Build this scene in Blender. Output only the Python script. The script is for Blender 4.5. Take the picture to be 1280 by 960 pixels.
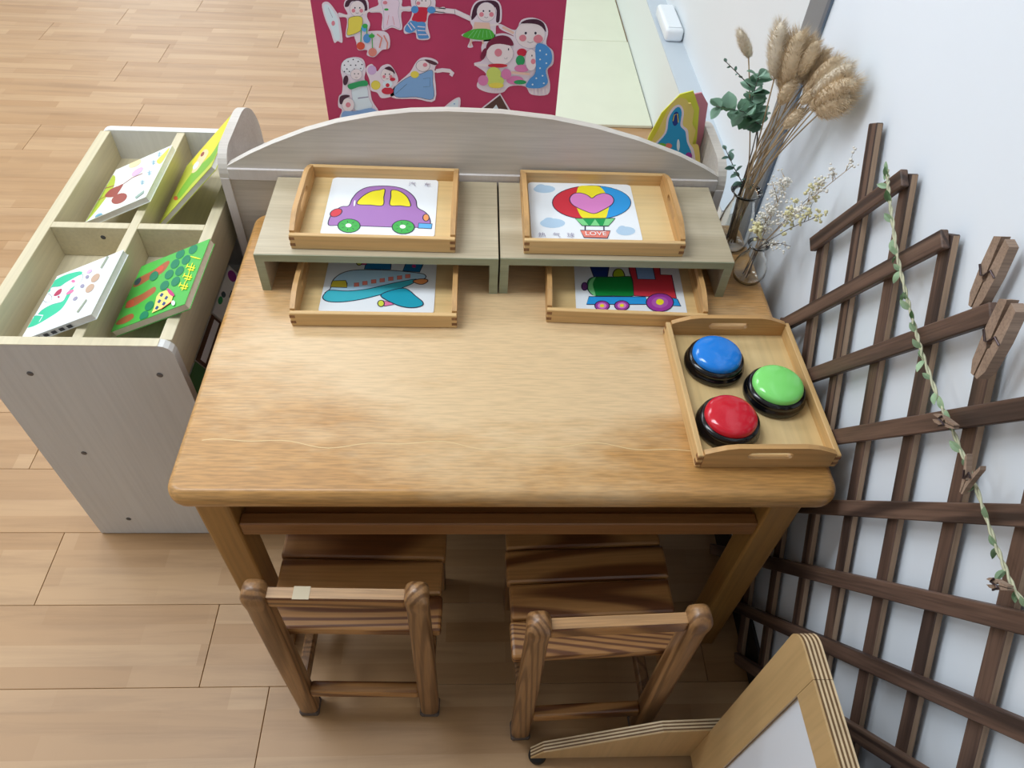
import bpy, bmesh, math, random
from mathutils import Vector, Matrix, Euler, noise

for o in list(bpy.data.objects):
    bpy.data.objects.remove(o)
SC = bpy.context.scene
COL = SC.collection
R = math.radians

# ------------------------------------------------------------------ camera
cam_d = bpy.data.cameras.new('camera')
cam = bpy.data.objects.new('camera', cam_d)
COL.objects.link(cam)
cam_d.sensor_fit = 'HORIZONTAL'
cam_d.sensor_width = 36.0
cam_d.lens = 913.57 / 1280 * 36.0
cam_d.clip_start = 0.02
_m = ((0.99859281, -0.02634965, 0.04602281), (0.01023954, -0.75569895, -0.6548391), (0.05203417, 0.65438887, -0.75436573))
_rot = Matrix((_m[0], [-v for v in _m[1]], [-v for v in _m[2]])).transposed()
cam.matrix_world = Matrix.Translation((0, 0, 1.4)) @ _rot.to_4x4()
SC.camera = cam

# ------------------------------------------------------------------ light
world = bpy.data.worlds.new('room_light')
SC.world = world
world.use_nodes = True
_bg = world.node_tree.nodes['Background']
_bg.inputs['Color'].default_value = (0.86, 0.93, 1.0, 1)
_bg.inputs['Strength'].default_value = 1.0


def area_light(x, y, z, w, h, power, aim):
    ld = bpy.data.lights.new('room_area_light', 'AREA')
    ld.shape = 'RECTANGLE'
    ld.size = w
    ld.size_y = h
    ld.energy = power
    ld.color = (0.87, 0.94, 1.0)
    lo = bpy.data.objects.new('room_area_light', ld)
    COL.objects.link(lo)
    lo.location = (x, y, z)
    d = Vector(aim) - Vector((x, y, z))
    lo.rotation_euler = d.to_track_quat('-Z', 'Y').to_euler()


# two tall windows in the far wall of the room
area_light(-3.0, 7.5, 1.9, 1.5, 1.9, 28, (-1.4, 0, .6))
area_light(-0.9, 7.5, 1.9, 1.5, 1.9, 28, (-0.4, 0, .6))
# the room's ceiling light panels
for lx_, ly_ in ((-2.6, 1.0), (-1.0, 1.0), (-2.6, 2.8), (-1.0, 2.8)):
    area_light(lx_, ly_, 2.72, 1.2, .6, 30 if ly_ < 2 else 21, (lx_, ly_ + .001, 0))

SC.view_settings.view_transform = 'Standard'
SC.view_settings.look = 'None'
SC.view_settings.exposure = 0.08
SC.view_settings.gamma = 1.0
SC.view_settings.use_curve_mapping = False


# ------------------------------------------------------------------ helpers: materials
def lin(h):
    h = h.lstrip('#')
    c = [int(h[i:i + 2], 16) / 255 for i in (0, 2, 4)]
    return tuple(v / 12.92 if v <= .04045 else ((v + .055) / 1.055) ** 2.4 for v in c) + (1,)


MATS = {}


def base_mat(name):
    m = bpy.data.materials.new(name)
    m.use_nodes = True
    nt = m.node_tree
    b = nt.nodes['Principled BSDF']
    MATS[name] = m
    return m, nt, b


def N(nt, t, **kw):
    n = nt.nodes.new(t)
    for k, v in kw.items():
        if k in n.inputs:
            n.inputs[k].default_value = v
        else:
            setattr(n, k, v)
    return n


def ramp(nt, stops):
    r = nt.nodes.new('ShaderNodeValToRGB')
    e = r.color_ramp.elements
    while len(e) < len(stops):
        e.new(0.5)
    for i, (p, c) in enumerate(stops):
        e[i].position = p
        e[i].color = lin(c) if isinstance(c, str) else c
    return r


def plain(name, col, rough=.5, spec=.5, bump=0, bscale=200, vary=0, metal=0):
    m, nt, b = base_mat(name)
    b.inputs['Base Color'].default_value = lin(col)
    b.inputs['Roughness'].default_value = rough
    b.inputs['Specular IOR Level'].default_value = spec
    b.inputs['Metallic'].default_value = metal
    if vary or bump:
        tc = N(nt, 'ShaderNodeTexCoord')
        no = N(nt, 'ShaderNodeTexNoise', Scale=bscale, Detail=4.0)
        nt.links.new(tc.outputs['Object'], no.inputs['Vector'])
        if vary:
            c = lin(col)
            lo = tuple(v * (1 - vary) for v in c[:3]) + (1,)
            hi = tuple(min(1, v * (1 + vary)) for v in c[:3]) + (1,)
            rp = ramp(nt, [(.3, lo), (.7, hi)])
            nt.links.new(no.outputs['Fac'], rp.inputs['Fac'])
            nt.links.new(rp.outputs['Color'], b.inputs['Base Color'])
        if bump:
            bp = N(nt, 'ShaderNodeBump', Strength=bump, Distance=.001)
            nt.links.new(no.outputs['Fac'], bp.inputs['Height'])
            nt.links.new(bp.outputs['Normal'], b.inputs['Normal'])
    return m


def wood(name, c_lo, c_mid, c_hi, axis=0, scale=9.0, stretch=.06, rough=.45, rings=0.0, ringcol=None, bump=.15,
         fine=.35, coat=0.0, wear=None, fs=.035):
    """long-grain wood: stretched noise, fine pores, optional cathedral rings"""
    m, nt, b = base_mat(name)
    L = nt.links.new
    tc = N(nt, 'ShaderNodeTexCoord')
    oi = N(nt, 'ShaderNodeObjectInfo')
    off = N(nt, 'ShaderNodeVectorMath', operation='SCALE')
    cmb = N(nt, 'ShaderNodeCombineXYZ')
    L(oi.outputs['Random'], cmb.inputs[0]); L(oi.outputs['Random'], cmb.inputs[1]); L(oi.outputs['Random'], cmb.inputs[2])
    L(cmb.outputs[0], off.inputs[0])
    off.inputs['Scale'].default_value = 7.0
    add = N(nt, 'ShaderNodeVectorMath', operation='ADD')
    L(tc.outputs['Object'], add.inputs[0]); L(off.outputs[0], add.inputs[1])
    mp = N(nt, 'ShaderNodeMapping')
    s = [1.0, 1.0, 1.0]
    s[axis] = stretch
    mp.inputs['Scale'].default_value = s
    L(add.outputs[0], mp.inputs['Vector'])
    n1 = N(nt, 'ShaderNodeTexNoise', Scale=scale, Detail=5.0, Roughness=.6, Distortion=.4)
    L(mp.outputs[0], n1.inputs['Vector'])
    rp = ramp(nt, [(.28, c_lo), (.5, c_mid), (.72, c_hi)])
    L(n1.outputs['Fac'], rp.inputs['Fac'])
    col = rp.outputs['Color']
    hgt = n1.outputs['Fac']
    if rings:
        n2 = N(nt, 'ShaderNodeTexNoise', Scale=scale * .55, Detail=1.0, Roughness=.4, Distortion=.2)
        L(mp.outputs[0], n2.inputs['Vector'])
        mu = N(nt, 'ShaderNodeMath', operation='MULTIPLY')
        mu.inputs[1].default_value = rings
        L(n2.outputs['Fac'], mu.inputs[0])
        si = N(nt, 'ShaderNodeMath', operation='SINE')
        L(mu.outputs[0], si.inputs[0])
        rr = ramp(nt, [(.4, (0, 0, 0, 1)), (.9, (1, 1, 1, 1))])
        ma = N(nt, 'ShaderNodeMapRange')
        ma.inputs['From Min'].default_value = -1
        L(si.outputs[0], ma.inputs['Value'])
        L(ma.outputs[0], rr.inputs['Fac'])
        mx = N(nt, 'ShaderNodeMix', data_type='RGBA')
        L(rr.outputs['Color'], mx.inputs[0])
        L(col, mx.inputs[6])
        mx.inputs[7].default_value = lin(ringcol)
        col = mx.outputs[2]
        hgt = rr.outputs['Color']
    mp2 = N(nt, 'ShaderNodeMapping')
    s2 = [1.0, 1.0, 1.0]
    s2[axis] = fs
    mp2.inputs['Scale'].default_value = s2
    L(add.outputs[0], mp2.inputs['Vector'])
    n3 = N(nt, 'ShaderNodeTexNoise', Scale=scale * 22, Detail=3.0)
    L(mp2.outputs[0], n3.inputs['Vector'])
    r3 = ramp(nt, [(.35, (1 - fine,) * 3 + (1,)), (.6, (1, 1, 1, 1))])
    L(n3.outputs['Fac'], r3.inputs['Fac'])
    mm = N(nt, 'ShaderNodeMix', data_type='RGBA', blend_type='MULTIPLY')
    mm.inputs[0].default_value = 1.0
    L(col, mm.inputs[6]); L(r3.outputs['Color'], mm.inputs[7])
    col = mm.outputs[2]
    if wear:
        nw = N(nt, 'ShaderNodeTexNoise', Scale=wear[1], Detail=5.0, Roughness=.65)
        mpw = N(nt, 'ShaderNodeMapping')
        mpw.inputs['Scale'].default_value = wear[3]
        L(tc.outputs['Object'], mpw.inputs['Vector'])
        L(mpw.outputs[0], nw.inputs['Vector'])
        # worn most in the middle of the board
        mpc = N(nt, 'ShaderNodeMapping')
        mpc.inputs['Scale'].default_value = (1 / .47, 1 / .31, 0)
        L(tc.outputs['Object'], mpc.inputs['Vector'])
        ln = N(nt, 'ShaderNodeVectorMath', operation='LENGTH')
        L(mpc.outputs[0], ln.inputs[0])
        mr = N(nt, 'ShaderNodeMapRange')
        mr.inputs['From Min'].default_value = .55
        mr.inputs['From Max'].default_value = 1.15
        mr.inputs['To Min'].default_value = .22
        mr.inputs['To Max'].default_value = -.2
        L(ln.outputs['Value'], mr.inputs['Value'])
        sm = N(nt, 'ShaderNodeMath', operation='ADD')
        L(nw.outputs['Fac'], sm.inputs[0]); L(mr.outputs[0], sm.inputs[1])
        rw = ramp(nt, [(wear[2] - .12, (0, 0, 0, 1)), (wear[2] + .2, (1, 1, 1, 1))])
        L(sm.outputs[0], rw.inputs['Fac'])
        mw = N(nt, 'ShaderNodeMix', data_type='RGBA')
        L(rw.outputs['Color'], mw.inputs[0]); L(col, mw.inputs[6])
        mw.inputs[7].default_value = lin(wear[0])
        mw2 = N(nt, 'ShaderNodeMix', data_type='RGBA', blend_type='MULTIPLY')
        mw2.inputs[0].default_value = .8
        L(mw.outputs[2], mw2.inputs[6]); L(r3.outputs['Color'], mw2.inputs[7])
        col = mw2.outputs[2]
    L(col, b.inputs['Base Color'])
    b.inputs['Roughness'].default_value = rough
    b.inputs['Coat Weight'].default_value = coat
    b.inputs['Coat Roughness'].default_value = .25
    bp = N(nt, 'ShaderNodeBump', Strength=bump, Distance=.0008)
    L(n3.outputs['Fac'], bp.inputs['Height'])
    L(bp.outputs['Normal'], b.inputs['Normal'])
    return m


# ------------------------------------------------------------------ helpers: meshes
def box(bm, c, s, bev=0.0, seg=1, rot=None):
    r = bmesh.ops.create_cube(bm, size=1.0)
    vs = r['verts']
    bmesh.ops.scale(bm, verts=vs, vec=s)
    if bev:
        es = list({e for v in vs for e in v.link_edges})
        g = bmesh.ops.bevel(bm, geom=es, offset=bev, segments=seg, profile=.5, affect='EDGES')
        vs = list({v for f in g['faces'] for v in f.verts} | {v for v in vs if v.is_valid})
    if rot:
        bmesh.ops.rotate(bm, verts=vs, cent=(0, 0, 0), matrix=Euler(rot).to_matrix())
    bmesh.ops.translate(bm, verts=vs, vec=c)
    return vs


def bx(x0, x1, y0, y1, z0, z1, bev=0.0, seg=1):
    bm = bmesh.new()
    box(bm, ((x0 + x1) / 2, (y0 + y1) / 2, (z0 + z1) / 2), (x1 - x0, y1 - y0, z1 - z0), bev, seg)
    return bm


def prism(bm, pts, O, u, v, n, th):
    """extrude the 2-D outline pts (in axes u, v from O) by th along n"""
    O, u, v, n = Vector(O), Vector(u), Vector(v), Vector(n)
    a = [bm.verts.new(O + u * p[0] + v * p[1]) for p in pts]
    b = [bm.verts.new(O + u * p[0] + v * p[1] + n * th) for p in pts]
    f1 = bm.faces.new(a)
    f2 = bm.faces.new(list(reversed(b)))
    k = len(pts)
    fs = [f1, f2]
    for i in range(k):
        fs.append(bm.faces.new((a[(i + 1) % k], a[i], b[i], b[(i + 1) % k])))
    bmesh.ops.recalc_face_normals(bm, faces=fs)
    return a + b


def lathe(bm, prof, n=28, c=(0, 0, 0)):
    rings = []
    for r, z in prof:
        if r < 1e-6:
            rings.append([bm.verts.new((c[0], c[1], c[2] + z))])
        else:
            rings.append([bm.verts.new((c[0] + r * math.cos(2 * math.pi * i / n), c[1] + r * math.sin(2 * math.pi * i / n), c[2] + z)) for i in range(n)])
    for a, b in zip(rings, rings[1:]):
        for i in range(n):
            j = (i + 1) % n
            if len(a) == 1 and len(b) == 1:
                continue
            if len(a) == 1:
                bm.faces.new((a[0], b[i], b[j]))
            elif len(b) == 1:
                bm.faces.new((a[i], b[0], a[j]))
            else:
                bm.faces.new((a[i], a[j], b[j], b[i]))
    bmesh.ops.recalc_face_normals(bm, faces=bm.faces[:])


def tube(bm, pts, rad, n=6):
    pts = [Vector(p) for p in pts]
    if not hasattr(rad, '__len__'):
        rad = [rad] * len(pts)
    rings = []
    up = Vector((.31, .52, .8)).normalized()
    for i, p in enumerate(pts):
        d = (pts[min(i + 1, len(pts) - 1)] - pts[max(i - 1, 0)]).normalized()
        s = d.cross(up)
        if s.length < 1e-4:
            s = d.cross(Vector((1, 0, 0)))
        s.normalize()
        t = d.cross(s)
        rings.append([bm.verts.new(p + (s * math.cos(2 * math.pi * k / n) + t * math.sin(2 * math.pi * k / n)) * rad[i]) for k in range(n)])
    for a, b in zip(rings, rings[1:]):
        for k in range(n):
            bm.faces.new((a[k], a[(k + 1) % n], b[(k + 1) % n], b[k]))
    bm.faces.new(list(reversed(rings[0])))
    bm.faces.new(rings[-1])


def obj(name, bm, mat, parent=None, smooth=False, loc=None):
    me = bpy.data.meshes.new(name)
    if smooth:
        for f in bm.faces:
            f.smooth = True
    bm.normal_update()
    bm.to_mesh(me)
    bm.free()
    if isinstance(mat, (list, tuple)):
        for m_ in mat:
            me.materials.append(m_)
    else:
        me.materials.append(mat if not isinstance(mat, str) else MATS[mat])
    o = bpy.data.objects.new(name, me)
    COL.objects.link(o)
    if parent:
        o.parent = parent
    if loc:
        o.location = loc
    return o


def tag(o, label, cat, group=None, kind=None):
    if label:
        o['label'] = label
    if cat:
        o['category'] = cat
    if group:
        o['group'] = group
    if kind:
        o['kind'] = kind
    return o


def thing(name, label, cat, loc=(0, 0, 0), rz=0.0, group=None):
    o = bpy.data.objects.new(name, None)
    o.empty_display_size = .05
    COL.objects.link(o)
    o.location = loc
    o.rotation_euler = (0, 0, rz)
    return tag(o, label, cat, group)


def copy_tree(o, parent=None):
    c = o.copy()
    COL.objects.link(c)
    c.parent = parent
    for ch in list(o.children):
        copy_tree(ch, c)
    return c


def struct(name, bm, mat, parent=None, smooth=False):
    o = obj(name, bm, mat, parent, smooth)
    if not parent:
        o['kind'] = 'structure'
    return o


# flat print drawn as thin inlays on a sheet --------------------------------
INK = {
    'ink': '#2b2440', 'purple': '#a877b8', 'yellow': '#f2e22e', 'red': '#d83a48', 'orange': '#ee9a5c', 'skyblue': '#5fb2ea',
    'green': '#3fb04c', 'white': '#f4f6f6', 'blue2': '#1f78ae', 'magenta': '#c83a7e', 'lime': '#d8de4a', 'paleblue': '#b9dcf2',
    'teal': '#3fb4c4', 'teal2': '#1fa0b8', 'mustard': '#d6c43c', 'salmon': '#ea8474', 'plum': '#8a3a5a', 'pink': '#e87aa6',
    'cloud': '#b4cfe6', 'crimson': '#d03040', 'azure': '#2a9ae0', 'orchid': '#df86c8', 'dkgreen': '#169a50', 'ltgreen': '#7fd48a',
    'navy': '#203a86', 'lime2': '#b8cc30', 'dkgreen2': '#118a3c', 'plum2': '#6c3a78', 'paleblue2': '#8fb4e4', 'violet': '#a03a9e',
    'violet2': '#b45ab0', 'paper': '#f0dfe8', 'paper2': '#f4f2f6', 'icy': '#e6f2f8', 'graylilac': '#9c96ae', 'skin': '#f6e6e6', 'skin2': '#f2c8b4',
    'blush': '#e88a98', 'hair': '#4a2438', 'yellow2': '#f0dc58', 'tulip': '#e0543c', 'tulip2': '#e68c7c', 'blue3': '#5a9ad6', 'pinkwhite': '#f4dcea',
    'red2': '#d02c44', 'grass': '#52b43c', 'green2': '#2fa060', 'pink2': '#e484b4', 'maroon': '#7a2440', 'lime3': '#d4e070', 'hood': '#4f96d8',
    'tent': '#5c4038', 'orchid2': '#d8b4de', 'denim': '#86b0de', 'cap': '#5a3440', 'rust': '#b0603c', 'slate': '#3c5460', 'rustred': '#d0573c',
    'pine': '#17805a', 'lemon': '#f0ee2e', 'lemon2': '#f2da7a', 'blue4': '#2c4c86', 'mint': '#3cc89c', 'magenta2': '#b83a5e', 'tan': '#c4a48c',
    'olive': '#98a08c', 'moss': '#b4c440', 'moss2': '#8ca42c', 'brownred': '#9c4a40', 'peach': '#f2d8a8', 'steelblue': '#7ab0c8', 'graygreen': '#9ab0a4',
    'sun': '#f0dc3a', 'leafg': '#7cb83c', 'backing': '#ecd274', 'bluewhale': '#2c9ccc',
}


def ink(k):
    if 'print_' + k not in MATS:
        plain('print_' + k, INK[k], .42, .4)
    return MATS['print_' + k]


def clip_poly(pts, hw, hh):
    def cut(ps, inside, inter):
        out = []
        for i in range(len(ps)):
            a, b = ps[i - 1], ps[i]
            ia, ib = inside(a), inside(b)
            if ib:
                if not ia:
                    out.append(inter(a, b))
                out.append(b)
            elif ia:
                out.append(inter(a, b))
        return out
    for ax, lim, sg in ((0, hw, 1), (0, -hw, -1), (1, hh, 1), (1, -hh, -1)):
        if not pts:
            return pts

        def ins(p):
            return (p[ax] - lim) * sg <= 0

        def it(a, b):
            t = (lim - a[ax]) / (b[ax] - a[ax])
            return (a[0] + (b[0] - a[0]) * t, a[1] + (b[1] - a[1]) * t)
        pts = cut(pts, ins, it)
    return pts


def print_mesh(name, key, parent, O, u, v, clip=None, lift=.0004, step=.00005):
    """one printed picture: coloured shapes, each with its ink outline"""
    O, u, v = Vector(O), Vector(u).normalized(), Vector(v).normalized()
    n = u.cross(v)
    bm = bmesh.new()
    mats, idx = [], {}

    def mi(k):
        if k not in idx:
            idx[k] = len(mats)
            mats.append(ink(k))
        return idx[k]

    def fill(pts, k, h):
        q = [pts[0]]
        for p in pts[1:]:
            if abs(p[0] - q[-1][0]) + abs(p[1] - q[-1][1]) > 1e-5:
                q.append(p)
        if len(q) < 3:
            return
        vs = [bm.verts.new(O + u * p[0] + v * p[1] + n * h) for p in q]
        f = bm.faces.new(vs)
        f.normal_update()
        if f.normal.dot(n) < 0:
            f.normal_flip()
        f.material_index = mi(k)

    def strip(pts, k, w, h, closed):
        m_ = len(pts)
        P = [Vector(p) for p in pts]
        L_, R_ = [], []
        for i in range(m_):
            if closed:
                d = P[(i + 1) % m_] - P[i - 1]
            else:
                d = P[min(i + 1, m_ - 1)] - P[max(i - 1, 0)]
            if d.length < 1e-7:
                d = Vector((1, 0))
            d.normalize()
            nn = Vector((-d.y, d.x)) * w / 2
            L_.append(P[i] + nn)
            R_.append(P[i] - nn)
        for i in range(m_ if closed else m_ - 1):
            j = (i + 1) % m_
            fill([L_[i], L_[j], R_[j], R_[i]], k, h)

    for i, (colk, flat, oc, ow) in enumerate(ART[key]):
        pts = [(flat[a] / 1000, flat[a + 1] / 1000) for a in range(0, len(flat), 2)]
        h = lift + step * i
        if oc == 'line':
            if clip:
                pts = [(max(-clip[0], min(clip[0], p[0])), max(-clip[1], min(clip[1], p[1]))) for p in pts]
            strip(pts, colk, ow / 1000, h, False)
            continue
        if clip:
            pts = clip_poly(pts, *clip)
            if len(pts) < 3:
                continue
        fill(pts, colk, h)
        if oc:
            strip(pts, oc, ow / 1000, h + step * .5, True)
    bmesh.ops.triangulate(bm, faces=[f for f in bm.faces if len(f.verts) > 4])
    return obj(name, bm, mats, parent)


def text_mesh(name, body, size, matk, parent, O, u, v, lift=.0012):
    cu = bpy.data.curves.new(name, 'FONT')
    cu.body = body
    cu.size = size
    cu.align_x = 'CENTER'
    cu.align_y = 'CENTER'
    cu.resolution_u = 3
    t = bpy.data.objects.new(name, cu)
    COL.objects.link(t)
    bpy.context.view_layer.update()
    me = bpy.data.meshes.new_from_object(t.evaluated_get(bpy.context.evaluated_depsgraph_get()))
    bpy.data.objects.remove(t)
    u, v = Vector(u).normalized(), Vector(v).normalized()
    n = u.cross(v)
    for vt in me.vertices:
        c = vt.co.copy()
        vt.co = Vector(O) + u * c.x + v * c.y + n * lift
    me.materials.clear()
    me.materials.append(ink(matk))
    o = bpy.data.objects.new(name, me)
    COL.objects.link(o)
    o.parent = parent
    return o


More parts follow.
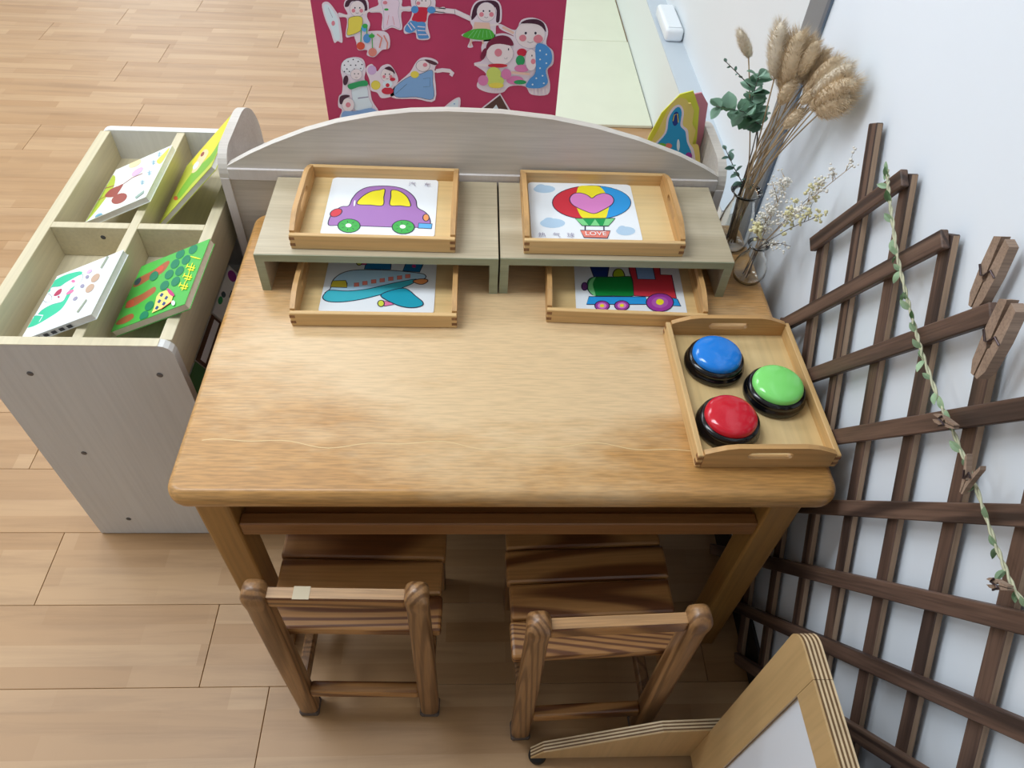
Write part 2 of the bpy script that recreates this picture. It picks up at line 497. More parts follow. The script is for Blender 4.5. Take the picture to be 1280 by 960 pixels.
# printed pictures, in millimetres on their own sheet
ART = {
 'car': [
  ('purple',(-81.5,-54.7,-82.9,-50.3,-83.1,-43.9,-82.5,-37,-81.8,-31.1,-81,-26.7,-79.9,-23.1,-78.4,-19.7,-76.6,-16.4,-74.5,-12.9,-72,-9.4,-69.3,-6.2,-66.6,-3.8,-63.7,-2.8,-60.6,-2.8,-57.6,-2.6,-55.3,-0.9,-54,2.9,-53.3,8,-52.8,13.7,-51.8,19.2,-50.2,24.5,-48.4,30,-46.3,35.3,-43.8,40,-40.9,44.1,-37.8,47.8,-34.2,51,-30.2,53.6,-25.6,55.6,-20.6,57,-15.2,58,-9.6,58.7,-3.6,59.1,2.7,59.1,8.9,58.8,14.7,58.1,19.8,57,24.6,55.4,29.1,53.5,33.4,51,37.4,47.9,41.3,44.1,44.8,40.1,47.9,36,50.6,31.9,52.9,27.5,54.8,23.1,56.5,18.5,57.5,13.5,57.9,8.1,58.6,3,60,-1.4,62.7,-4.9,66.2,-7.7,69.9,-10.3,73,-13.3,75.5,-16.6,77.6,-20,79.5,-23.7,81,-27.6,82.3,-31.9,83.3,-36.6,83.9,-41.1,83.9,-45.1,83.3,-48.6,82.2,-51.7,80.5,-54.3,78.1,-56.2,75.1,-56.9,71.6,-56.9,67.1,-56.5,60.9,-56.3,52.9,-56.4,43.4,-56.6,32.7,-56.7,20.9,-56.7,7.2,-56.5,-8.3,-56.2,-23.4,-55.8,-36.1,-55.5,-45.4,-55.3,-52.8,-55.2,-58.8,-55.1,-64.5,-55.1,-69.9,-55.5,-74.7,-56.3,-78.7,-56.4),'ink',1.705),
  ('yellow',(-41.9,4.6,-42.7,8.5,-41.3,13.9,-38.8,19.7,-36.2,24.9,-33.4,29.5,-30.1,33.8,-26.5,37.7,-22.9,40.9,-19.3,43.1,-15.5,44.6,-11.8,45.7,-8.5,46.6,-5.6,48.1,-2.9,49.7,-0.7,50.4,0.9,49.1,1.6,45.2,1.6,39.4,1.3,32.8,1.1,26.4,1.7,19.9,2.6,12.9,2.8,6.6,1.5,2.3,-2.2,0.6,-7.4,0.8,-13.3,1.7,-19.1,2.5,-25.3,2.4,-32.1,2.3,-38.2,2.7),'ink',1.705),
  ('yellow',(12.6,46.5,14.7,47.9,17.8,48,21.3,47,24.7,45.4,28,43.1,31.5,40,34.8,36.5,37.6,33,39.8,29.7,41.7,26.4,43.2,22.8,44.5,19,46.1,14.3,47.6,9.1,48.5,4.3,47.8,1.1,45,0.1,40.6,0.6,35.6,1.7,30.9,2.4,26.2,2.1,21.3,1.5,16.9,1.5,13.7,3.2,12.4,7.6,12.3,13.9,12.8,20.7,13,26.9,12.6,32.6,12,38.2,11.8,43.1),'ink',1.705),
  ('red',(-64.9,-14.3,-64.3,-17.9,-64.8,-21.9,-66.3,-25.8,-68.8,-29.1,-71.8,-31.5,-75,-32.6,-78.1,-32.3,-80.7,-30.7,-82.4,-28,-83.1,-24.4,-82.6,-20.5,-81.1,-16.5,-78.6,-13.2,-75.6,-10.8,-72.3,-9.6,-69.2,-9.9,-66.6,-11.5),'ink',1.705),
  ('orange',(81.1,-29,80.9,-32.3,80.1,-35.2,78.9,-37.4,77.2,-38.6,75.4,-38.6,73.7,-37.6,72.2,-35.5,71.1,-32.6,70.6,-29.4,70.8,-26.1,71.5,-23.1,72.8,-20.9,74.4,-19.7,76.3,-19.6,78,-20.7,79.5,-22.8,80.6,-25.7),'ink',1.705),
  ('skyblue',(64.5,-44.9,86.8,-46,86.2,-59.1,64.4,-58),'ink',1.705),
  ('green',(-30.1,-55.3,-30.5,-61.5,-33.1,-67,-37.4,-71.1,-43,-73.5,-49.2,-73.7,-55.3,-71.8,-60.6,-67.9,-64.4,-62.7,-66.3,-56.5,-66,-50.3,-63.5,-44.7,-59.2,-40.4,-53.5,-38,-47.2,-37.8,-41,-39.7,-35.7,-43.7,-31.9,-49.1),'ink',1.705),
  ('ink',(-39.7,-55.6,-35.2,-55.4),'line',0.9),
  ('ink',(-42.2,-62.2,-39,-65.7),'line',0.9),
  ('ink',(-49.1,-64.1,-49.6,-68.6),'line',0.9),
  ('ink',(-55.4,-59.8,-59.2,-61.9),'line',0.9),
  ('ink',(-56.3,-52.5,-60.6,-50.7),'line',0.9),
  ('ink',(-51.1,-47.8,-52.6,-43.2),'line',0.9),
  ('ink',(-43.7,-49.1,-41.3,-45.4),'line',0.9),
  ('white',(-44.3,-55.3,-44.4,-57.1,-45.1,-58.6,-46.2,-59.8,-47.7,-60.5,-49.4,-60.5,-51,-60,-52.4,-58.9,-53.4,-57.4,-53.9,-55.6,-53.8,-53.9,-53.2,-52.3,-52.1,-51.1,-50.6,-50.4,-48.9,-50.4,-47.2,-50.9,-45.8,-52,-44.8,-53.6),None,0),
  ('green',(58.3,-55.9,57.6,-62.2,54.7,-67.7,50.2,-71.8,44.4,-74.2,38.2,-74.4,32.1,-72.5,27,-68.6,23.4,-63.3,21.8,-57.2,22.4,-50.9,25.2,-45.3,29.7,-41,35.6,-38.6,42,-38.4,48.1,-40.3,53.3,-44.3,56.8,-49.7),'ink',1.705),
  ('ink',(48.6,-56.2,53.2,-56.1),'line',0.9),
  ('ink',(45.8,-62.9,48.9,-66.4),'line',0.9),
  ('ink',(38.7,-64.8,38,-69.3),'line',0.9),
  ('ink',(32.6,-60.4,28.7,-62.6),'line',0.9),
  ('ink',(32.1,-53.2,27.8,-51.3),'line',0.9),
  ('ink',(37.5,-48.4,36.2,-43.8),'line',0.9),
  ('ink',(44.9,-49.8,47.5,-46),'line',0.9),
  ('white',(44,-55.9,43.8,-57.7,43.1,-59.3,41.9,-60.5,40.3,-61.1,38.7,-61.2,37,-60.6,35.7,-59.5,34.7,-58,34.3,-56.3,34.5,-54.5,35.2,-52.9,36.4,-51.7,37.9,-51.1,39.6,-51,41.3,-51.6,42.6,-52.7,43.6,-54.2),None,0),
  ('white',(-44.6,5.1,-44.6,2.1,-44.8,-0.5,-45.1,-2.4,-45.6,-3.3,-46.1,-3.2,-46.6,-2.1,-47.1,-0.1,-47.4,2.7,-47.6,5.7,-47.6,8.7,-47.4,11.4,-47.1,13.3,-46.6,14.2,-46.1,14.1,-45.6,13,-45.1,10.9,-44.8,8.2),None,0),
 ],
 'plane': [
  ('blue2',(-27,78.7,13.6,75.1,14.6,26.1,-29.7,26.2),'ink',1.705),
  ('magenta',(-36.4,48.1,-27.5,48.4,-27,37.2,-35.8,37),'ink',1.24),
  ('lime',(-35.5,42.5,-35.6,40.2,-36.2,38.1,-37.3,36.5,-38.7,35.6,-40.3,35.6,-42,36.4,-43.4,37.9,-44.5,39.9,-45,42.3,-45,44.6,-44.4,46.8,-43.3,48.3,-41.8,49.2,-40.2,49.3,-38.6,48.5,-37.1,47,-36.1,44.9),'ink',1.705),
  ('blue2',(43.6,57,70.7,57.8,73.9,43.9,68.6,40.9,63.8,20.6,35.5,23.5,39.8,46.6),'ink',1.705),
  ('magenta',(56.9,36,56.8,34.6,56.3,33.3,55.4,32.3,54.2,31.8,53,31.8,51.8,32.2,50.8,33.1,50.1,34.4,49.8,35.8,49.9,37.2,50.5,38.5,51.4,39.4,52.5,39.9,53.7,40,54.9,39.5,56,38.6,56.6,37.4),None,0),
  ('paleblue',(-86.9,-36.9,-87.2,-34.8,-85,-32.1,-82.1,-28.9,-80,-25.2,-79.5,-20.8,-79.6,-15.7,-79.6,-10.4,-78.9,-5.6,-77.4,-1.2,-75.4,2.9,-72.9,6.8,-70.3,10.2,-67.4,13.1,-64.2,15.6,-60.8,17.7,-56.8,19.5,-52.7,21,-48.3,22.2,-43.2,23,-36.8,23.7,-28.4,24.2,-18.4,24.4,-8.1,24.5,1.5,24.3,10.2,24,18.5,23.5,26.5,22.8,34.1,22.1,41.6,21.2,48.8,20.3,55.4,19.3,61,18.3,65.3,17.4,68.6,16.5,71.1,15.5,73,14.1,74.4,12.1,75.2,9.8,75.2,7.3,74,5.1,71.6,3.3,68.1,1.7,63.8,0,59.2,-1.9,54.3,-4.3,48.9,-6.8,43,-9.5,36.6,-12.2,29.3,-14.9,21.4,-17.5,13.3,-20.3,5.7,-23,-1.1,-26,-7.4,-29.1,-14.1,-32,-21.9,-34.5,-31.8,-36.4,-43.2,-38,-54.4,-39.1,-63.9,-39.7,-71.7,-39.8,-78.5,-39.4,-83.7,-38.4),'ink',1.705),
  ('teal',(-89.1,-47.9,-89.5,-45,-89,-41.5,-87.9,-38.1,-86.6,-35.2,-85.6,-32.9,-84.4,-31,-82.5,-29.5,-79,-28.6,-73.5,-28.6,-66.6,-29.3,-58.8,-30,-50.9,-30,-42.9,-29.2,-34.6,-27.8,-26,-25.9,-17.3,-23.6,-8.5,-20.6,0.4,-17,9.6,-13.2,19,-9.6,29.7,-5.9,41.4,-2.1,51.9,1.1,58.9,2.5,61.4,1.7,60.7,-0.9,58.1,-4.2,55.1,-7.3,51.9,-10.2,47.8,-13.3,42.8,-16.6,37.1,-20.1,30.5,-23.9,22.9,-27.9,14.8,-32,6.8,-35.9,-1.3,-39.6,-9.6,-43.2,-17.9,-46.5,-26,-49.4,-33.9,-51.7,-41.7,-53.7,-49.2,-55.3,-56.2,-56.4,-62.6,-57,-68.7,-57.1,-74.1,-56.8,-78.7,-56.1,-82.4,-54.7,-85.4,-52.8,-87.6,-50.5),'ink',1.705),
  ('mustard',(-78.9,-5.6,-57.5,-4.1,-54.3,-11.5,-53.1,-21.5,-80.6,-20.9),'ink',1.705),
  ('salmon',(-42.9,-9.9,-35,-8.8,-33.9,-18.4,-41.8,-19.5),'plum',0.5),
  ('salmon',(-29.5,-5.6,-21.5,-4.5,-20.5,-14.1,-28.5,-15.2),'plum',0.5),
  ('salmon',(-15.5,-1.3,-7.4,-0.2,-6.5,-9.8,-14.5,-10.9),'plum',0.5),
  ('salmon',(-1.5,2.2,6.5,3.3,7.4,-6.4,-0.6,-7.5),'plum',0.5),
  ('salmon',(12.4,6.2,20.5,7.3,21.3,-2.5,13.2,-3.6),'plum',0.5),
  ('salmon',(26.8,9.7,34.9,10.8,35.6,1,27.5,-0.1),'plum',0.5),
  ('salmon',(40.3,13.6,48.5,14.8,49.1,4.9,41,3.8),'plum',0.5),
  ('orange',(54,-3,55.3,-1.3,58.1,0.3,61.6,1.7,64.8,2.7,67.9,3.1,71.2,3.1,74.3,2.7,76.5,2.1,78,1,78.8,-0.4,79,-2,78.6,-3.6,77.5,-5.4,75.6,-7.4,73.5,-9.2,71.3,-10.4,69.3,-10.9,67,-11,64.8,-10.6,62.6,-9.8,60,-8.5,57.1,-6.7,54.8,-4.7),'ink',1.705),
  ('pink',(8.2,-51.9,22.8,-56.6,26.5,-61.1,12.2,-65.5),'ink',1.24),
  ('lime',(11.4,-58.9,11.3,-61.5,10.6,-63.7,9.3,-65.4,7.6,-66.4,5.8,-66.4,4,-65.6,2.4,-63.9,1.2,-61.7,0.7,-59.2,0.8,-56.6,1.5,-54.3,2.8,-52.6,4.4,-51.7,6.3,-51.6,8.1,-52.5,9.7,-54.1,10.8,-56.4),'ink',1.705),
  ('teal2',(3.8,-40.6,5.1,-36.7,9.3,-33,14.9,-29.7,20.4,-27,25.7,-24.6,31.6,-22.5,37.5,-21.4,43,-22.1,48.1,-25.3,53,-30.4,57.5,-36.1,61.5,-40.9,65.2,-44.7,68.5,-48.2,71.2,-51.3,73.1,-54.1,74.1,-56.6,74.4,-58.8,73.9,-60.7,72.7,-62.5,70.5,-64.2,67.5,-65.7,64,-67,60.3,-67.7,56.4,-68,52.1,-67.9,47.7,-67.4,43.3,-66.5,39,-65.2,34.8,-63.6,30.5,-61.4,25.8,-58.6,19.7,-54.7,12.7,-50,6.7,-45.1),'ink',1.705),
 ],
 'balloon': [
  ('cloud',(-44.1,62,-45.6,58,-49.1,54.3,-54.4,51.5,-60.7,49.9,-67.4,49.6,-73.6,50.8,-78.5,53.1,-81.7,56.5,-82.7,60.4,-81.3,64.5,-77.8,68.2,-72.5,71,-66.1,72.7,-59.4,73,-53.2,71.8,-48.2,69.4,-45.1,66),None,0),
  ('cloud',(-59.8,65.6,-60.5,62,-62.4,58.8,-65.1,56.3,-68.3,54.9,-71.6,54.8,-74.7,55.9,-77.1,58.2,-78.6,61.3,-79,64.8,-78.3,68.5,-76.5,71.8,-73.8,74.2,-70.5,75.7,-67.2,75.8,-64.1,74.7,-61.6,72.4,-60.1,69.3),None,0),
  ('cloud',(-33.7,-36.1,-35.4,-40.6,-39.3,-44.6,-45.2,-47.7,-52.2,-49.5,-59.5,-49.7,-66.3,-48.4,-71.8,-45.8,-75.2,-42,-76.3,-37.6,-74.8,-33.1,-70.8,-29.1,-65,-26,-57.9,-24.1,-50.5,-23.9,-43.6,-25.2,-38.1,-27.9,-34.7,-31.7),None,0),
  ('cloud',(-50.1,-32.9,-51,-36.9,-53,-40.5,-56,-43.2,-59.6,-44.7,-63.2,-44.8,-66.6,-43.5,-69.3,-41,-70.9,-37.6,-71.3,-33.6,-70.5,-29.6,-68.4,-26,-65.4,-23.2,-61.9,-21.7,-58.1,-21.6,-54.7,-22.8,-52.1,-25.4,-50.4,-28.9),None,0),
  ('cloud',(82.9,-53.5,81.3,-57.6,78,-61.2,73.3,-64,67.9,-65.6,62.2,-65.8,57.1,-64.6,53.1,-62.1,50.8,-58.6,50.3,-54.6,51.7,-50.5,55,-46.9,59.7,-44,65.2,-42.4,70.9,-42.2,76.1,-43.5,80.1,-46,82.4,-49.5),None,0),
  ('cloud',(69.3,-50.2,68.3,-53.9,66.5,-57.1,64,-59.6,61.2,-60.9,58.4,-61,55.9,-59.8,54,-57.5,53,-54.4,53,-50.8,53.9,-47.1,55.7,-43.8,58.2,-41.3,61,-39.9,63.9,-39.8,66.4,-41,68.3,-43.3,69.3,-46.5),None,0),
  ('crimson',(85.9,26.5,83.7,17.8,79.5,9.3,73.4,1.4,65.7,-5.8,56.6,-12.1,46.4,-17.2,35.3,-21.1,23.8,-23.7,12,-24.8,0.5,-24.5,-10.6,-22.8,-20.9,-19.7,-30.1,-15.3,-37.9,-9.7,-44.2,-3,-48.7,4.5,-51.2,12.6,-51.7,21.1,-50.1,29.8,-46.5,38.4,-40.8,46.6,-33.4,54.2,-24.3,60.9,-14,66.5,-2.5,70.8,9.5,73.7,21.9,75,34.1,74.7,45.7,72.8,56.4,69.4,65.9,64.6,73.8,58.6,79.9,51.5,84,43.6,86,35.2),'ink',1.705),
  ('azure',(37.2,74.4,48.4,72.2,58.6,68.5,67.5,63.6,74.9,57.5,80.6,50.5,84.3,42.7,86.1,34.5,85.8,26,83.6,17.5,79.5,9.3,73.6,1.5,66.1,-5.5,57.3,-11.7,47.4,-16.8,36.7,-20.7),'ink',0.93),
  ('yellow',(-0.4,71.9,3.2,73.8,7.6,74.4,12.4,74.3,17.1,74.2,21.9,74.5,26.9,74.7,31.7,74.2,35.7,72.3,38.7,68.8,41.1,64,42.9,58.4,44.5,52.4,45.9,45.9,47.1,38.7,47.8,31.2,47.8,24,47,16.7,45.5,9.2,43.6,2.2,41.9,-4,40.5,-9.4,39.2,-14.1,37.5,-18.1,34.8,-21.1,30.8,-22.9,25.7,-23.6,20.2,-23.8,15.1,-23.7,10.3,-23.9,5.5,-23.9,1.1,-23.1,-2.5,-21,-5.1,-16.8,-7,-11.1,-8.4,-4.8,-9.5,1.5,-10.6,7.6,-11.3,13.9,-11.7,20.3,-11.7,26.8,-11,33.4,-9.9,40.3,-8.5,46.9,-7,53,-5.7,58.6,-4.5,63.9,-2.8,68.5),None,0),
  ('orchid',(18.7,36.7,16.8,37.8,15.1,40.3,13.4,43.3,11.3,45.8,8.6,47.7,5.7,49.5,2.5,50.9,-0.6,51.7,-3.8,51.6,-7.2,51,-10.5,49.8,-13.3,48,-15.7,45.4,-17.7,42.2,-19.4,38.6,-20.5,35.2,-21,31.8,-20.9,28.4,-20.5,25,-19.7,21.8,-18.6,19.1,-17.3,16.5,-15.5,14,-13.2,11.4,-10.3,8.7,-6.8,5.8,-3,3,0.9,0.4,5,-2.4,9.3,-5.3,13.7,-7.4,18.2,-7.9,23.1,-6,28.2,-2.4,33.3,1.9,37.8,5.8,41.8,9.1,45.5,12.4,48.8,15.7,51.5,19,53.6,22.5,55.3,26,56.3,29.6,56.8,33.1,56.8,36.7,56.1,40.3,54.9,43.7,53.2,46.5,50.8,48.7,47.9,50.6,44.6,51.9,41.4,52.3,38.1,51.8,34.7,50.4,31.4,48.5,28.4,46.5,25.6,43.9,23.2,40.7,20.9,38),'ink',1.705),
  ('dkgreen',(-16.1,-22.4,53,-19.9,47.5,-28.4,38.4,-42.2,-5.9,-42.3),'ink',1.705),
  ('ltgreen',(-15,-23.9,-3,-23.4,5.4,-41,-5.2,-41.4),None,0),
  ('ltgreen',(18.1,-23.6,24.3,-41.8,8.3,-41.8),None,0),
  ('ltgreen',(36.2,-22,51.6,-21.4,39.3,-40.3,29.7,-41.1),None,0),
  ('ink',(-0.6,-42.6,-1.8,-55),'line',2),
  ('ink',(31,-42.5,29.7,-54.9),'line',2),
  ('salmon',(-10,-55.3,40.5,-55,33.3,-74.8,-5.3,-74.2),'ink',2.015),
 ],
 'train': [
  ('navy',(-69.3,62.8,-25.7,65.4,-35.4,10.1,-58.7,8.3),'ink',1.705),
  ('lime2',(-24.2,10.9,-25.5,13.2,-25.5,16.7,-24.8,20.6,-23.9,23.8,-22.7,26.6,-21,29.2,-19.1,31.3,-17.2,32.7,-15.3,33.4,-13.2,33.5,-11.3,33,-9.6,31.9,-8.3,30.3,-7.1,28.1,-6.3,25.5,-5.7,22.9,-5.2,20.2,-4.8,17.1,-5,14.3,-6.5,12.3,-10.2,11,-15.4,10.2,-20.6,10.1),'ink',1.705),
  ('dkgreen2',(-56.6,8.4,-50.2,9.4,-42.1,9.9,-33.3,10.4,-24.8,10.9,-15.7,12.1,-6.1,13.8,2.6,14.7,8.7,13.5,11.1,9.4,11,3.4,9.7,-3.5,8.8,-10.1,9.1,-16.6,9.6,-23.6,9,-29.9,6.1,-34.5,-0.3,-36.8,-9.2,-37.4,-19,-37.3,-28.1,-37.5,-36.5,-38.4,-45,-39.3,-52.8,-39.8,-59.1,-39.4,-63.3,-37.6,-66,-34.9,-67.9,-31.7,-69.4,-28.4,-70.7,-25,-71.5,-21.4,-71.8,-17.7,-71.8,-13.9,-71.3,-10,-70.4,-5.9,-69.2,-2,-67.5,1.2,-65.7,3.7,-63.8,5.6,-61,7.1),'ink',1.705),
  ('ltgreen',(-66.1,-2.3,-64.3,1.1,-62.1,3.9,-59.9,6,-58.2,7.4,-57,8.3,-56.1,8.8,-55.7,8.3,-55.8,6.7,-56.9,3.7,-58.7,-0.5,-60.5,-5.5,-61.5,-10.9,-61.1,-17.7,-59.8,-25.7,-58.6,-33,-58.1,-38,-58.7,-40.1,-59.8,-40.3,-61.3,-39.3,-62.8,-37.5,-64.6,-34.9,-66.8,-31.3,-68.7,-27.1,-69.8,-22.7,-69.7,-17.7,-68.9,-12.2,-67.6,-6.8),None,0),
  ('plum2',(-70.7,-17,-71.2,-20.5,-72.2,-23.6,-73.6,-26,-75.3,-27.3,-77.1,-27.5,-78.7,-26.4,-79.9,-24.2,-80.7,-21.2,-80.8,-17.7,-80.4,-14.2,-79.4,-11,-77.9,-8.6,-76.2,-7.3,-74.5,-7.1,-72.8,-8.2,-71.6,-10.4,-70.8,-13.5),'ink',1.705),
  ('red',(3.1,56.6,71.8,61.1,70.2,47.6,59.1,44.4,57.7,23.2,77.3,23.8,78.4,-35.7,6.7,-34.5,7.8,3.4,4.3,26),'ink',1.705),
  ('paleblue2',(15.4,45.7,46.4,47.2,47.7,10.1,16.7,8.6),'ink',1.705),
  ('azure',(-69.5,-42.3,26.6,-36,26.9,-54.5,-74.7,-62),'ink',1.705),
  ('azure',(69.5,-35.5,79.6,-37.7,83.3,-54.6,65.8,-54.7),'ink',1.705),
  ('violet',(-36.4,-62.6,-37.4,-66.7,-39.8,-70.4,-43.2,-73.2,-47.2,-74.9,-51.5,-75.2,-55.4,-74.1,-58.5,-71.7,-60.4,-68.3,-60.9,-64.3,-60,-60.2,-57.7,-56.5,-54.2,-53.6,-50.1,-51.8,-45.9,-51.5,-41.9,-52.6,-38.8,-55.1,-36.9,-58.5),'ink',1.705),
  ('orchid',(-41.1,-62.9,-41.7,-65.4,-43.2,-67.7,-45.3,-69.4,-47.8,-70.4,-50.4,-70.6,-52.8,-70,-54.7,-68.5,-55.9,-66.4,-56.3,-64,-55.7,-61.5,-54.2,-59.2,-52.1,-57.5,-49.6,-56.4,-46.9,-56.2,-44.5,-56.9,-42.6,-58.4,-41.4,-60.5),None,0),
  ('yellow',(-44.9,-63.2,-45.2,-64.5,-45.9,-65.7,-47,-66.6,-48.2,-67.2,-49.6,-67.3,-50.8,-66.9,-51.7,-66.1,-52.3,-65,-52.5,-63.7,-52.2,-62.4,-51.4,-61.2,-50.4,-60.3,-49.1,-59.7,-47.8,-59.6,-46.6,-60,-45.6,-60.8,-45,-61.9),None,0),
  ('violet',(-3.4,-59.7,-4.4,-63.8,-6.9,-67.6,-10.3,-70.4,-14.4,-72.1,-18.7,-72.4,-22.5,-71.3,-25.6,-68.9,-27.5,-65.5,-27.9,-61.5,-26.9,-57.4,-24.5,-53.6,-21,-50.7,-16.9,-48.9,-12.6,-48.6,-8.7,-49.8,-5.6,-52.2,-3.8,-55.7),'ink',1.705),
  ('orchid',(-8,-60.1,-8.7,-62.6,-10.2,-64.8,-12.3,-66.6,-14.9,-67.6,-17.5,-67.8,-19.9,-67.1,-21.8,-65.7,-23,-63.6,-23.3,-61.2,-22.6,-58.7,-21.1,-56.4,-19,-54.6,-16.4,-53.6,-13.8,-53.4,-11.4,-54,-9.5,-55.5,-8.3,-57.6),None,0),
  ('yellow',(-11.9,-60.3,-12.2,-61.7,-12.9,-62.9,-14,-63.8,-15.3,-64.3,-16.6,-64.4,-17.8,-64.1,-18.8,-63.3,-19.3,-62.2,-19.5,-60.9,-19.1,-59.6,-18.4,-58.4,-17.3,-57.4,-16,-56.9,-14.7,-56.8,-13.5,-57.1,-12.6,-57.9,-12,-59),None,0),
  ('violet',(72,-46.9,69.6,-54.7,64.8,-61.7,58.2,-67.1,50.4,-70.2,42.5,-70.8,35.3,-68.7,29.8,-64.2,26.5,-57.9,25.8,-50.3,28,-42.5,32.7,-35.4,39.4,-29.8,47.3,-26.5,55.4,-25.9,62.7,-28.1,68.3,-32.8,71.5,-39.3),'ink',1.705),
  ('violet2',(63.1,-47.2,61.7,-51.9,58.8,-56.3,54.7,-59.6,49.9,-61.5,45,-61.9,40.6,-60.6,37.1,-57.8,35.1,-53.9,34.7,-49.2,36.1,-44.4,39,-40.1,43.1,-36.7,47.9,-34.7,52.9,-34.3,57.4,-35.6,60.8,-38.5,62.8,-42.5),None,0),
  ('yellow',(55.5,-46.9,54.8,-49.4,53.5,-51.7,51.6,-53.4,49.3,-54.5,47.1,-54.6,45.1,-53.9,43.5,-52.4,42.6,-50.3,42.5,-47.8,43.2,-45.3,44.5,-43,46.4,-41.2,48.7,-40.1,50.9,-40,53,-40.7,54.5,-42.2,55.4,-44.4),'mustard',0.6),
 ],
 'board0': [
  ('paper',(-216.9,825.7,-214.8,828.8,-211.6,830.5,-208,831.1,-204.8,830.5,-201.9,828.3,-199.1,824.5,-196.4,820.3,-194.2,816.5,-192.4,813.7,-190.9,811.1,-189.7,808.5,-188.7,805.5,-188.1,802.2,-187.7,798.8,-187.5,794.8,-187.3,789.6,-187.1,782.1,-186.9,772.9,-187.1,764.1,-187.9,758.1,-189.6,756.2,-192.1,756.9,-194.8,758.6,-197.2,759.4,-199.1,758.4,-200.9,756.6,-202.5,755.5,-204,756.3,-205.1,759.9,-206.1,765.3,-207,771.4,-208.1,777.4,-209.8,782.9,-211.7,788.4,-213.5,794.1,-214.9,800.1,-216.1,806.8,-217.1,814,-217.5,820.7),None,0),
  ('icy',(-213.9,822.5,-212.6,825.1,-210.6,826.5,-208.2,826.8,-205.9,826.1,-203.6,824,-201.3,820.6,-198.9,816.7,-196.9,813.1,-195.2,810.1,-193.8,807.2,-192.5,804.2,-191.7,800.9,-191.2,797.3,-191.2,793.4,-191.3,789.3,-191.5,784.9,-191.5,779.5,-191.4,773.5,-191.7,767.9,-192.6,763.8,-194.4,761.6,-196.9,760.7,-199.5,760.9,-201.5,762.4,-202.7,765.3,-203.4,769.7,-204,774.8,-205,779.8,-206.6,784.6,-208.5,789.7,-210.4,794.9,-211.9,800.2,-213,806.1,-213.8,812.4,-214.2,818.2),None,0),
  ('graylilac',(-206.2,820.5,-200.6,802.8),'line',0.7),
  ('blush',(-197.6,792.7,-198,791.1,-198.8,789.7,-199.8,788.7,-200.9,788.1,-202.1,788,-203.1,788.6,-203.8,789.6,-204.2,790.9,-204.2,792.5,-203.7,794.1,-203,795.5,-202,796.5,-200.8,797.1,-199.7,797.1,-198.7,796.6,-198,795.6,-197.6,794.3),None,0),
 ],
 'board1': [
  ('paper',(-177.1,824.9,-176.5,828.5,-175.2,832,-172.8,835,-168.7,837.3,-161.5,838.7,-151.9,839.6,-142.4,839.6,-135.6,838.5,-132.3,835.8,-131.1,831.9,-131.2,827.4,-131.5,823.2,-132.3,819.3,-134,815.3,-135.7,811.3,-136.5,807.4,-135.7,803.5,-134,799.8,-132.4,795.9,-132.3,791.6,-134.1,786.1,-137.1,780,-140.9,774.2,-145.1,770.2,-150,768.5,-155.7,768.5,-161.4,769.1,-166.4,769.5,-170.9,768.5,-175.2,767.1,-178.7,766.7,-180.6,769,-179.9,775.6,-177.3,785.2,-174.8,794.8,-174.2,801.5,-176.8,804.1,-181.2,804.4,-185.8,804,-188.9,804.4,-190.1,806.3,-190.3,808.7,-189.5,811,-187.9,812.3,-184.5,811.9,-179.6,810.4,-174.9,809.1,-172.1,809.5,-172.2,812.1,-174.1,816.3,-176.3,820.8),None,0),
  ('paper',(-161.1,774.3,-153.3,777.1,-142,779.3,-130.1,780.8,-120.4,781.6,-113.3,781.6,-107.5,781.1,-102.9,779.5,-99.6,776.5,-97.7,771,-97.2,763.5,-97.9,756,-99.3,750.4,-102,747.7,-105.8,746.9,-110.1,746.5,-114.2,745,-118.1,741.8,-122,737.6,-126,733.6,-129.9,731.1,-133.9,730.5,-138,731.2,-141.6,732.6,-144,734.3,-144.4,736.5,-143.4,739.4,-142.4,742.2,-143,744,-146.3,744.3,-151.2,743.5,-156.3,742.8,-159.8,743.5,-161.4,746,-161.9,749.6,-161.9,753.7,-161.8,757.8,-162.8,762,-164.1,766.5,-164.2,770.8),None,0),
  ('hair',(-175.6,823.8,-175.1,826.3,-173.8,829.9,-171.4,833.6,-167.7,836.2,-161.7,837.6,-153.8,838.3,-146,838.4,-140.2,837.9,-137.2,836.6,-135.7,834.7,-135.1,832.3,-134.7,829.7,-134.2,826.6,-134.1,823,-134.4,819.7,-135,817.5,-136.2,816.8,-137.8,817,-139.6,818,-141,819.5,-141.7,822.1,-142,825.6,-142.6,829.1,-144.3,831.6,-147.8,833,-152.5,833.7,-157.3,833.8,-161.2,833.2,-163.8,831.4,-165.6,828.8,-167.1,826,-168.7,824.1,-170.8,823.1,-173.1,822.6,-174.9,822.8),None,0),
  ('skin',(-139.2,821.1,-140.6,816.2,-143.5,811.8,-147.5,808.4,-152.2,806.6,-157.1,806.4,-161.4,808,-164.7,811.1,-166.6,815.3,-166.9,820.2,-165.5,825.1,-162.6,829.4,-158.5,832.7,-153.9,834.5,-149.1,834.7,-144.8,833.2,-141.5,830.2,-139.6,826),'graylilac',0.5),
  ('ink',(-155.7,822,-156.3,820.8,-157.2,820.3,-158.1,820.8,-158.4,821.9,-157.8,823,-156.9,823.5,-156,823.1),None,0),
  ('ink',(-146.8,822.3,-147.3,821.2,-148.2,820.7,-149.1,821.1,-149.4,822.2,-148.9,823.3,-147.9,823.8,-147,823.4),None,0),
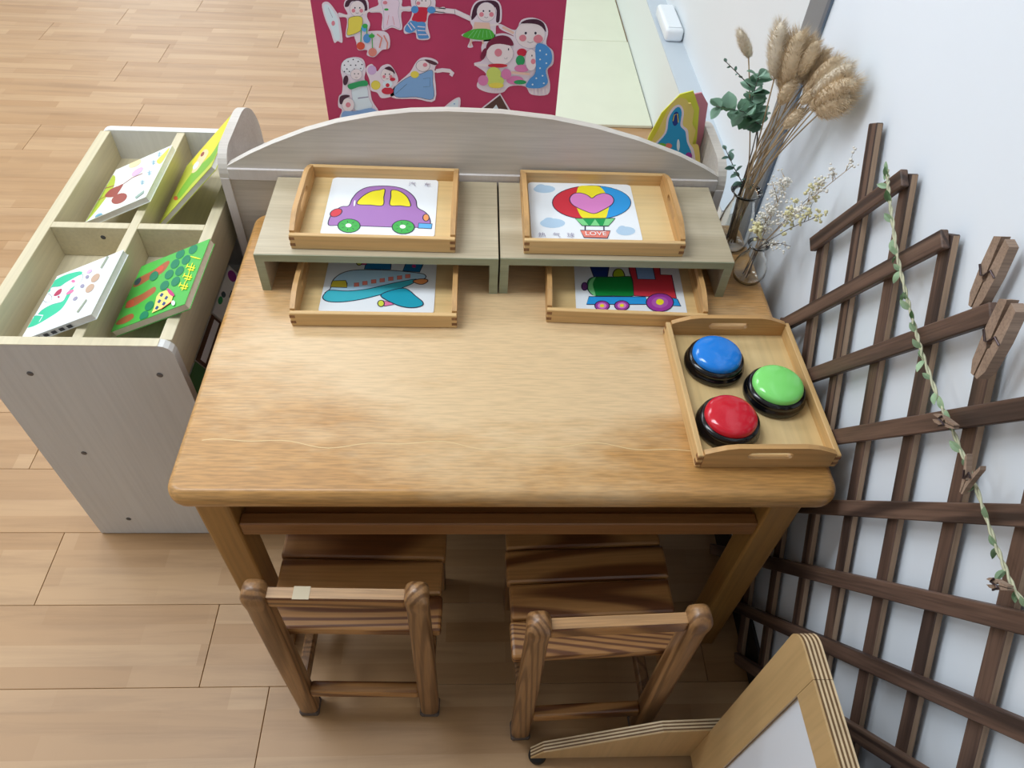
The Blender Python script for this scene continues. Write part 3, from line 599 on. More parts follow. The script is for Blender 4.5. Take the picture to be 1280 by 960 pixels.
  ('blush',(-157.1,817,-157.4,815.8,-158.1,814.7,-159.1,813.9,-160.2,813.5,-161.4,813.4,-162.4,813.8,-163.2,814.5,-163.7,815.5,-163.7,816.7,-163.4,817.9,-162.7,819,-161.7,819.8,-160.6,820.2,-159.4,820.2,-158.4,819.9,-157.6,819.1,-157.1,818.1),None,0),
  ('blush',(-142.5,817.5,-142.9,816.3,-143.5,815.2,-144.5,814.4,-145.6,814,-146.8,813.9,-147.8,814.3,-148.6,815,-149.1,816.1,-149.2,817.2,-148.8,818.4,-148.2,819.5,-147.2,820.3,-146.1,820.7,-144.9,820.8,-143.9,820.4,-143.1,819.6,-142.6,818.6),None,0),
  ('ink',(-156.7,813.4,-154,812,-151.1,813.6),'line',0.6),
  ('skin',(-186.7,808.7,-169.1,805.8),'line',4),
  ('skin',(-143,811.6,-130.7,818.8),'line',4),
  ('yellow2',(-169.3,803.9,-164.5,805.9,-157.9,807.2,-151.4,807.5,-147,806.5,-145.3,803.9,-145.3,799.7,-146.1,795.1,-147.1,791,-147.8,787.7,-148.8,784.7,-150.6,781.8,-153.5,779.3,-158.7,776.5,-165.7,773.6,-172.4,771.6,-176.7,771.4,-177.8,773.9,-176.9,778.2,-175.1,783.2,-173.6,787.8,-173,792.2,-172.6,796.8,-171.7,800.9),'ink',0.62),
  ('skyblue',(-147.5,791,-145.4,792.5,-142.4,793.8,-139.6,794.3,-137.9,793.7,-137.9,791,-138.8,786.7,-140.2,782.4,-141.7,779.7,-143.4,778.9,-145.4,779.2,-147.3,780.3,-148.5,781.8,-149,783.7,-149.1,786.4,-148.6,789),None,0),
  ('green',(-149.2,786.4,-154.1,752.1),'line',1.6),
  ('green',(-138.2,791.4,-140.6,768),'line',1.6),
  ('green',(-130.2,777.7,-132.6,740.8),'line',1.6),
  ('tulip',(-146.2,752.4,-147,749.7,-148.6,747.3,-150.9,745.5,-153.6,744.5,-156.3,744.4,-158.8,745.3,-160.7,746.9,-161.8,749.2,-162,751.8,-161.2,754.5,-159.6,756.8,-157.3,758.6,-154.7,759.6,-151.9,759.7,-149.5,758.9,-147.6,757.2,-146.4,755),None,0),
  ('blue3',(-133.6,767.1,-134.3,764,-135.8,761.2,-137.9,759.1,-140.4,758,-142.8,757.9,-145.1,758.9,-146.8,760.8,-147.7,763.5,-147.8,766.6,-147.1,769.7,-145.5,772.4,-143.4,774.5,-141,775.6,-138.5,775.7,-136.3,774.7,-134.7,772.8,-133.7,770.1),None,0),
  ('tulip2',(-124.4,741,-125.1,738.2,-126.8,735.6,-129.1,733.7,-131.9,732.6,-134.8,732.5,-137.4,733.4,-139.4,735.2,-140.5,737.7,-140.8,740.5,-140,743.3,-138.3,745.9,-135.9,747.8,-133.2,748.8,-130.4,748.9,-127.8,748.1,-125.8,746.3,-124.6,743.9),None,0),
  ('green',(-136.6,790.3,-137.1,788.8,-138.1,787.5,-139.6,786.6,-141.3,786,-143.1,785.9,-144.8,786.4,-146,787.3,-146.8,788.5,-147,789.9,-146.5,791.3,-145.5,792.6,-144,793.6,-142.3,794.1,-140.5,794.2,-138.9,793.8,-137.6,792.9,-136.8,791.7),None,0),
  ('green',(-125.5,772,-126,770.7,-127.1,769.6,-128.7,768.7,-130.6,768.2,-132.6,768.1,-134.4,768.5,-135.8,769.3,-136.7,770.4,-136.9,771.7,-136.4,773,-135.3,774.1,-133.7,775,-131.8,775.5,-129.9,775.6,-128,775.2,-126.6,774.4,-125.7,773.3),None,0),
  ('tulip2',(-120.9,775.7,-112.1,769,-118.5,749.7),'line',2.5),
  ('tulip2',(-108.1,773.8,-102.2,759.8,-104.3,747.8),'line',2.5),
 ],
 'board2': [
  ('paper',(-130.5,821,-127.3,822.7,-122.4,824.4,-117.4,826.2,-113.8,828.3,-112.8,831,-113.5,834.2,-113.5,837.2,-110.5,839.4,-102.4,840.7,-90.9,841.6,-79.5,841.6,-71.6,840.7,-68.9,838.2,-69.5,834.2,-70.7,830.3,-70.2,827.6,-66.8,827,-62,827.6,-57.2,828.4,-54,828.2,-52.6,826.5,-52.2,823.9,-52.8,821.3,-54.6,819.2,-58.1,818.7,-63.3,819.1,-68.5,818.9,-72.1,816.4,-73.1,809.9,-72.5,800.7,-71.9,791.6,-73,785.5,-76.4,784,-81.2,785.3,-86.5,787.4,-91.6,788.4,-96.9,786.8,-102.5,784,-107.5,782.1,-110.8,783.1,-111.2,788.8,-109.4,797.7,-107.7,806.7,-108.2,812.9,-112.2,815.1,-118.3,815,-124.5,814.3,-128.9,814.4,-131.1,815.7,-132,817.3,-131.9,819.2),None,0),
  ('pinkwhite',(-106.1,837.3,-100.1,839.6,-91.2,840.6,-82.3,840.2,-76.3,838.4,-74.6,834.6,-75.3,829.1,-77,822.7,-77.9,816.2,-77.4,808.8,-76.3,800.4,-75.7,792.8,-76.4,787.7,-79,786.7,-82.8,788.4,-87.2,790.7,-91.3,791.8,-95.6,790.2,-100.3,787.3,-104.4,785.2,-107.1,786,-107.6,791,-106.7,798.9,-105.3,807.6,-104.6,815.2,-105.4,821.7,-107,828.1,-107.8,833.5),'graylilac',0.5),
  ('green',(-95.3,821.1,-95.6,820.4,-96.4,819.8,-97.5,819.3,-98.9,819,-100.3,819,-101.7,819.2,-102.8,819.6,-103.4,820.2,-103.6,820.9,-103.3,821.5,-102.5,822.2,-101.4,822.7,-100,823,-98.6,823,-97.2,822.8,-96.2,822.4,-95.5,821.8),None,0),
  ('blush',(-100.6,792.7,-95.7,811),'line',0.8),
  ('blush',(-86.6,793.2,-88.9,809),'line',0.8),
  ('blush',(-96.6,833.3,-96.9,832.2,-97.7,831.3,-98.9,830.5,-100.3,830.1,-101.7,830.1,-103,830.4,-104.1,831,-104.7,831.9,-104.9,833,-104.5,834,-103.7,835,-102.6,835.7,-101.2,836.1,-99.8,836.2,-98.5,835.9,-97.4,835.2,-96.8,834.3),None,0),
  ('skin',(-128.5,817.7,-107.6,819.6),'line',3),
  ('skin',(-75.1,823,-55.5,823.7),'line',3),
 ],
 'board3': [
  ('paper',(-53.4,839.2,-53.9,841.3,-54.7,841.8,-54.3,841.5,-51,841.5,-42.7,842.3,-30.9,843.3,-19.2,843.7,-10.9,842.9,-7.8,839.9,-7.9,835.3,-8.7,830.6,-7.9,827.6,-4.4,827.1,0.4,828.2,5.1,829.4,8.3,829.3,10,827.2,10.9,823.9,10.4,820.6,8,818.1,2.7,817.4,-5.1,817.6,-13,817.6,-18.8,816,-21.8,812.2,-23.4,807,-24,801.1,-24.3,795.3,-23.6,789.3,-22,782.8,-20.6,776.8,-20.4,772.1,-22.1,769.4,-24.8,768,-28.1,767.4,-31.4,767,-35,766.8,-39,766.9,-42.8,767.6,-45.6,768.9,-46.7,771.5,-46.8,775.1,-46.9,778.5,-48.5,780.6,-52.6,780.5,-58.2,779.1,-63.7,777.6,-67.6,777.6,-69.5,779.5,-70.2,782.5,-70,786,-69.2,789.1,-67.7,791.8,-65.4,794.3,-62.8,796.8,-60.4,799.8,-58.1,803,-55.8,806.4,-53.8,810.3,-52.5,814.8,-52.2,820.8,-52.6,827.9,-53.2,834.5),None,0),
  ('skin',(-16.4,836.1,-17.4,832.5,-20,829.2,-23.9,826.7,-28.6,825.2,-33.6,825.1,-38.2,826.2,-41.9,828.4,-44.2,831.5,-44.9,835.1,-43.9,838.8,-41.2,842,-37.3,844.5,-32.6,845.9,-27.7,846.1,-23.1,845,-19.5,842.8,-17.1,839.7),'ink',0.62),
  ('blush',(-36.2,834.3,-36.5,833.3,-37.2,832.3,-38.2,831.6,-39.4,831.2,-40.7,831.1,-41.9,831.5,-42.8,832.1,-43.4,833,-43.6,834.1,-43.3,835.1,-42.6,836.1,-41.6,836.8,-40.4,837.2,-39.1,837.3,-37.9,836.9,-37,836.3,-36.4,835.4),None,0),
  ('ink',(-31.7,838.9,-32,838.1,-32.9,837.7,-33.6,838,-33.9,838.8,-33.6,839.6,-32.7,839.9,-32,839.7),None,0),
  ('ink',(-24.8,839.1,-25.1,838.3,-26,838,-26.8,838.3,-27.1,839.1,-26.7,839.8,-25.9,840.2,-25.1,839.9),None,0),
  ('red2',(-46.8,826.2,-41.5,827.3,-34,827.8,-26.7,827.6,-21.8,826.6,-20.5,824.8,-21.2,822.2,-22.8,819,-24.1,815.8,-24.7,812.2,-25.2,808.1,-26,804.4,-27.5,801.6,-29.8,800.3,-32.7,800,-36,800.2,-39.3,800.5,-43,800.8,-47.2,801.2,-50.9,802,-53.1,803.5,-53.3,805.8,-52.1,808.7,-50.3,811.9,-49,814.9,-48.9,818,-49.2,821.3,-48.9,824.2),None,0),
  ('blue3',(-40,823.1,-40.5,820.8,-41.9,818.7,-43.8,817.2,-46.1,816.3,-48.5,816.2,-50.8,816.9,-52.5,818.4,-53.6,820.3,-53.9,822.6,-53.3,824.9,-52,827,-50.1,828.5,-47.8,829.4,-45.4,829.5,-43.2,828.8,-41.4,827.3,-40.3,825.4),None,0),
  ('blue3',(-8.3,823.6,-8.8,821.4,-10.3,819.5,-12.4,818,-15,817.1,-17.8,817,-20.3,817.7,-22.4,819,-23.7,820.9,-24.1,823,-23.5,825.2,-22,827.1,-19.9,828.5,-17.3,829.4,-14.6,829.5,-12,828.8,-10,827.5,-8.7,825.7),None,0),
  ('blue3',(-54.4,802.3,-51.1,802.5,-47.2,802,-43.7,801,-41.7,799.3,-41.6,796.7,-42.9,793.1,-44.9,789.5,-47,786.4,-49.4,784.1,-52.3,782,-55.2,780.5,-58,779.8,-60.9,780,-64,781.1,-66.5,782.7,-67.9,784.6,-67.8,786.9,-66.6,789.7,-64.8,792.6,-63,795.1,-61.2,797.4,-59.2,799.6,-56.9,801.3),None,0),
  ('blue3',(-44,799.2,-40.8,800.7,-36.3,801.4,-31.8,801.1,-28.8,799.8,-27.8,796.8,-28.2,792.4,-28.8,787.7,-28.8,783.6,-27.2,780.3,-25,777.2,-23.1,774.6,-22.8,772.5,-24.9,771.1,-28.6,770.3,-32.7,769.9,-36,769.7,-38.3,769.5,-40.2,769.5,-41.8,770,-43.1,771.4,-44.1,774,-44.9,777.6,-45.4,781.6,-45.7,785.3,-45.9,789.1,-46,793.1,-45.5,796.7),None,0),
  ('paper',(-61.7,796.3,-54.2,785),'line',1.8),
  ('paper',(-56.9,799.2,-48.1,788.7),'line',1.8),
  ('paper',(-43.2,792.4,-29.1,791.7),'line',1.8),
  ('paper',(-43.6,785.4,-28.7,784.8),'line',1.8),
  ('paper',(-42.8,777.3,-26.2,777.8),'line',1.8),
 ],
 'board4': [
  ('paper',(-9.2,824.2,-0.2,823.4,27.6,821.7,57,809.6),'line',9),
  ('skin',(-9.2,824,-0.2,823.2,27.6,821.5,57,809.6),'line',5.5),
  ('ink',(26.8,825.5,27.8,817.7),'line',0.6),
 ],
 'board5': [
  ('paper',(55.6,806.2,55.7,811.7,56.3,818.2,57.3,824.5,59,830,61.1,834.4,63.7,838.2,67.1,841.3,71.7,843.7,78.3,845.3,86.7,846.3,95,846.5,101.6,845.8,106.1,844.2,109.4,841.8,111.7,838.4,113.5,834.1,114.8,828,115.3,820.4,115.2,812.9,114.5,807.1,112.7,804.2,110,803.2,107.3,802.3,105.3,799.8,104.6,794.8,104.7,788.2,104.7,781.6,103.6,776.4,101.2,773.2,98.2,771.2,94.2,769.9,89.3,768.8,82.5,768.3,74,768.5,66,768.6,60.5,767.8,59,765.6,60,762.4,61.6,759.3,61.8,757.1,59.6,755.9,56.1,755.2,52.8,755.4,50.9,756.7,51.5,759.7,53.7,764.1,55.7,768.8,55.7,772.4,52.1,774.5,46.3,775.8,41,777.1,39,778.9,42.3,781.5,49,784.6,56,787.9,60.4,791.3,60.8,794.7,59.1,798,56.8,801.7),None,0),
  ('hair',(58.4,807.4,58.1,810.9,58.8,817.3,60.2,824.4,62.1,830.1,64.1,833.9,66.7,837.1,69.9,839.6,74,841.6,79.7,843,86.7,843.9,93.7,844.1,99.3,843.6,103.3,842.4,106.3,840.5,108.6,837.8,110.3,834,111.4,828.2,111.8,820.6,111.7,813.3,111.1,808.1,109.9,805.4,108,804.2,106,804.6,104.6,806.7,104.5,811.6,105.2,818.9,105.2,826.3,103.2,831.5,97.8,834.3,90.1,835.8,82.3,836,76.4,835,73.4,832.3,72,828.1,71.1,823.3,69.6,819.1,66.8,815.1,63.4,810.8,60.3,807.8),None,0),
  ('skin',(103.6,823.7,102.7,817.7,99.8,812.2,95.1,808.1,89.3,805.8,83.1,805.6,77.2,807.5,72.4,811.3,69.3,816.5,68.2,822.5,69.2,828.5,72.2,833.8,76.8,837.8,82.5,840.1,88.6,840.3,94.4,838.4,99.2,834.8,102.4,829.6),'graylilac',0.5),
  ('ink',(82.1,824.7,81.7,823.4,80.6,822.8,79.4,823.3,79,824.6,79.4,825.9,80.5,826.5,81.6,826),None,0),
  ('ink',(93.6,825.1,93.2,823.8,92.1,823.2,91,823.7,90.5,825,90.9,826.3,92,826.9,93.1,826.4),None,0),
  ('blush',(81.4,818.5,81.1,817.1,80.4,815.8,79.3,814.8,77.9,814.2,76.4,814.2,75,814.6,73.9,815.5,73.1,816.8,72.8,818.2,73.1,819.7,73.8,821,74.9,822,76.3,822.5,77.8,822.6,79.2,822.1,80.3,821.2,81.1,820),None,0),
  ('blush',(100,819.2,99.8,817.7,99.1,816.4,98,815.4,96.6,814.9,95.1,814.8,93.7,815.3,92.5,816.2,91.8,817.5,91.5,818.9,91.7,820.3,92.4,821.6,93.5,822.6,94.9,823.2,96.4,823.2,97.8,822.8,98.9,821.9,99.7,820.6),None,0),
  ('ink',(82.5,814.2,86.1,812.5,89.6,814.4),'line',0.6),
  ('skin2',(63.9,804.2,92.2,804,94.8,790.2,61.6,789.1),None,0),
  ('grass',(41.9,779.5,44.8,782.2,49.9,785.5,56.2,788.7,62.8,791,70.3,792.2,79,792.8,87.3,792.6,93.6,791.3,98,788.5,101.1,784.2,102.4,779.8,101.7,776.3,97.9,774.2,91.6,772.7,84.3,771.7,77.3,771.2,70.4,771.3,63.1,772,56.3,773,50.9,774.1,46.7,775.1,43.4,776.3,41.6,777.6),None,0),
  ('ltgreen',(64,789.1,52.1,774.6),'line',1),
  ('ltgreen',(69.7,789.3,61.2,775),'line',1),
  ('ltgreen',(75.4,789.5,70.3,775.3),'line',1),
  ('ltgreen',(81.1,789.7,79.4,775.6),'line',1),
  ('ltgreen',(86.8,789.9,88.5,775.9),'line',1),
  ('ltgreen',(92.5,790.1,97.6,776.2),'line',1),
  ('skin2',(59.3,771.3,55.8,759.3),'line',3),
  ('skin2',(79.7,771.3,81,763.7),'line',3),
  ('skin',(93.4,799.4,109.9,802.3),'line',4),
 ],
 'board6': [
  ('paper',(112.3,802.4,117.8,800.5,126,796.5,134.5,792.9,141.2,791.8,145,794.8,147.2,800.3,149.1,806.3,152.1,810.7,156.6,813.2,161.9,814.9,167.5,815.8,173,816,178.7,815.3,184.6,813.7,190.2,811.5,194.8,808.7,198.4,805.3,201.2,801.2,203.2,796.6,204.6,791.7,204.6,786,203.5,779.6,202.5,773.3,202.9,767.9,205.7,763.9,210,760.9,214.3,757.9,217.5,753.9,219.2,748.2,220.1,741.5,220.3,734.8,219.7,729.2,217.6,725.5,214.4,722.9,211.2,720.3,209.6,716.3,210.5,710.2,212.9,702.9,215.5,695.2,217,688.2,217.7,681.7,218,675.3,217,669.7,213.8,665.6,207.2,663.4,197.9,662.6,188.3,663.1,180.7,664.6,176.2,667.9,173.6,673,171,678,166.9,681.3,160.1,682.6,151.8,682.7,143.5,681.9,136.6,680.3,132.2,677.5,129.1,673.5,126.2,669.5,121.9,666.7,115.8,665.3,108.5,664.7,101,664.9,94,665.8,87.3,667.3,80.6,669.6,74.9,672.5,71.1,675.6,69.6,679.2,69.9,683.2,71.4,687.4,73.4,691.3,77.2,694.6,82.6,697.7,87,700.9,88.2,704.6,83.7,709.3,75.5,714.7,67.4,719.8,63.2,724,65,726.4,70.4,727.7,76.5,729.1,80.3,732,80.7,737.1,79.4,743.5,77.8,750.3,77.5,756.4,78.5,761.8,80.1,767.1,82.7,771.8,86.8,775.8,93.2,779.2,101.5,782,110.1,784.1,117.6,785.2,124.4,784.7,130.9,782.9,136.2,781,139.4,780,139.9,780.4,138.3,781.4,135.4,782.8,132,784.5,127.5,786.3,121.8,788.5,116.4,790.8,112.6,793.2,110.5,795.9,109.4,799,109.9,801.5),None,0),
  ('skin2',(117.2,796.8,139.1,785.9),'line',5),
  ('skin',(199.5,785.6,198.5,776.5,194.1,768.3,186.8,762.1,177.6,758.5,167.5,758.2,157.8,761.1,149.7,766.8,144.3,774.7,142.1,783.6,143.4,792.7,147.9,800.6,155.2,806.7,164.2,810,174.1,810.4,183.5,807.7,191.5,802.2,197.1,794.5),'graylilac',0.5),
  ('ink',(164.4,787.1,163.8,785.2,162.2,784.4,160.5,785.1,159.7,786.9,160.3,788.7,161.9,789.5,163.6,788.8),None,0),
  ('ink',(183,787.7,182.5,785.9,180.9,785,179.1,785.7,178.3,787.5,178.9,789.4,180.5,790.2,182.2,789.5),None,0),
  ('blush',(163.7,777.8,163.5,775.6,162.4,773.6,160.6,772.1,158.4,771.3,156,771.2,153.7,771.9,151.8,773.3,150.4,775.1,149.9,777.3,150.2,779.5,151.3,781.4,153.1,782.9,155.3,783.7,157.7,783.8,160,783.2,161.9,781.8,163.2,779.9),None,0),
  ('blush',(194,778.8,193.8,776.6,192.7,774.7,191,773.2,188.8,772.3,186.3,772.3,184,772.9,182.1,774.3,180.7,776.2,180.2,778.3,180.4,780.5,181.5,782.5,183.2,784,185.4,784.8,187.8,784.9,190.1,784.2,192.1,782.8,193.4,781),None,0),
  ('ink',(165.9,771.2,171.8,768.7,177.5,771.6),'line',0.6),
  ('hair',(151.2,804.9,152,806.2,154.4,808,157.8,810,161.5,811.5,165.7,812.5,170.6,813.3,175.7,813.7,180.3,813.5,184.4,812.6,188.5,811.1,192.1,809,195,806.4,197.4,802.5,199.3,797.4,200.4,792.9,200.6,790.4,199.5,791,197.3,793.6,194.6,796.9,192,799.4,189.5,801,187,802.4,184.1,803.5,180.9,804.3,177.1,804.9,172.7,805.2,168.3,805.3,164.2,805.4,160.2,805.2,156.1,804.8,152.8,804.6),None,0),
  ('blush',(195.6,777.2,195.3,774.6,193.9,772.3,191.6,770.5,188.6,769.5,185.4,769.3,182.4,770.1,179.8,771.8,178.1,774,177.4,776.6,177.7,779.2,179.2,781.5,181.5,783.3,184.4,784.3,187.5,784.4,190.6,783.6,193.1,782,194.9,779.8),None,0),
  ('red2',(166.4,750.2,166,747.5,164.5,745.1,162,743.2,158.8,742.2,155.4,742.1,152.2,742.9,149.5,744.6,147.7,746.9,147,749.5,147.4,752.2,149,754.6,151.5,756.4,154.6,757.5,158,757.6,161.2,756.8,163.9,755.1,165.7,752.8),None,0),
  ('green2',(163.2,734.3,162.9,730.7,161.6,727.5,159.3,725.1,156.5,723.8,153.4,723.7,150.4,724.8,148,727.1,146.3,730.2,145.6,733.7,145.9,737.3,147.3,740.5,149.5,742.8,152.3,744.2,155.4,744.3,158.3,743.1,160.8,740.9,162.5,737.9),None,0),
  ('pink2',(173.3,718.9,172.6,716.3,170.2,713.9,166.3,712.1,161.5,711,156.3,710.8,151.4,711.6,147.3,713.1,144.6,715.3,143.6,717.9,144.4,720.5,146.8,722.8,150.7,724.7,155.5,725.7,160.6,725.9,165.5,725.2,169.6,723.6,172.3,721.4),None,0),
  ('pink2',(163.6,694.3,162.7,691.2,159.8,688.5,155.2,686.3,149.5,685.1,143.4,684.9,137.6,685.8,132.8,687.6,129.7,690.1,128.5,693.1,129.4,696.1,132.4,698.9,136.9,701,142.6,702.2,148.7,702.4,154.4,701.6,159.2,699.8,162.4,697.2),None,0),
  ('green2',(168.9,690.5,168.2,688.9,166.1,687.4,162.8,686.3,158.7,685.6,154.4,685.4,150.2,685.9,146.8,686.8,144.6,688.1,143.7,689.7,144.4,691.3,146.5,692.8,149.8,694,153.9,694.6,158.2,694.8,162.3,694.4,165.7,693.4,168,692.1),None,0),
  ('skin',(140.5,747.6,139.2,739.6,134.9,732.4,127.9,726.8,119.2,723.7,109.7,723.4,100.8,725.9,93.5,731,88.7,737.9,86.9,745.8,88.4,753.7,92.8,760.8,99.8,766.1,108.3,769.1,117.5,769.4,126.3,767,133.5,762.2,138.5,755.4),'graylilac',0.5),
  ('maroon',(86.8,749.4,86.3,751.5,86.5,755.9,87.4,760.9,88.9,765.2,91.2,768.6,94.2,771.7,97.6,774.5,101.2,776.8,105,778.7,109.3,780.2,113.6,781.2,117.8,781.6,121.8,781.3,125.9,780.5,129.7,779,132.8,777,135.7,773.7,138.4,769.5,139.9,765.4,139,762.8,134.7,762.4,127.7,763.4,120,764.8,113.5,765.3,108.6,765,104.2,764.3,100.3,763.1,96.7,761.4,93.5,758.3,90.6,754.2,88.3,750.7),None,0),
  ('maroon',(87.2,742.9,85.5,739,83.5,735.7,81.4,733.5,79.4,732.6,77.8,733.2,76.8,735.1,76.5,738.1,76.9,741.9,77.9,745.9,79.6,749.8,81.6,753,83.7,755.2,85.6,756.1,87.2,755.5,88.3,753.7,88.6,750.7,88.2,747),None,0),
  ('blush',(118,748.5,117.6,745.9,116.5,743.5,114.6,741.6,112.2,740.6,109.7,740.5,107.3,741.4,105.3,743.1,103.9,745.4,103.4,748,103.8,750.7,105,753.1,106.8,754.9,109.2,755.9,111.7,756,114.1,755.2,116.1,753.5,117.5,751.2),None,0),
  ('ink',(131.6,755.3,131.3,753.6,130.5,752.9,129.6,753.5,129.2,755.3,129.4,757,130.3,757.7,131.2,757),None,0),
  ('ink',(123,737.9,126.8,736.1,129.1,739.8),'line',0.6),
  ('crimson',(129.8,723.2,128.6,721.8,125.2,720.5,120,719.4,113.6,718.7,106.7,718.5,100.3,718.7,95,719.5,91.5,720.6,90.3,721.9,91.5,723.3,94.9,724.6,100.1,725.7,106.5,726.4,113.3,726.6,119.8,726.3,125,725.6,128.5,724.5),None,0),
  ('lime3',(117.5,706.9,116.8,702.3,114.4,698.2,110.6,695.1,105.9,693.3,100.9,693.2,96.1,694.6,92.2,697.5,89.6,701.4,88.7,705.9,89.4,710.5,91.9,714.5,95.6,717.6,100.2,719.3,105.2,719.4,109.9,718,113.8,715.2,116.5,711.4),None,0),
  ('lime3',(124,691.7,123.1,687.6,120.1,684,115.4,681.2,109.5,679.6,103.2,679.4,97.2,680.6,92.3,683.1,89.1,686.5,88,690.5,89,694.5,92,698.1,96.7,700.8,102.6,702.4,108.8,702.6,114.7,701.4,119.6,699,122.8,695.6),None,0),
  ('pink2',(92.7,691.9,92.1,688.2,90.4,684.8,87.6,682.3,84.2,680.9,80.5,680.8,77.1,682,74.2,684.3,72.4,687.5,71.7,691.2,72.3,695,74.1,698.3,76.8,700.8,80.2,702.1,83.8,702.3,87.3,701.1,90.1,698.8,92,695.6),None,0),
  ('pink2',(137.9,706.3,137.5,702.6,135.9,699.3,133.4,696.8,130.2,695.4,126.7,695.3,123.4,696.5,120.6,698.8,118.8,702,118,705.6,118.5,709.3,120.1,712.5,122.7,715,125.8,716.4,129.3,716.5,132.6,715.3,135.3,713.1,137.2,709.9),None,0),
  ('yellow2',(123.9,682.5,123,680.5,120.5,678.7,116.5,677.3,111.6,676.5,106.3,676.3,101.4,676.8,97.3,678,94.6,679.6,93.7,681.6,94.5,683.6,97.1,685.4,101.1,686.8,106,687.6,111.2,687.8,116.2,687.3,120.2,686.1,122.9,684.5),None,0),
  ('skin',(64.4,723.5,91.5,722.4),'line',5),
  ('skin2',(137.8,710.1,175.3,707.5),'line',5),
  ('skin',(98.8,676.5,96.5,667.2),'line',1.6),
  ('skin',(104.4,676.7,102.1,667.3),'line',1.6),
  ('skin',(109.9,676.8,107.7,667.5),'line',1.6),
  ('skin',(115.5,677,113.3,667.7),'line',1.6),
  ('skin',(121,677.2,118.8,667.9),'line',1.6),
  ('skin',(187.2,736.9,187,729.4,185.4,722.7,182.6,717.6,178.9,714.8,174.8,714.7,170.7,717.2,167.2,722.1,164.8,728.6,163.6,736.1,163.9,743.5,165.5,750.1,168.4,754.9,172,757.6,176,757.7,180,755.3,183.5,750.7,186,744.3),'graylilac',0.5),
  ('hood',(182.6,764.3,185.4,768.6,189.9,769.6,194.9,768.7,199.3,767.3,203.3,765.5,207.1,762.6,210.6,759,213.3,755,215,750.3,216.2,744.9,216.5,739.3,216,734.1,214.1,729.5,210.8,725.3,207.6,721,205.9,716.2,206.8,710.3,209.3,703.7,211.6,697.3,212.1,692,210.3,687.7,206.9,684.2,202.5,681.5,197.4,679.7,190.6,678.7,182.2,678.5,174.4,679.2,169.4,680.9,168.3,683.9,169.6,688.1,172.2,692.7,174.7,697.2,177.5,700.6,181,703.5,184.2,707.5,186.1,714.2,185.7,725.7,183.9,740.4,182.3,754.5),None,0),
  ('blush',(184.5,733.8,184.3,731.9,183.6,730.2,182.5,729,181,728.3,179.3,728.2,177.8,728.8,176.4,730,175.5,731.6,175.1,733.5,175.3,735.3,176,737,177.1,738.3,178.6,739,180.2,739,181.8,738.4,183.1,737.3,184.1,735.6),None,0),
  ('ink',(177.8,745.2,177.5,743.8,176.7,743.2,175.8,743.7,175.3,745.1,175.6,746.5,176.4,747.1,177.3,746.6),None,0),
  ('icy',(193.4,755.5,193,754.3,191.9,753.7,190.6,754.2,190,755.4,190.4,756.6,191.6,757.1,192.8,756.7),None,0),
  ('icy',(206.2,748.6,205.8,747.4,204.6,746.8,203.4,747.3,202.8,748.5,203.2,749.7,204.4,750.3,205.6,749.8),None,0),
  ('icy',(194.7,738.4,194.3,737.1,193.1,736.6,191.9,737,191.3,738.2,191.7,739.5,192.9,740,194.1,739.6),None,0),
  ('icy',(207.6,731.3,207.2,730.1,206,729.5,204.8,730,204.2,731.2,204.6,732.5,205.8,733,207,732.5),None,0),
  ('icy',(196.1,720.9,195.6,719.6,194.5,719.1,193.2,719.6,192.6,720.8,193,722,194.2,722.6,195.5,722.1),None,0),
  ('icy',(190.1,700.3,189.7,699,188.5,698.4,187.2,698.9,186.6,700.2,187,701.5,188.2,702,189.5,701.6),None,0),
  ('icy',(202.2,705.8,201.8,704.6,200.6,704,199.3,704.5,198.7,705.7,199.1,707,200.3,707.6,201.6,707.1),None,0),
  ('icy',(206,690.5,205.5,689.2,204.3,688.6,203,689.1,202.4,690.3,202.8,691.6,204,692.2,205.3,691.7),None,0),
  ('icy',(183.5,687.1,183,685.8,181.8,685.2,180.5,685.7,179.9,687,180.4,688.3,181.6,688.9,182.9,688.4),None,0),
  ('skin',(182.2,679.2,182.6,666.5),'line',2),
  ('skin',(189.3,679.4,190.2,666.7),'line',2),
  ('skin',(196.4,679.7,197.9,667),'line',2),
  ('skin',(203.5,679.9,205.5,667.2),'line',2),
  ('skin',(210.6,680.1,213.2,667.5),'line',2),
 ],
 'board7': [
  ('paper',(67.8,621.5,117.4,665.2,143,623.9),None,0),
  ('tent',(72.4,621.6,117.3,661.2,138.6,623.7),None,0),
  ('icy',(96.3,622.4,110,640.7,119.6,623.1),None,0),
 ],
 'board8': [
  ('paper',(-4.6,619.2,-3.5,623.7,1.8,630.4,8.9,637.5,15.2,643.1,20.8,647.5,27,651.6,32.3,653.9,35.7,653.2,36.8,647.6,36.4,638.4,34.3,628.6,30.3,621.7,22.3,618.4,11.2,616.9,0.9,617.3),None,0),
  ('icy',(0.6,623.5,1.9,626.7,6.6,631.4,12.6,636.4,17.7,640.5,21.8,644,26.1,647.3,29.6,649.4,31.8,649,32.6,644.7,32.3,637.4,30.8,629.7,27.7,624.4,21.5,622,12.8,621.3,4.8,621.9),None,0),
  ('blue3',(16.5,630.9,16,629.9,14.9,629.5,13.8,629.8,13.4,630.8,13.9,631.8,15,632.2,16,631.8),None,0),
  ('blue3',(25.6,639.4,25.1,638.4,24,638,22.9,638.3,22.5,639.3,23,640.2,24.1,640.7,25.1,640.3),None,0),
  ('blue3',(28,631.3,27.6,630.3,26.5,629.8,25.4,630.2,25,631.2,25.4,632.1,26.5,632.6,27.6,632.2),None,0),
  ('blue3',(11.3,626.6,10.8,625.6,9.7,625.2,8.6,625.5,8.2,626.5,8.6,627.5,9.7,627.9,10.8,627.6),None,0),
 ],
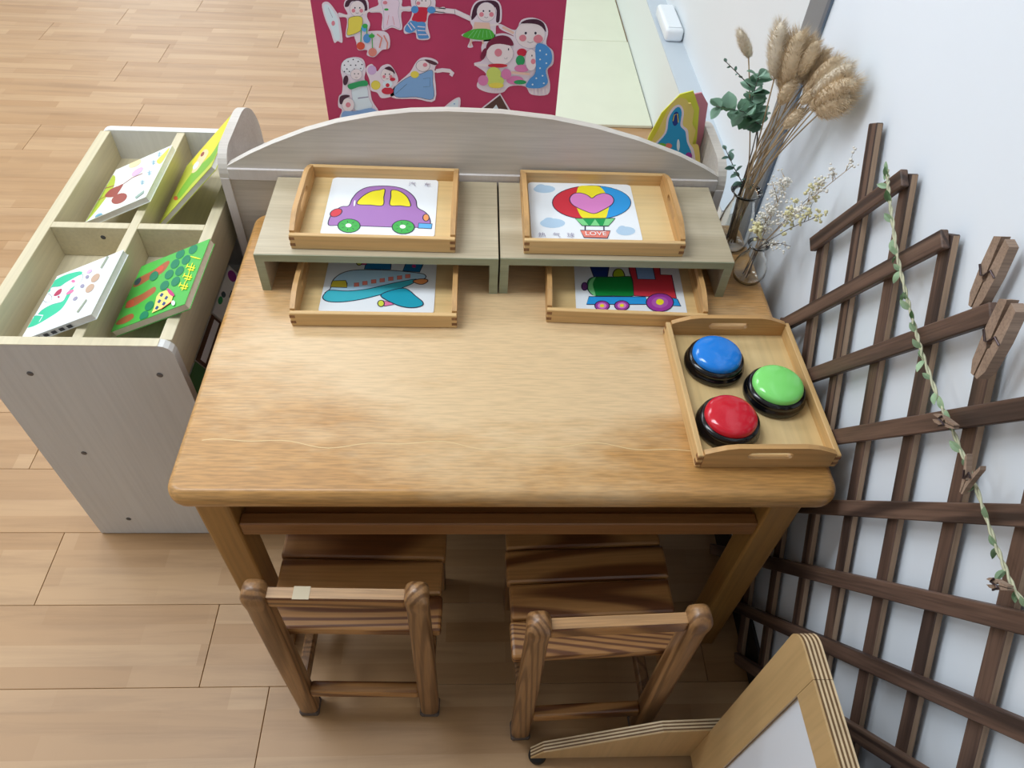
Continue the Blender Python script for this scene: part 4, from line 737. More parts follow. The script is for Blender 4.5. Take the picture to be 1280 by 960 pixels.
 'board9': [
  ('paper',(-10.9,706.9,1.5,709.4,15.1,708.5,21.2,703.7,17.4,698.4),'line',8),
  ('skin',(-10.9,706.4,1.5,708.1,15.1,707.3,19.2,702.8),'line',4),
 ],
 'board10': [
  ('paper',(-198.6,702.7,-197.7,707.5,-196.4,712.2,-194.4,716.6,-191.5,720.4,-187.2,723.6,-182,726.4,-176.3,728.5,-171,729.7,-165.8,730,-160.5,729.4,-155.7,728,-152.2,725.4,-150.2,721.3,-149.4,715.8,-149.3,709.8,-149.6,704.3,-150.4,699.6,-152.1,695,-153.5,690.6,-153.9,686.4,-152.6,682.7,-150.1,679.4,-147.5,675.8,-145.5,671.1,-144.7,665,-144.5,657.9,-144.3,650.1,-143.4,642.1,-139.6,633.2,-133.9,623.4,-130.6,614.1,-134,606.8,-148.7,601.5,-171.4,597.7,-194.4,595.8,-209.8,596,-214.4,599.6,-212.7,606,-208.8,613,-207,618.3,-208.2,621,-210.3,622.3,-212.4,623.6,-213.5,626.3,-213.3,631.1,-212.3,637.2,-210.9,643.2,-209.4,648,-207.8,650.5,-205.8,651.7,-203.8,653.1,-202.1,656.2,-200.6,661.6,-199.3,668.6,-198.2,675.8,-197.5,682.4,-197.6,687.9,-198.2,693.1,-198.8,697.9),None,0),
  ('icy',(-178.5,670,-173,673,-165.6,674.9,-158.1,675.2,-152.8,673.5,-150.3,668.9,-149.6,662,-149.6,654.2,-149.2,647.2,-147.3,641.2,-144.8,635.3,-143.4,630,-145,625.8,-151.5,622.1,-161.4,619.1,-171.6,617.6,-178.9,618.6,-182.2,623.2,-183.2,630.5,-183.1,638.8,-182.8,646.2,-182.8,652.9,-182.5,659.6,-181.2,665.6),'graylilac',0.5),
  ('graylilac',(-171.2,646.5,-150.2,649.9,-149.9,647.7,-171.5,643.8),None,0),
  ('paper2',(-151.9,711.8,-154,705.5,-158.5,699.9,-164.9,695.6,-172.6,693.2,-180.5,692.9,-187.6,694.9,-193.1,698.8,-196.3,704.1,-196.9,710.3,-194.7,716.5,-190.2,722,-183.7,726.2,-176.2,728.5,-168.5,728.8,-161.5,726.9,-156,723.1,-152.6,717.9),'graylilac',0.5),
  ('ink',(-188.5,713.1,-189,712.2,-190.1,711.8,-191.1,712.1,-191.4,713,-190.9,713.9,-189.8,714.3,-188.8,713.9),None,0),
  ('ink',(-180.3,720.8,-180.8,719.9,-181.9,719.5,-182.9,719.8,-183.2,720.7,-182.7,721.6,-181.6,722,-180.6,721.6),None,0),
  ('ink',(-170.1,724.8,-170.7,723.9,-171.7,723.5,-172.7,723.9,-173.1,724.7,-172.5,725.6,-171.5,726,-170.5,725.7),None,0),
  ('ink',(-160.9,721.4,-161.4,720.5,-162.5,720.1,-163.4,720.5,-163.8,721.3,-163.2,722.2,-162.2,722.6,-161.2,722.3),None,0),
  ('ink',(-154.2,715.4,-154.8,714.5,-155.8,714.1,-156.8,714.5,-157.2,715.3,-156.6,716.2,-155.6,716.6,-154.6,716.3),None,0),
  ('ink',(-184.6,705.7,-185.1,704.8,-186.2,704.4,-187.2,704.7,-187.5,705.6,-186.9,706.5,-185.9,706.9,-184.9,706.6),None,0),
  ('ink',(-176.3,713.5,-176.9,712.6,-177.9,712.2,-178.9,712.5,-179.2,713.4,-178.7,714.3,-177.6,714.7,-176.6,714.3),None,0),
  ('ink',(-166.6,713.8,-167.1,712.9,-168.2,712.5,-169.2,712.8,-169.5,713.7,-169,714.6,-167.9,715,-166.9,714.7),None,0),
  ('ink',(-157.5,707.8,-158,706.9,-159.1,706.5,-160.1,706.9,-160.4,707.7,-159.9,708.6,-158.8,709,-157.8,708.7),None,0),
  ('ink',(-180.3,700.8,-180.8,699.9,-181.9,699.5,-182.9,699.8,-183.2,700.7,-182.7,701.6,-181.6,702,-180.6,701.7),None,0),
  ('ink',(-190.1,700.5,-190.6,699.5,-191.7,699.1,-192.7,699.5,-193,700.4,-192.5,701.3,-191.4,701.7,-190.4,701.3),None,0),
  ('ink',(-169.9,706.2,-170.4,705.3,-171.5,704.9,-172.5,705.2,-172.8,706.1,-172.3,707,-171.2,707.4,-170.2,707),None,0),
  ('skin',(-157.5,696,-158.6,692.1,-161,688.6,-164.3,686,-168.2,684.5,-172.1,684.4,-175.7,685.6,-178.4,688.1,-180,691.4,-180.2,695.2,-179.1,699.1,-176.7,702.5,-173.4,705.1,-169.6,706.5,-165.7,706.6,-162.1,705.4,-159.4,703.1,-157.8,699.8),'graylilac',0.5),
  ('ink',(-171,696.6,-171.4,695.6,-172.3,695.2,-173.1,695.6,-173.3,696.6,-172.8,697.6,-172,698,-171.2,697.6),None,0),
  ('ink',(-163.6,696.9,-164.1,695.9,-164.9,695.4,-165.7,695.8,-165.9,696.8,-165.5,697.8,-164.6,698.2,-163.8,697.9),None,0),
  ('ink',(-171.8,689.9,-169.6,688.8,-167.2,690),'line',0.6),
  ('hair',(-186.6,681.8,-187.9,678.4,-189.6,675.4,-191.5,673.3,-193.4,672.3,-195.1,672.6,-196.3,674,-196.9,676.5,-196.8,679.8,-196.1,683.3,-194.8,686.8,-193,689.7,-191.1,691.8,-189.2,692.7,-187.6,692.5,-186.4,691,-185.8,688.6,-185.8,685.4),None,0),
  ('green2',(-188.9,672.3,-187.4,673.9,-184.9,675.2,-181.4,676.5,-177.1,677.9,-171.1,679.7,-163.8,681.9,-156.7,683.5,-151.7,683.9,-149,682.3,-147.7,679.3,-147.8,676.1,-149,673.6,-151.8,672.4,-156,671.8,-160.8,671.3,-165.5,670.5,-170.2,668.8,-175.3,666.6,-180,664.8,-183.7,664.1,-186.3,665.2,-188.2,667.5,-189.1,670.1),None,0),
  ('skin',(-180,631.4,-181.3,626.2,-184.1,621.5,-187.9,617.9,-192.3,616,-196.7,615.8,-200.7,617.5,-203.6,620.9,-205.3,625.4,-205.4,630.6,-203.9,635.9,-201.2,640.5,-197.4,643.9,-193,645.9,-188.7,646,-184.8,644.4,-181.8,641.1,-180.1,636.6),'graylilac',0.5),
  ('hair',(-209.4,634.6,-209.5,637.4,-209.2,641.2,-208.3,645.1,-206.9,648,-204.5,649.9,-201.4,651.2,-198,652,-195.1,652.4,-192.2,652.4,-189.3,651.9,-187.2,651.1,-186.6,650,-188.3,648.7,-191.7,647,-195.6,645.1,-198.8,643,-200.8,640.2,-202.5,636.9,-203.9,633.9,-205.2,632,-206.6,631.4,-207.9,631.7,-208.9,632.8),None,0),
  ('blush',(-187.6,631.2,-188.1,629.3,-189.2,627.7,-190.7,626.4,-192.4,625.7,-194.2,625.6,-195.8,626.2,-197,627.4,-197.7,629,-197.7,630.9,-197.2,632.7,-196.1,634.4,-194.6,635.7,-192.9,636.4,-191.1,636.4,-189.6,635.8,-188.4,634.7,-187.7,633),None,0),
  ('paleblue2',(-204.7,615.6,-200.1,617.3,-193.8,617.5,-186.5,617.3,-179,617.8,-170.5,619.8,-160.9,622.5,-151.9,624.8,-145,625.2,-140,623.1,-136.2,619.4,-134.6,614.9,-136.2,610.9,-142.3,607.1,-152.2,603.2,-163.4,599.7,-173.6,597.2,-183.1,595.5,-192.9,594.5,-201.5,594.6,-207.2,596.1,-209.7,600,-209.7,605.7,-207.8,611.5),None,0),
 ],
 'board11': [
  ('paper',(-149.3,706.9,-147.1,710.9,-143.5,714.4,-139.4,716.7,-136.1,717.3,-133.7,714.8,-131.7,709.9,-129.9,705,-127.7,702.5,-125.2,703.8,-122.7,707.3,-119.9,711.3,-116.9,714.2,-113.3,715.9,-109.4,717.3,-105.4,717.8,-102,717.2,-99,715.1,-96.4,711.8,-94,707.8,-92,703.7,-90.1,699.6,-88.4,695,-87.3,690.4,-87.1,686,-88.5,681.9,-91,678,-93.8,674.1,-95.8,670.1,-96,666,-95.3,661.7,-95.1,657.6,-96.9,654.3,-102,651.3,-109.3,648.8,-116.9,647.1,-122.8,646.8,-126.1,648.5,-128.1,651.8,-129.7,655.6,-131.8,658.4,-134.8,659.8,-138.3,660.3,-141.6,661.1,-143.8,663.3,-144.6,667.4,-144.5,672.6,-144.1,678.4,-144.2,684.1,-145.6,690,-147.6,696.2,-149.2,702),None,0),
  ('orchid2',(-128.4,705,-129.3,701.7,-131.1,698.8,-133.7,696.5,-136.7,695.3,-139.8,695.2,-142.5,696.2,-144.7,698.3,-145.9,701.2,-146.1,704.4,-145.2,707.7,-143.4,710.7,-140.9,712.9,-137.9,714.1,-134.8,714.2,-132.1,713.2,-129.9,711.1,-128.7,708.3),None,0),
  ('yellow2',(-123.8,674.4,-124.7,671.2,-126.5,668.3,-129.1,666.1,-132.1,664.9,-135.2,664.8,-138.1,665.8,-140.3,667.9,-141.6,670.7,-141.8,673.9,-140.9,677.1,-139.1,679.9,-136.5,682.1,-133.5,683.3,-130.4,683.4,-127.6,682.4,-125.4,680.4,-124.1,677.6),'mustard',0.8),
  ('skin',(-95.3,696.5,-96.4,691.6,-99,687.2,-102.7,683.8,-107,682,-111.5,681.8,-115.6,683.4,-118.7,686.5,-120.6,690.8,-120.9,695.7,-119.7,700.6,-117.1,704.9,-113.5,708.2,-109.2,710,-104.7,710.1,-100.7,708.6,-97.6,705.6,-95.7,701.4),'graylilac',0.5),
  ('ink',(-110.6,697.4,-111,696.2,-112,695.7,-112.8,696.2,-113.1,697.3,-112.6,698.5,-111.7,699,-110.8,698.6),None,0),
  ('ink',(-102.2,697.7,-102.7,696.5,-103.6,696,-104.5,696.5,-104.8,697.6,-104.3,698.8,-103.4,699.3,-102.5,698.9),None,0),
  ('blush',(-111.7,692.4,-112,691.2,-112.7,690.1,-113.5,689.3,-114.6,688.9,-115.7,688.9,-116.6,689.2,-117.4,690,-117.8,691,-117.9,692.2,-117.6,693.4,-117,694.4,-116.1,695.2,-115.1,695.7,-114,695.7,-113,695.3,-112.3,694.6,-111.8,693.6),None,0),
  ('blush',(-98.2,692.8,-98.5,691.6,-99.1,690.6,-100,689.8,-101.1,689.3,-102.1,689.3,-103.1,689.7,-103.9,690.4,-104.3,691.5,-104.4,692.6,-104.1,693.8,-103.5,694.9,-102.6,695.7,-101.6,696.1,-100.5,696.1,-99.5,695.8,-98.8,695,-98.3,694),None,0),
  ('ink',(-111.3,688.8,-108.8,687.5,-106.1,689),'line',0.6),
  ('hair',(-112.4,709.3,-110.9,710.5,-108.1,712,-105,713.2,-102.3,713.4,-100,712.4,-97.7,710.5,-95.8,708.3,-94.3,706.2,-93.4,704,-92.9,701.6,-92.8,699.6,-93.1,698.6,-93.8,699,-95,700.4,-96.4,702.1,-98.2,703.5,-100.3,704.5,-103,705.4,-105.6,706.2,-107.7,707,-109.6,707.6,-111.3,708.1,-112.4,708.7),None,0),
  ('red2',(-98,663.5,-98.9,660.9,-101.2,658.6,-104.5,656.9,-108.6,655.9,-112.8,655.7,-116.6,656.5,-119.7,658,-121.6,660.2,-122.1,662.7,-121.2,665.3,-118.9,667.5,-115.5,669.3,-111.6,670.3,-107.4,670.4,-103.5,669.7,-100.5,668.1,-98.5,666),None,0),
  ('icy',(-98.9,677.9,-99.7,675.2,-101.6,672.7,-104.4,670.9,-107.8,669.9,-111.3,669.7,-114.4,670.6,-117,672.2,-118.5,674.5,-118.9,677.2,-118,679.9,-116.1,682.3,-113.3,684.1,-110,685.1,-106.5,685.3,-103.4,684.4,-100.9,682.8,-99.3,680.5),None,0),
  ('crimson',(-105.1,675.1,-105.5,673.6,-106.3,672.3,-107.4,671.4,-108.7,670.8,-110.1,670.8,-111.4,671.2,-112.4,672.1,-113,673.4,-113.1,674.8,-112.7,676.2,-111.9,677.5,-110.8,678.5,-109.5,679,-108.1,679.1,-106.8,678.6,-105.8,677.7,-105.2,676.5),None,0),
  ('red2',(-92.7,687.9,-93.1,686.6,-94.1,685.5,-95.7,684.7,-97.5,684.2,-99.4,684.1,-101.1,684.5,-102.5,685.2,-103.4,686.3,-103.6,687.5,-103.2,688.8,-102.2,689.9,-100.6,690.7,-98.8,691.2,-96.9,691.3,-95.2,690.9,-93.8,690.2,-92.9,689.1),None,0),
 ],
 'board12': [
  ('paper',(-102.4,648.7,-105.1,653,-104,659,-100.3,665.8,-95.6,672.8,-88.9,679.9,-80,687.7,-71,695.3,-63.8,702.1,-59.2,708.1,-56,713.6,-53.3,718.5,-50.4,722.7,-47.4,726.2,-44.5,729.1,-41.4,731.4,-37.7,733,-33.2,733.8,-28,733.8,-22.8,733.3,-18.3,732.4,-14.4,731,-10.7,729.2,-7.8,726.9,-6.4,724.1,-7.1,721.9,-9.5,719.7,-12.3,716,-14.3,708.8,-14.1,695.3,-12.7,676.9,-12.4,658.8,-15.1,646.2,-22,641.9,-31.8,642.8,-43.1,645.7,-54.4,647.6,-67.1,647.4,-81.3,646.7,-94.1,646.8),None,0),
  ('denim',(-95.8,668.8,-92.7,673.4,-87.9,678.1,-82.5,682.4,-77.2,686.3,-72.1,689.7,-66.7,692.7,-61.5,695.2,-56.7,697.3,-52.8,698.5,-49.4,698.9,-45.9,699.4,-41.7,700.3,-36.1,702.8,-29.5,706.1,-23.4,708.6,-19.2,708.7,-17.5,705.5,-17.4,700,-18.1,693.1,-18.5,685.7,-17.8,676.6,-16.7,665.7,-16.7,655.6,-19.3,648.7,-25.6,646.7,-34.4,647.9,-44.4,650.3,-54.2,651.6,-64.5,651.1,-75.8,650,-86.1,649.4,-93.4,650.4,-97.1,653.6,-98.3,658.4,-97.6,663.8),'ink',0.775),
  ('ink',(-37.2,690.2,-23.5,693.2,-24.2,675.1,-38,673.3),'line',0.5),
  ('ink',(-94.2,657,-70.2,678.8),'line',0.5),
  ('skin',(-22.8,717.4,-23.8,713.4,-26.3,709.8,-30.1,707.1,-34.7,705.5,-39.4,705.4,-43.9,706.6,-47.4,709.1,-49.6,712.5,-50.3,716.4,-49.2,720.4,-46.7,723.9,-42.9,726.6,-38.4,728.1,-33.6,728.3,-29.2,727.1,-25.7,724.6,-23.5,721.3),'ink',0.62),
  ('blush',(-27.9,718.9,-28.2,717.6,-29,716.3,-30.2,715.4,-31.7,714.9,-33.2,714.8,-34.6,715.2,-35.8,716.1,-36.5,717.3,-36.7,718.6,-36.4,720,-35.5,721.2,-34.3,722.2,-32.9,722.7,-31.3,722.7,-29.9,722.3,-28.8,721.5,-28.1,720.3),None,0),
  ('cap',(-33,729.4,-31.4,729.8,-28.2,729.8,-24.4,729.3,-20.9,728.6,-17.4,727.5,-13.6,725.9,-10.4,724.3,-8.4,722.8,-8.1,721.5,-8.9,720.2,-10.6,719.3,-12.7,718.9,-15.5,719.5,-19.2,720.6,-22.9,722.1,-26,723.5,-28.6,725,-31.1,726.8,-32.8,728.4),None,0),
  ('yellow2',(-45.3,698.9,-45.9,696.5,-47.5,694.3,-49.8,692.6,-52.6,691.6,-55.5,691.5,-58.2,692.3,-60.4,693.8,-61.7,695.9,-62.1,698.4,-61.4,700.8,-59.9,703,-57.5,704.7,-54.7,705.6,-51.8,705.7,-49.1,705,-47,703.4,-45.6,701.3),None,0),
  ('skin',(-16.8,706.2,-3.5,706.2),'line',4),
 ],
 'book_green': [
  ('rust',(-71,25.5,-72.3,29.6,-72.7,35.3,-71.7,41,-68.7,45.5,-62.9,48,-54.8,49.4,-46,50.5,-38,52.3,-30.8,55.4,-23.6,59.4,-17.1,62.7,-11.9,64.3,-8.1,63.5,-5.4,61.1,-3.8,57.7,-3.2,53.8,-3.6,48.9,-5,43,-7.4,37.3,-10.8,33.2,-15.6,31.1,-21.7,30.5,-28.3,30.2,-34.5,29.4,-40.4,27.5,-46.3,25.2,-51.9,23.1,-56.9,22,-61.4,21.7,-65.5,22,-68.8,23.2),None,0),
  ('rust',(-66.7,-28.5,-67.6,-24.7,-66.8,-19.7,-64.6,-14.7,-61.4,-11,-56.7,-9.1,-50.7,-8.4,-44.1,-8,-38,-7.2,-32.1,-5,-26,-2.3,-20.5,-0.1,-16,0.2,-12.4,-2.2,-9.5,-6.3,-7.8,-11,-7.9,-15.1,-10.3,-18.4,-14.7,-21.6,-20.1,-24.5,-25.3,-27.1,-30.5,-29.5,-36,-31.8,-41.6,-33.5,-47,-34.3,-52.6,-34.1,-58.5,-33,-63.6,-31.1),None,0),
  ('rust',(-71.1,-65.2,-71.3,-62.7,-69.6,-59.8,-66.7,-57,-63.1,-55,-58.4,-53.6,-52.5,-52.5,-46.6,-52.3,-41.9,-53.1,-38.2,-55.8,-35.2,-59.9,-33.4,-64.2,-33.7,-67.5,-36.7,-69.7,-41.9,-71.4,-47.9,-72.5,-53.3,-72.6,-58.5,-71.7,-63.9,-69.9,-68.5,-67.6),None,0),
  ('slate',(-61.4,43.8,-59.4,40.9,-58,37.5,-57.5,33.9,-57.9,30.7,-59.1,28.1,-61.1,26.4,-63.5,26,-66.2,26.8,-68.7,28.7,-70.7,31.5,-72.1,34.9,-72.7,38.5,-72.3,41.8,-71.1,44.5,-69.1,46.1,-66.6,46.6,-64,45.7),None,0),
  ('rustred',(-52.3,-17.7,-49.7,-21.3,-48.2,-25.1,-47.9,-28.5,-48.7,-31.2,-50.7,-32.9,-53.5,-33.3,-56.9,-32.4,-60.4,-30.3,-63.7,-27.2,-66.2,-23.6,-67.8,-19.8,-68.2,-16.3,-67.3,-13.6,-65.4,-11.9,-62.5,-11.5,-59,-12.5,-55.5,-14.6),None,0),
  ('rustred',(-15,52.1,-13.1,48.9,-12.1,45.6,-12.2,42.4,-13.4,39.8,-15.4,38.1,-18.1,37.4,-21.2,38,-24.2,39.6,-26.8,42.1,-28.7,45.2,-29.7,48.6,-29.6,51.8,-28.5,54.5,-26.4,56.2,-23.7,56.9,-20.6,56.3,-17.6,54.7),None,0),
  ('pine',(47.9,77,50.7,72.8,52.6,68,53.4,63.2,52.9,59,51.3,55.9,48.7,54.2,45.4,54.2,41.9,55.8,38.5,58.8,35.7,63,33.7,67.8,32.9,72.6,33.3,76.9,34.9,80.1,37.6,81.8,40.9,81.8,44.5,80.2),None,0),
  ('pine',(19.9,78.7,22.8,74.4,24.8,69.6,25.7,64.8,25.3,60.5,23.6,57.4,21,55.7,17.7,55.6,14.1,57.3,10.6,60.3,7.7,64.5,5.6,69.3,4.7,74.2,5.1,78.5,6.7,81.8,9.4,83.5,12.7,83.5,16.4,81.9),None,0),
  ('pine',(41,52.5,43.8,48.4,45.7,43.7,46.5,39.1,46.1,35,44.4,31.9,41.9,30.2,38.7,30.2,35.1,31.7,31.8,34.7,28.9,38.7,27,43.4,26.1,48.1,26.6,52.3,28.2,55.4,30.8,57.1,34.1,57.1,37.6,55.5),None,0),
  ('pine',(17.1,53.6,20,49.5,22,44.8,22.9,40.1,22.5,35.9,20.9,32.9,18.3,31.2,15,31.1,11.5,32.7,8,35.6,5.1,39.7,3.1,44.4,2.2,49.1,2.5,53.3,4.1,56.5,6.7,58.2,10,58.3,13.7,56.7),None,0),
  ('pine',(36.3,26,39.1,22,41,17.5,41.8,13,41.3,9,39.8,6,37.2,4.4,34,4.3,30.6,5.7,27.2,8.6,24.4,12.5,22.5,17.1,21.6,21.6,22,25.7,23.6,28.7,26.2,30.4,29.4,30.5,33,29),None,0),
  ('pine',(13.6,28,16.5,24,18.4,19.4,19.3,14.9,18.9,10.9,17.3,7.8,14.8,6.2,11.5,6.1,8,7.6,4.6,10.5,1.7,14.4,-0.3,19,-1.2,23.6,-0.9,27.7,0.7,30.8,3.3,32.5,6.6,32.5,10.1,31),None,0),
  ('pine',(36.9,-0.8,39.7,-4.6,41.5,-9,42.3,-13.4,41.9,-17.3,40.3,-20.2,37.8,-21.8,34.7,-21.9,31.2,-20.5,27.9,-17.7,25.2,-13.9,23.3,-9.6,22.4,-5.1,22.8,-1.2,24.4,1.8,26.9,3.4,30.1,3.5,33.6,2.1),None,0),
  ('pine',(13.7,-0,16.5,-3.9,18.4,-8.3,19.3,-12.7,18.9,-16.6,17.3,-19.6,14.8,-21.2,11.7,-21.3,8.2,-19.9,4.8,-17.1,2,-13.3,-0,-8.9,-0.9,-4.4,-0.6,-0.4,1,2.6,3.5,4.2,6.7,4.3,10.3,2.8),None,0),
  ('pine',(-2.3,-42.4,0.5,-46.1,2.5,-50.3,3.3,-54.5,3,-58.3,1.5,-61.1,-1,-62.7,-4.1,-62.8,-7.5,-61.5,-10.9,-58.8,-13.7,-55.2,-15.7,-51,-16.6,-46.7,-16.3,-42.9,-14.8,-40,-12.3,-38.4,-9.1,-38.3,-5.7,-39.7),None,0),
  ('pine',(-4.6,-64.6,-1.9,-68.2,0.1,-72.3,0.9,-76.4,0.6,-80.1,-0.9,-82.9,-3.3,-84.4,-6.4,-84.6,-9.8,-83.3,-13.1,-80.7,-15.9,-77.2,-17.9,-73.1,-18.8,-68.9,-18.5,-65.2,-17,-62.4,-14.6,-60.8,-11.4,-60.7,-8,-62),None,0),
  ('pine',(-23.6,41.3,-20.6,37.2,-18.5,32.5,-17.5,27.9,-17.8,23.8,-19.4,20.7,-21.9,19,-25.2,18.9,-28.9,20.5,-32.4,23.4,-35.5,27.5,-37.6,32.1,-38.7,36.9,-38.4,41.1,-36.8,44.2,-34.2,45.9,-30.9,46,-27.2,44.4),None,0),
  ('lemon',(44.4,48.3,60.9,35),'line',1.6),
  ('lemon',(50.1,44.4,66.4,31.1),'line',1.6),
  ('lemon',(55.7,40.5,72,27.3),'line',1.6),
  ('lemon',(45,22.6,67.7,6),'line',2.2),
  ('lemon',(50.8,12,66.5,1),'line',2.2),
  ('lemon',(56.4,24.9,57,2),'line',2.2),
  ('lemon',(46.2,27.8,45.6,17.4),'line',2.2),
  ('lemon',(63.4,15.8,64.2,2.8),'line',2.2),
  ('lemon',(46.9,-1.8,69.3,-17.9),'line',2.2),
  ('lemon',(52.6,-12.1,68,-22.7),'line',2.2),
  ('lemon',(58.2,0.5,58.7,-21.8),'line',2.2),
  ('lemon',(48.1,3.2,47.4,-6.9),'line',2.2),
  ('lemon',(65,-8.3,65.8,-21),'line',2.2),
  ('lemon',(46.4,-24.5,68.6,-40.1),'line',2.2),
  ('lemon',(52.1,-34.5,67.3,-44.8),'line',2.2),
  ('lemon',(57.6,-22.2,58.1,-43.9),'line',2.2),
  ('lemon',(47.6,-19.6,47,-29.5),'line',2.2),
  ('lemon',(64.4,-30.8,65.1,-43.1),'line',2.2),
  ('lemon2',(2.8,-34,5.7,-25.5,20.5,-26.6,42.1,-47.5,44.2,-63.5,31.9,-71.5,8.5,-74.8,8.1,-61.2),None,0),
  ('magenta',(20.1,-22.2,21.1,-22.1,23.5,-23.6,26.6,-26.2,29.9,-29.4,33.7,-33.9,38.3,-39.6,42.4,-45,44.9,-48.8,45.3,-50.5,44.3,-51.1,42.5,-50.7,40.5,-49.5,38.1,-47.5,35.1,-44.5,32,-41.1,29.2,-37.5,26.3,-33.4,23.3,-28.7,21,-24.5),None,0),
  ('blue4',(9.7,-35.2,11.7,-28.8,18.1,-34.5,16.1,-40.8),None,0),
  ('blue4',(24.1,-48.5,26.1,-42.2,32.3,-47.8,30.3,-54),None,0),
  ('blue4',(10.7,-50.8,12.7,-44.5,19,-50.1,17,-56.3),None,0),
  ('blue4',(11.6,-66.2,13.6,-60,19.8,-65.5,17.9,-71.6),None,0),
  ('blue4',(24.3,-62.3,26.3,-56.1,32.5,-61.6,30.5,-67.7),None,0),
  ('red2',(25.9,-74.3,45.5,-64.1),'line',2),
  ('icy',(54.3,-72,54.9,-74.3,54.8,-76,54.2,-77,53.1,-77.2,51.6,-76.6,49.9,-75.1,48.2,-73.1,46.7,-70.6,45.6,-68.1,45,-65.9,45,-64.1,45.6,-63,46.8,-62.8,48.3,-63.5,50,-65,51.7,-67.1,53.2,-69.5),None,0),
 ],
 'book_white': [
  ('mint',(-82.9,-43.3,-85.6,-39.2,-86.7,-34.2,-87.2,-28.2,-87.9,-21.3,-89,-12.9,-90,-3.2,-90.9,6.9,-91.5,16.5,-91.9,25.8,-92.1,35.1,-91.7,43.7,-90.2,50.9,-87.4,56.2,-83.4,60.1,-78.7,63,-73.4,65.5,-67.7,67.7,-61.5,69.3,-54.5,70.2,-46.8,70,-37.1,68.7,-26,66.4,-15.7,63.3,-8.5,59.3,-5.4,54.3,-5.2,48.4,-6.1,41.9,-6.6,35.2,-6.5,28,-6.6,20.4,-6.6,12.8,-6.6,6,-6.3,0.1,-5.8,-5.3,-5.5,-10.3,-5.6,-15.1,-6,-20.1,-6.5,-24.9,-7.8,-29.4,-10.3,-33.4,-14.4,-36.7,-19.8,-39.5,-25.8,-42,-31.9,-44.3,-38.2,-46.5,-44.8,-48.7,-51.6,-50.3,-58.1,-50.8,-64.8,-50.3,-71.8,-48.9,-78.1,-46.5),None,0),
  ('icy',(-82.6,-15.8,-86.2,-12,-89.7,-7.3,-92.6,-2.3,-94.5,2,-95.4,5.8,-95.6,9.3,-94.7,12.3,-92.7,14.4,-88.6,14.8,-82.7,13.9,-77.1,13.2,-73.6,14.1,-73.3,17.6,-75.2,22.7,-77.4,28,-78.1,32,-76.3,33.7,-73.2,34.2,-70.1,34.5,-68,35.6,-68,38.3,-69.2,41.9,-70.1,45.2,-68.9,46.9,-64.6,46,-58.2,43.5,-51.6,40.8,-46.1,39.5,-43,40,-41,41.5,-38.7,43.5,-34.8,45.2,-28,47.2,-19.4,49.7,-10.9,51.2,-4.4,50.5,-0.2,46.4,2.6,39.9,4,33.1,3.8,27.8,1,24.9,-4,23.1,-9.2,21.6,-13,19.3,-14.5,16,-14.9,12.3,-14.9,8.3,-15.1,4.5,-15.1,0.4,-14.7,-4,-15,-7.8,-17.1,-10.2,-21.7,-10.5,-28.2,-9.4,-35.2,-8,-41.5,-7.5,-46.7,-8.1,-51.7,-9.2,-56.1,-10.8,-59.7,-12.6,-61.9,-15.2,-63,-18.4,-64.1,-21.2,-66.1,-22.7,-69.6,-22.4,-74,-21,-78.5,-18.7),'ink',0.62),
  ('paper2',(-73.7,-2.8,-72.2,-6.8,-72.4,-9.7,-74.3,-11.1,-77.7,-10.8,-82.1,-9,-87,-5.7,-91.9,-1.5,-96.2,3.3,-99.4,8,-101,12.1,-100.8,15,-98.9,16.4,-95.4,16.2,-90.9,14.2,-85.9,10.9,-81,6.6,-76.7,1.8),'ink',0.62),
  ('paper2',(-50.9,12.2,-49.4,7.9,-49.5,4.9,-51.3,3.3,-54.6,3.5,-59,5.4,-63.9,8.7,-68.9,13.2,-73.2,18.2,-76.4,23.2,-78.1,27.6,-78,30.8,-76.1,32.4,-72.7,32.2,-68.3,30.2,-63.2,26.7,-58.3,22.2,-54,17.1),'ink',0.62),
  ('icy',(-84.3,-27.8,-75,-18.9,-48.4,-30,-48.7,-44.8),'line',2.2),
  ('magenta2',(-50.6,20,-50.4,22.5,-49.4,25.5,-47.9,28.2,-46.2,30.1,-44.2,30.8,-41.7,30.9,-39.3,30.3,-37.4,28.8,-35.9,26.1,-34.7,22.2,-34.1,18.3,-34.4,15.5,-36,14.1,-38.6,13.5,-41.6,13.6,-44.1,14,-46.2,14.8,-48.2,16.2,-49.8,18),None,0),
  ('magenta2',(-30.9,6.1,-30.5,5.1,-30.5,4.3,-30.9,3.9,-31.7,3.9,-32.7,4.4,-33.9,5.2,-35,6.2,-36,7.5,-36.8,8.7,-37.2,9.8,-37.2,10.5,-36.7,10.9,-36,10.9,-34.9,10.5,-33.8,9.7,-32.6,8.6,-31.6,7.3),None,0),
  ('pink',(-12.3,36.4,-11.8,34.9,-12.1,33.9,-13,33.5,-14.5,33.7,-16.3,34.5,-18.3,35.9,-20.3,37.6,-21.9,39.5,-23,41.3,-23.5,42.8,-23.2,43.8,-22.3,44.2,-20.8,44,-19,43.2,-16.9,41.8,-15,40.1,-13.4,38.2),None,0),
  ('pink',(-3.4,11.1,-2.5,9.3,-2.5,7.4,-3.5,5.8,-5.2,4.5,-7.6,3.7,-10.3,3.6,-13.1,4.1,-15.4,5.2,-17.2,6.7,-18.2,8.5,-18.2,10.4,-17.2,12.1,-15.4,13.4,-13,14.2,-10.3,14.3,-7.6,13.8,-5.2,12.7),None,0),
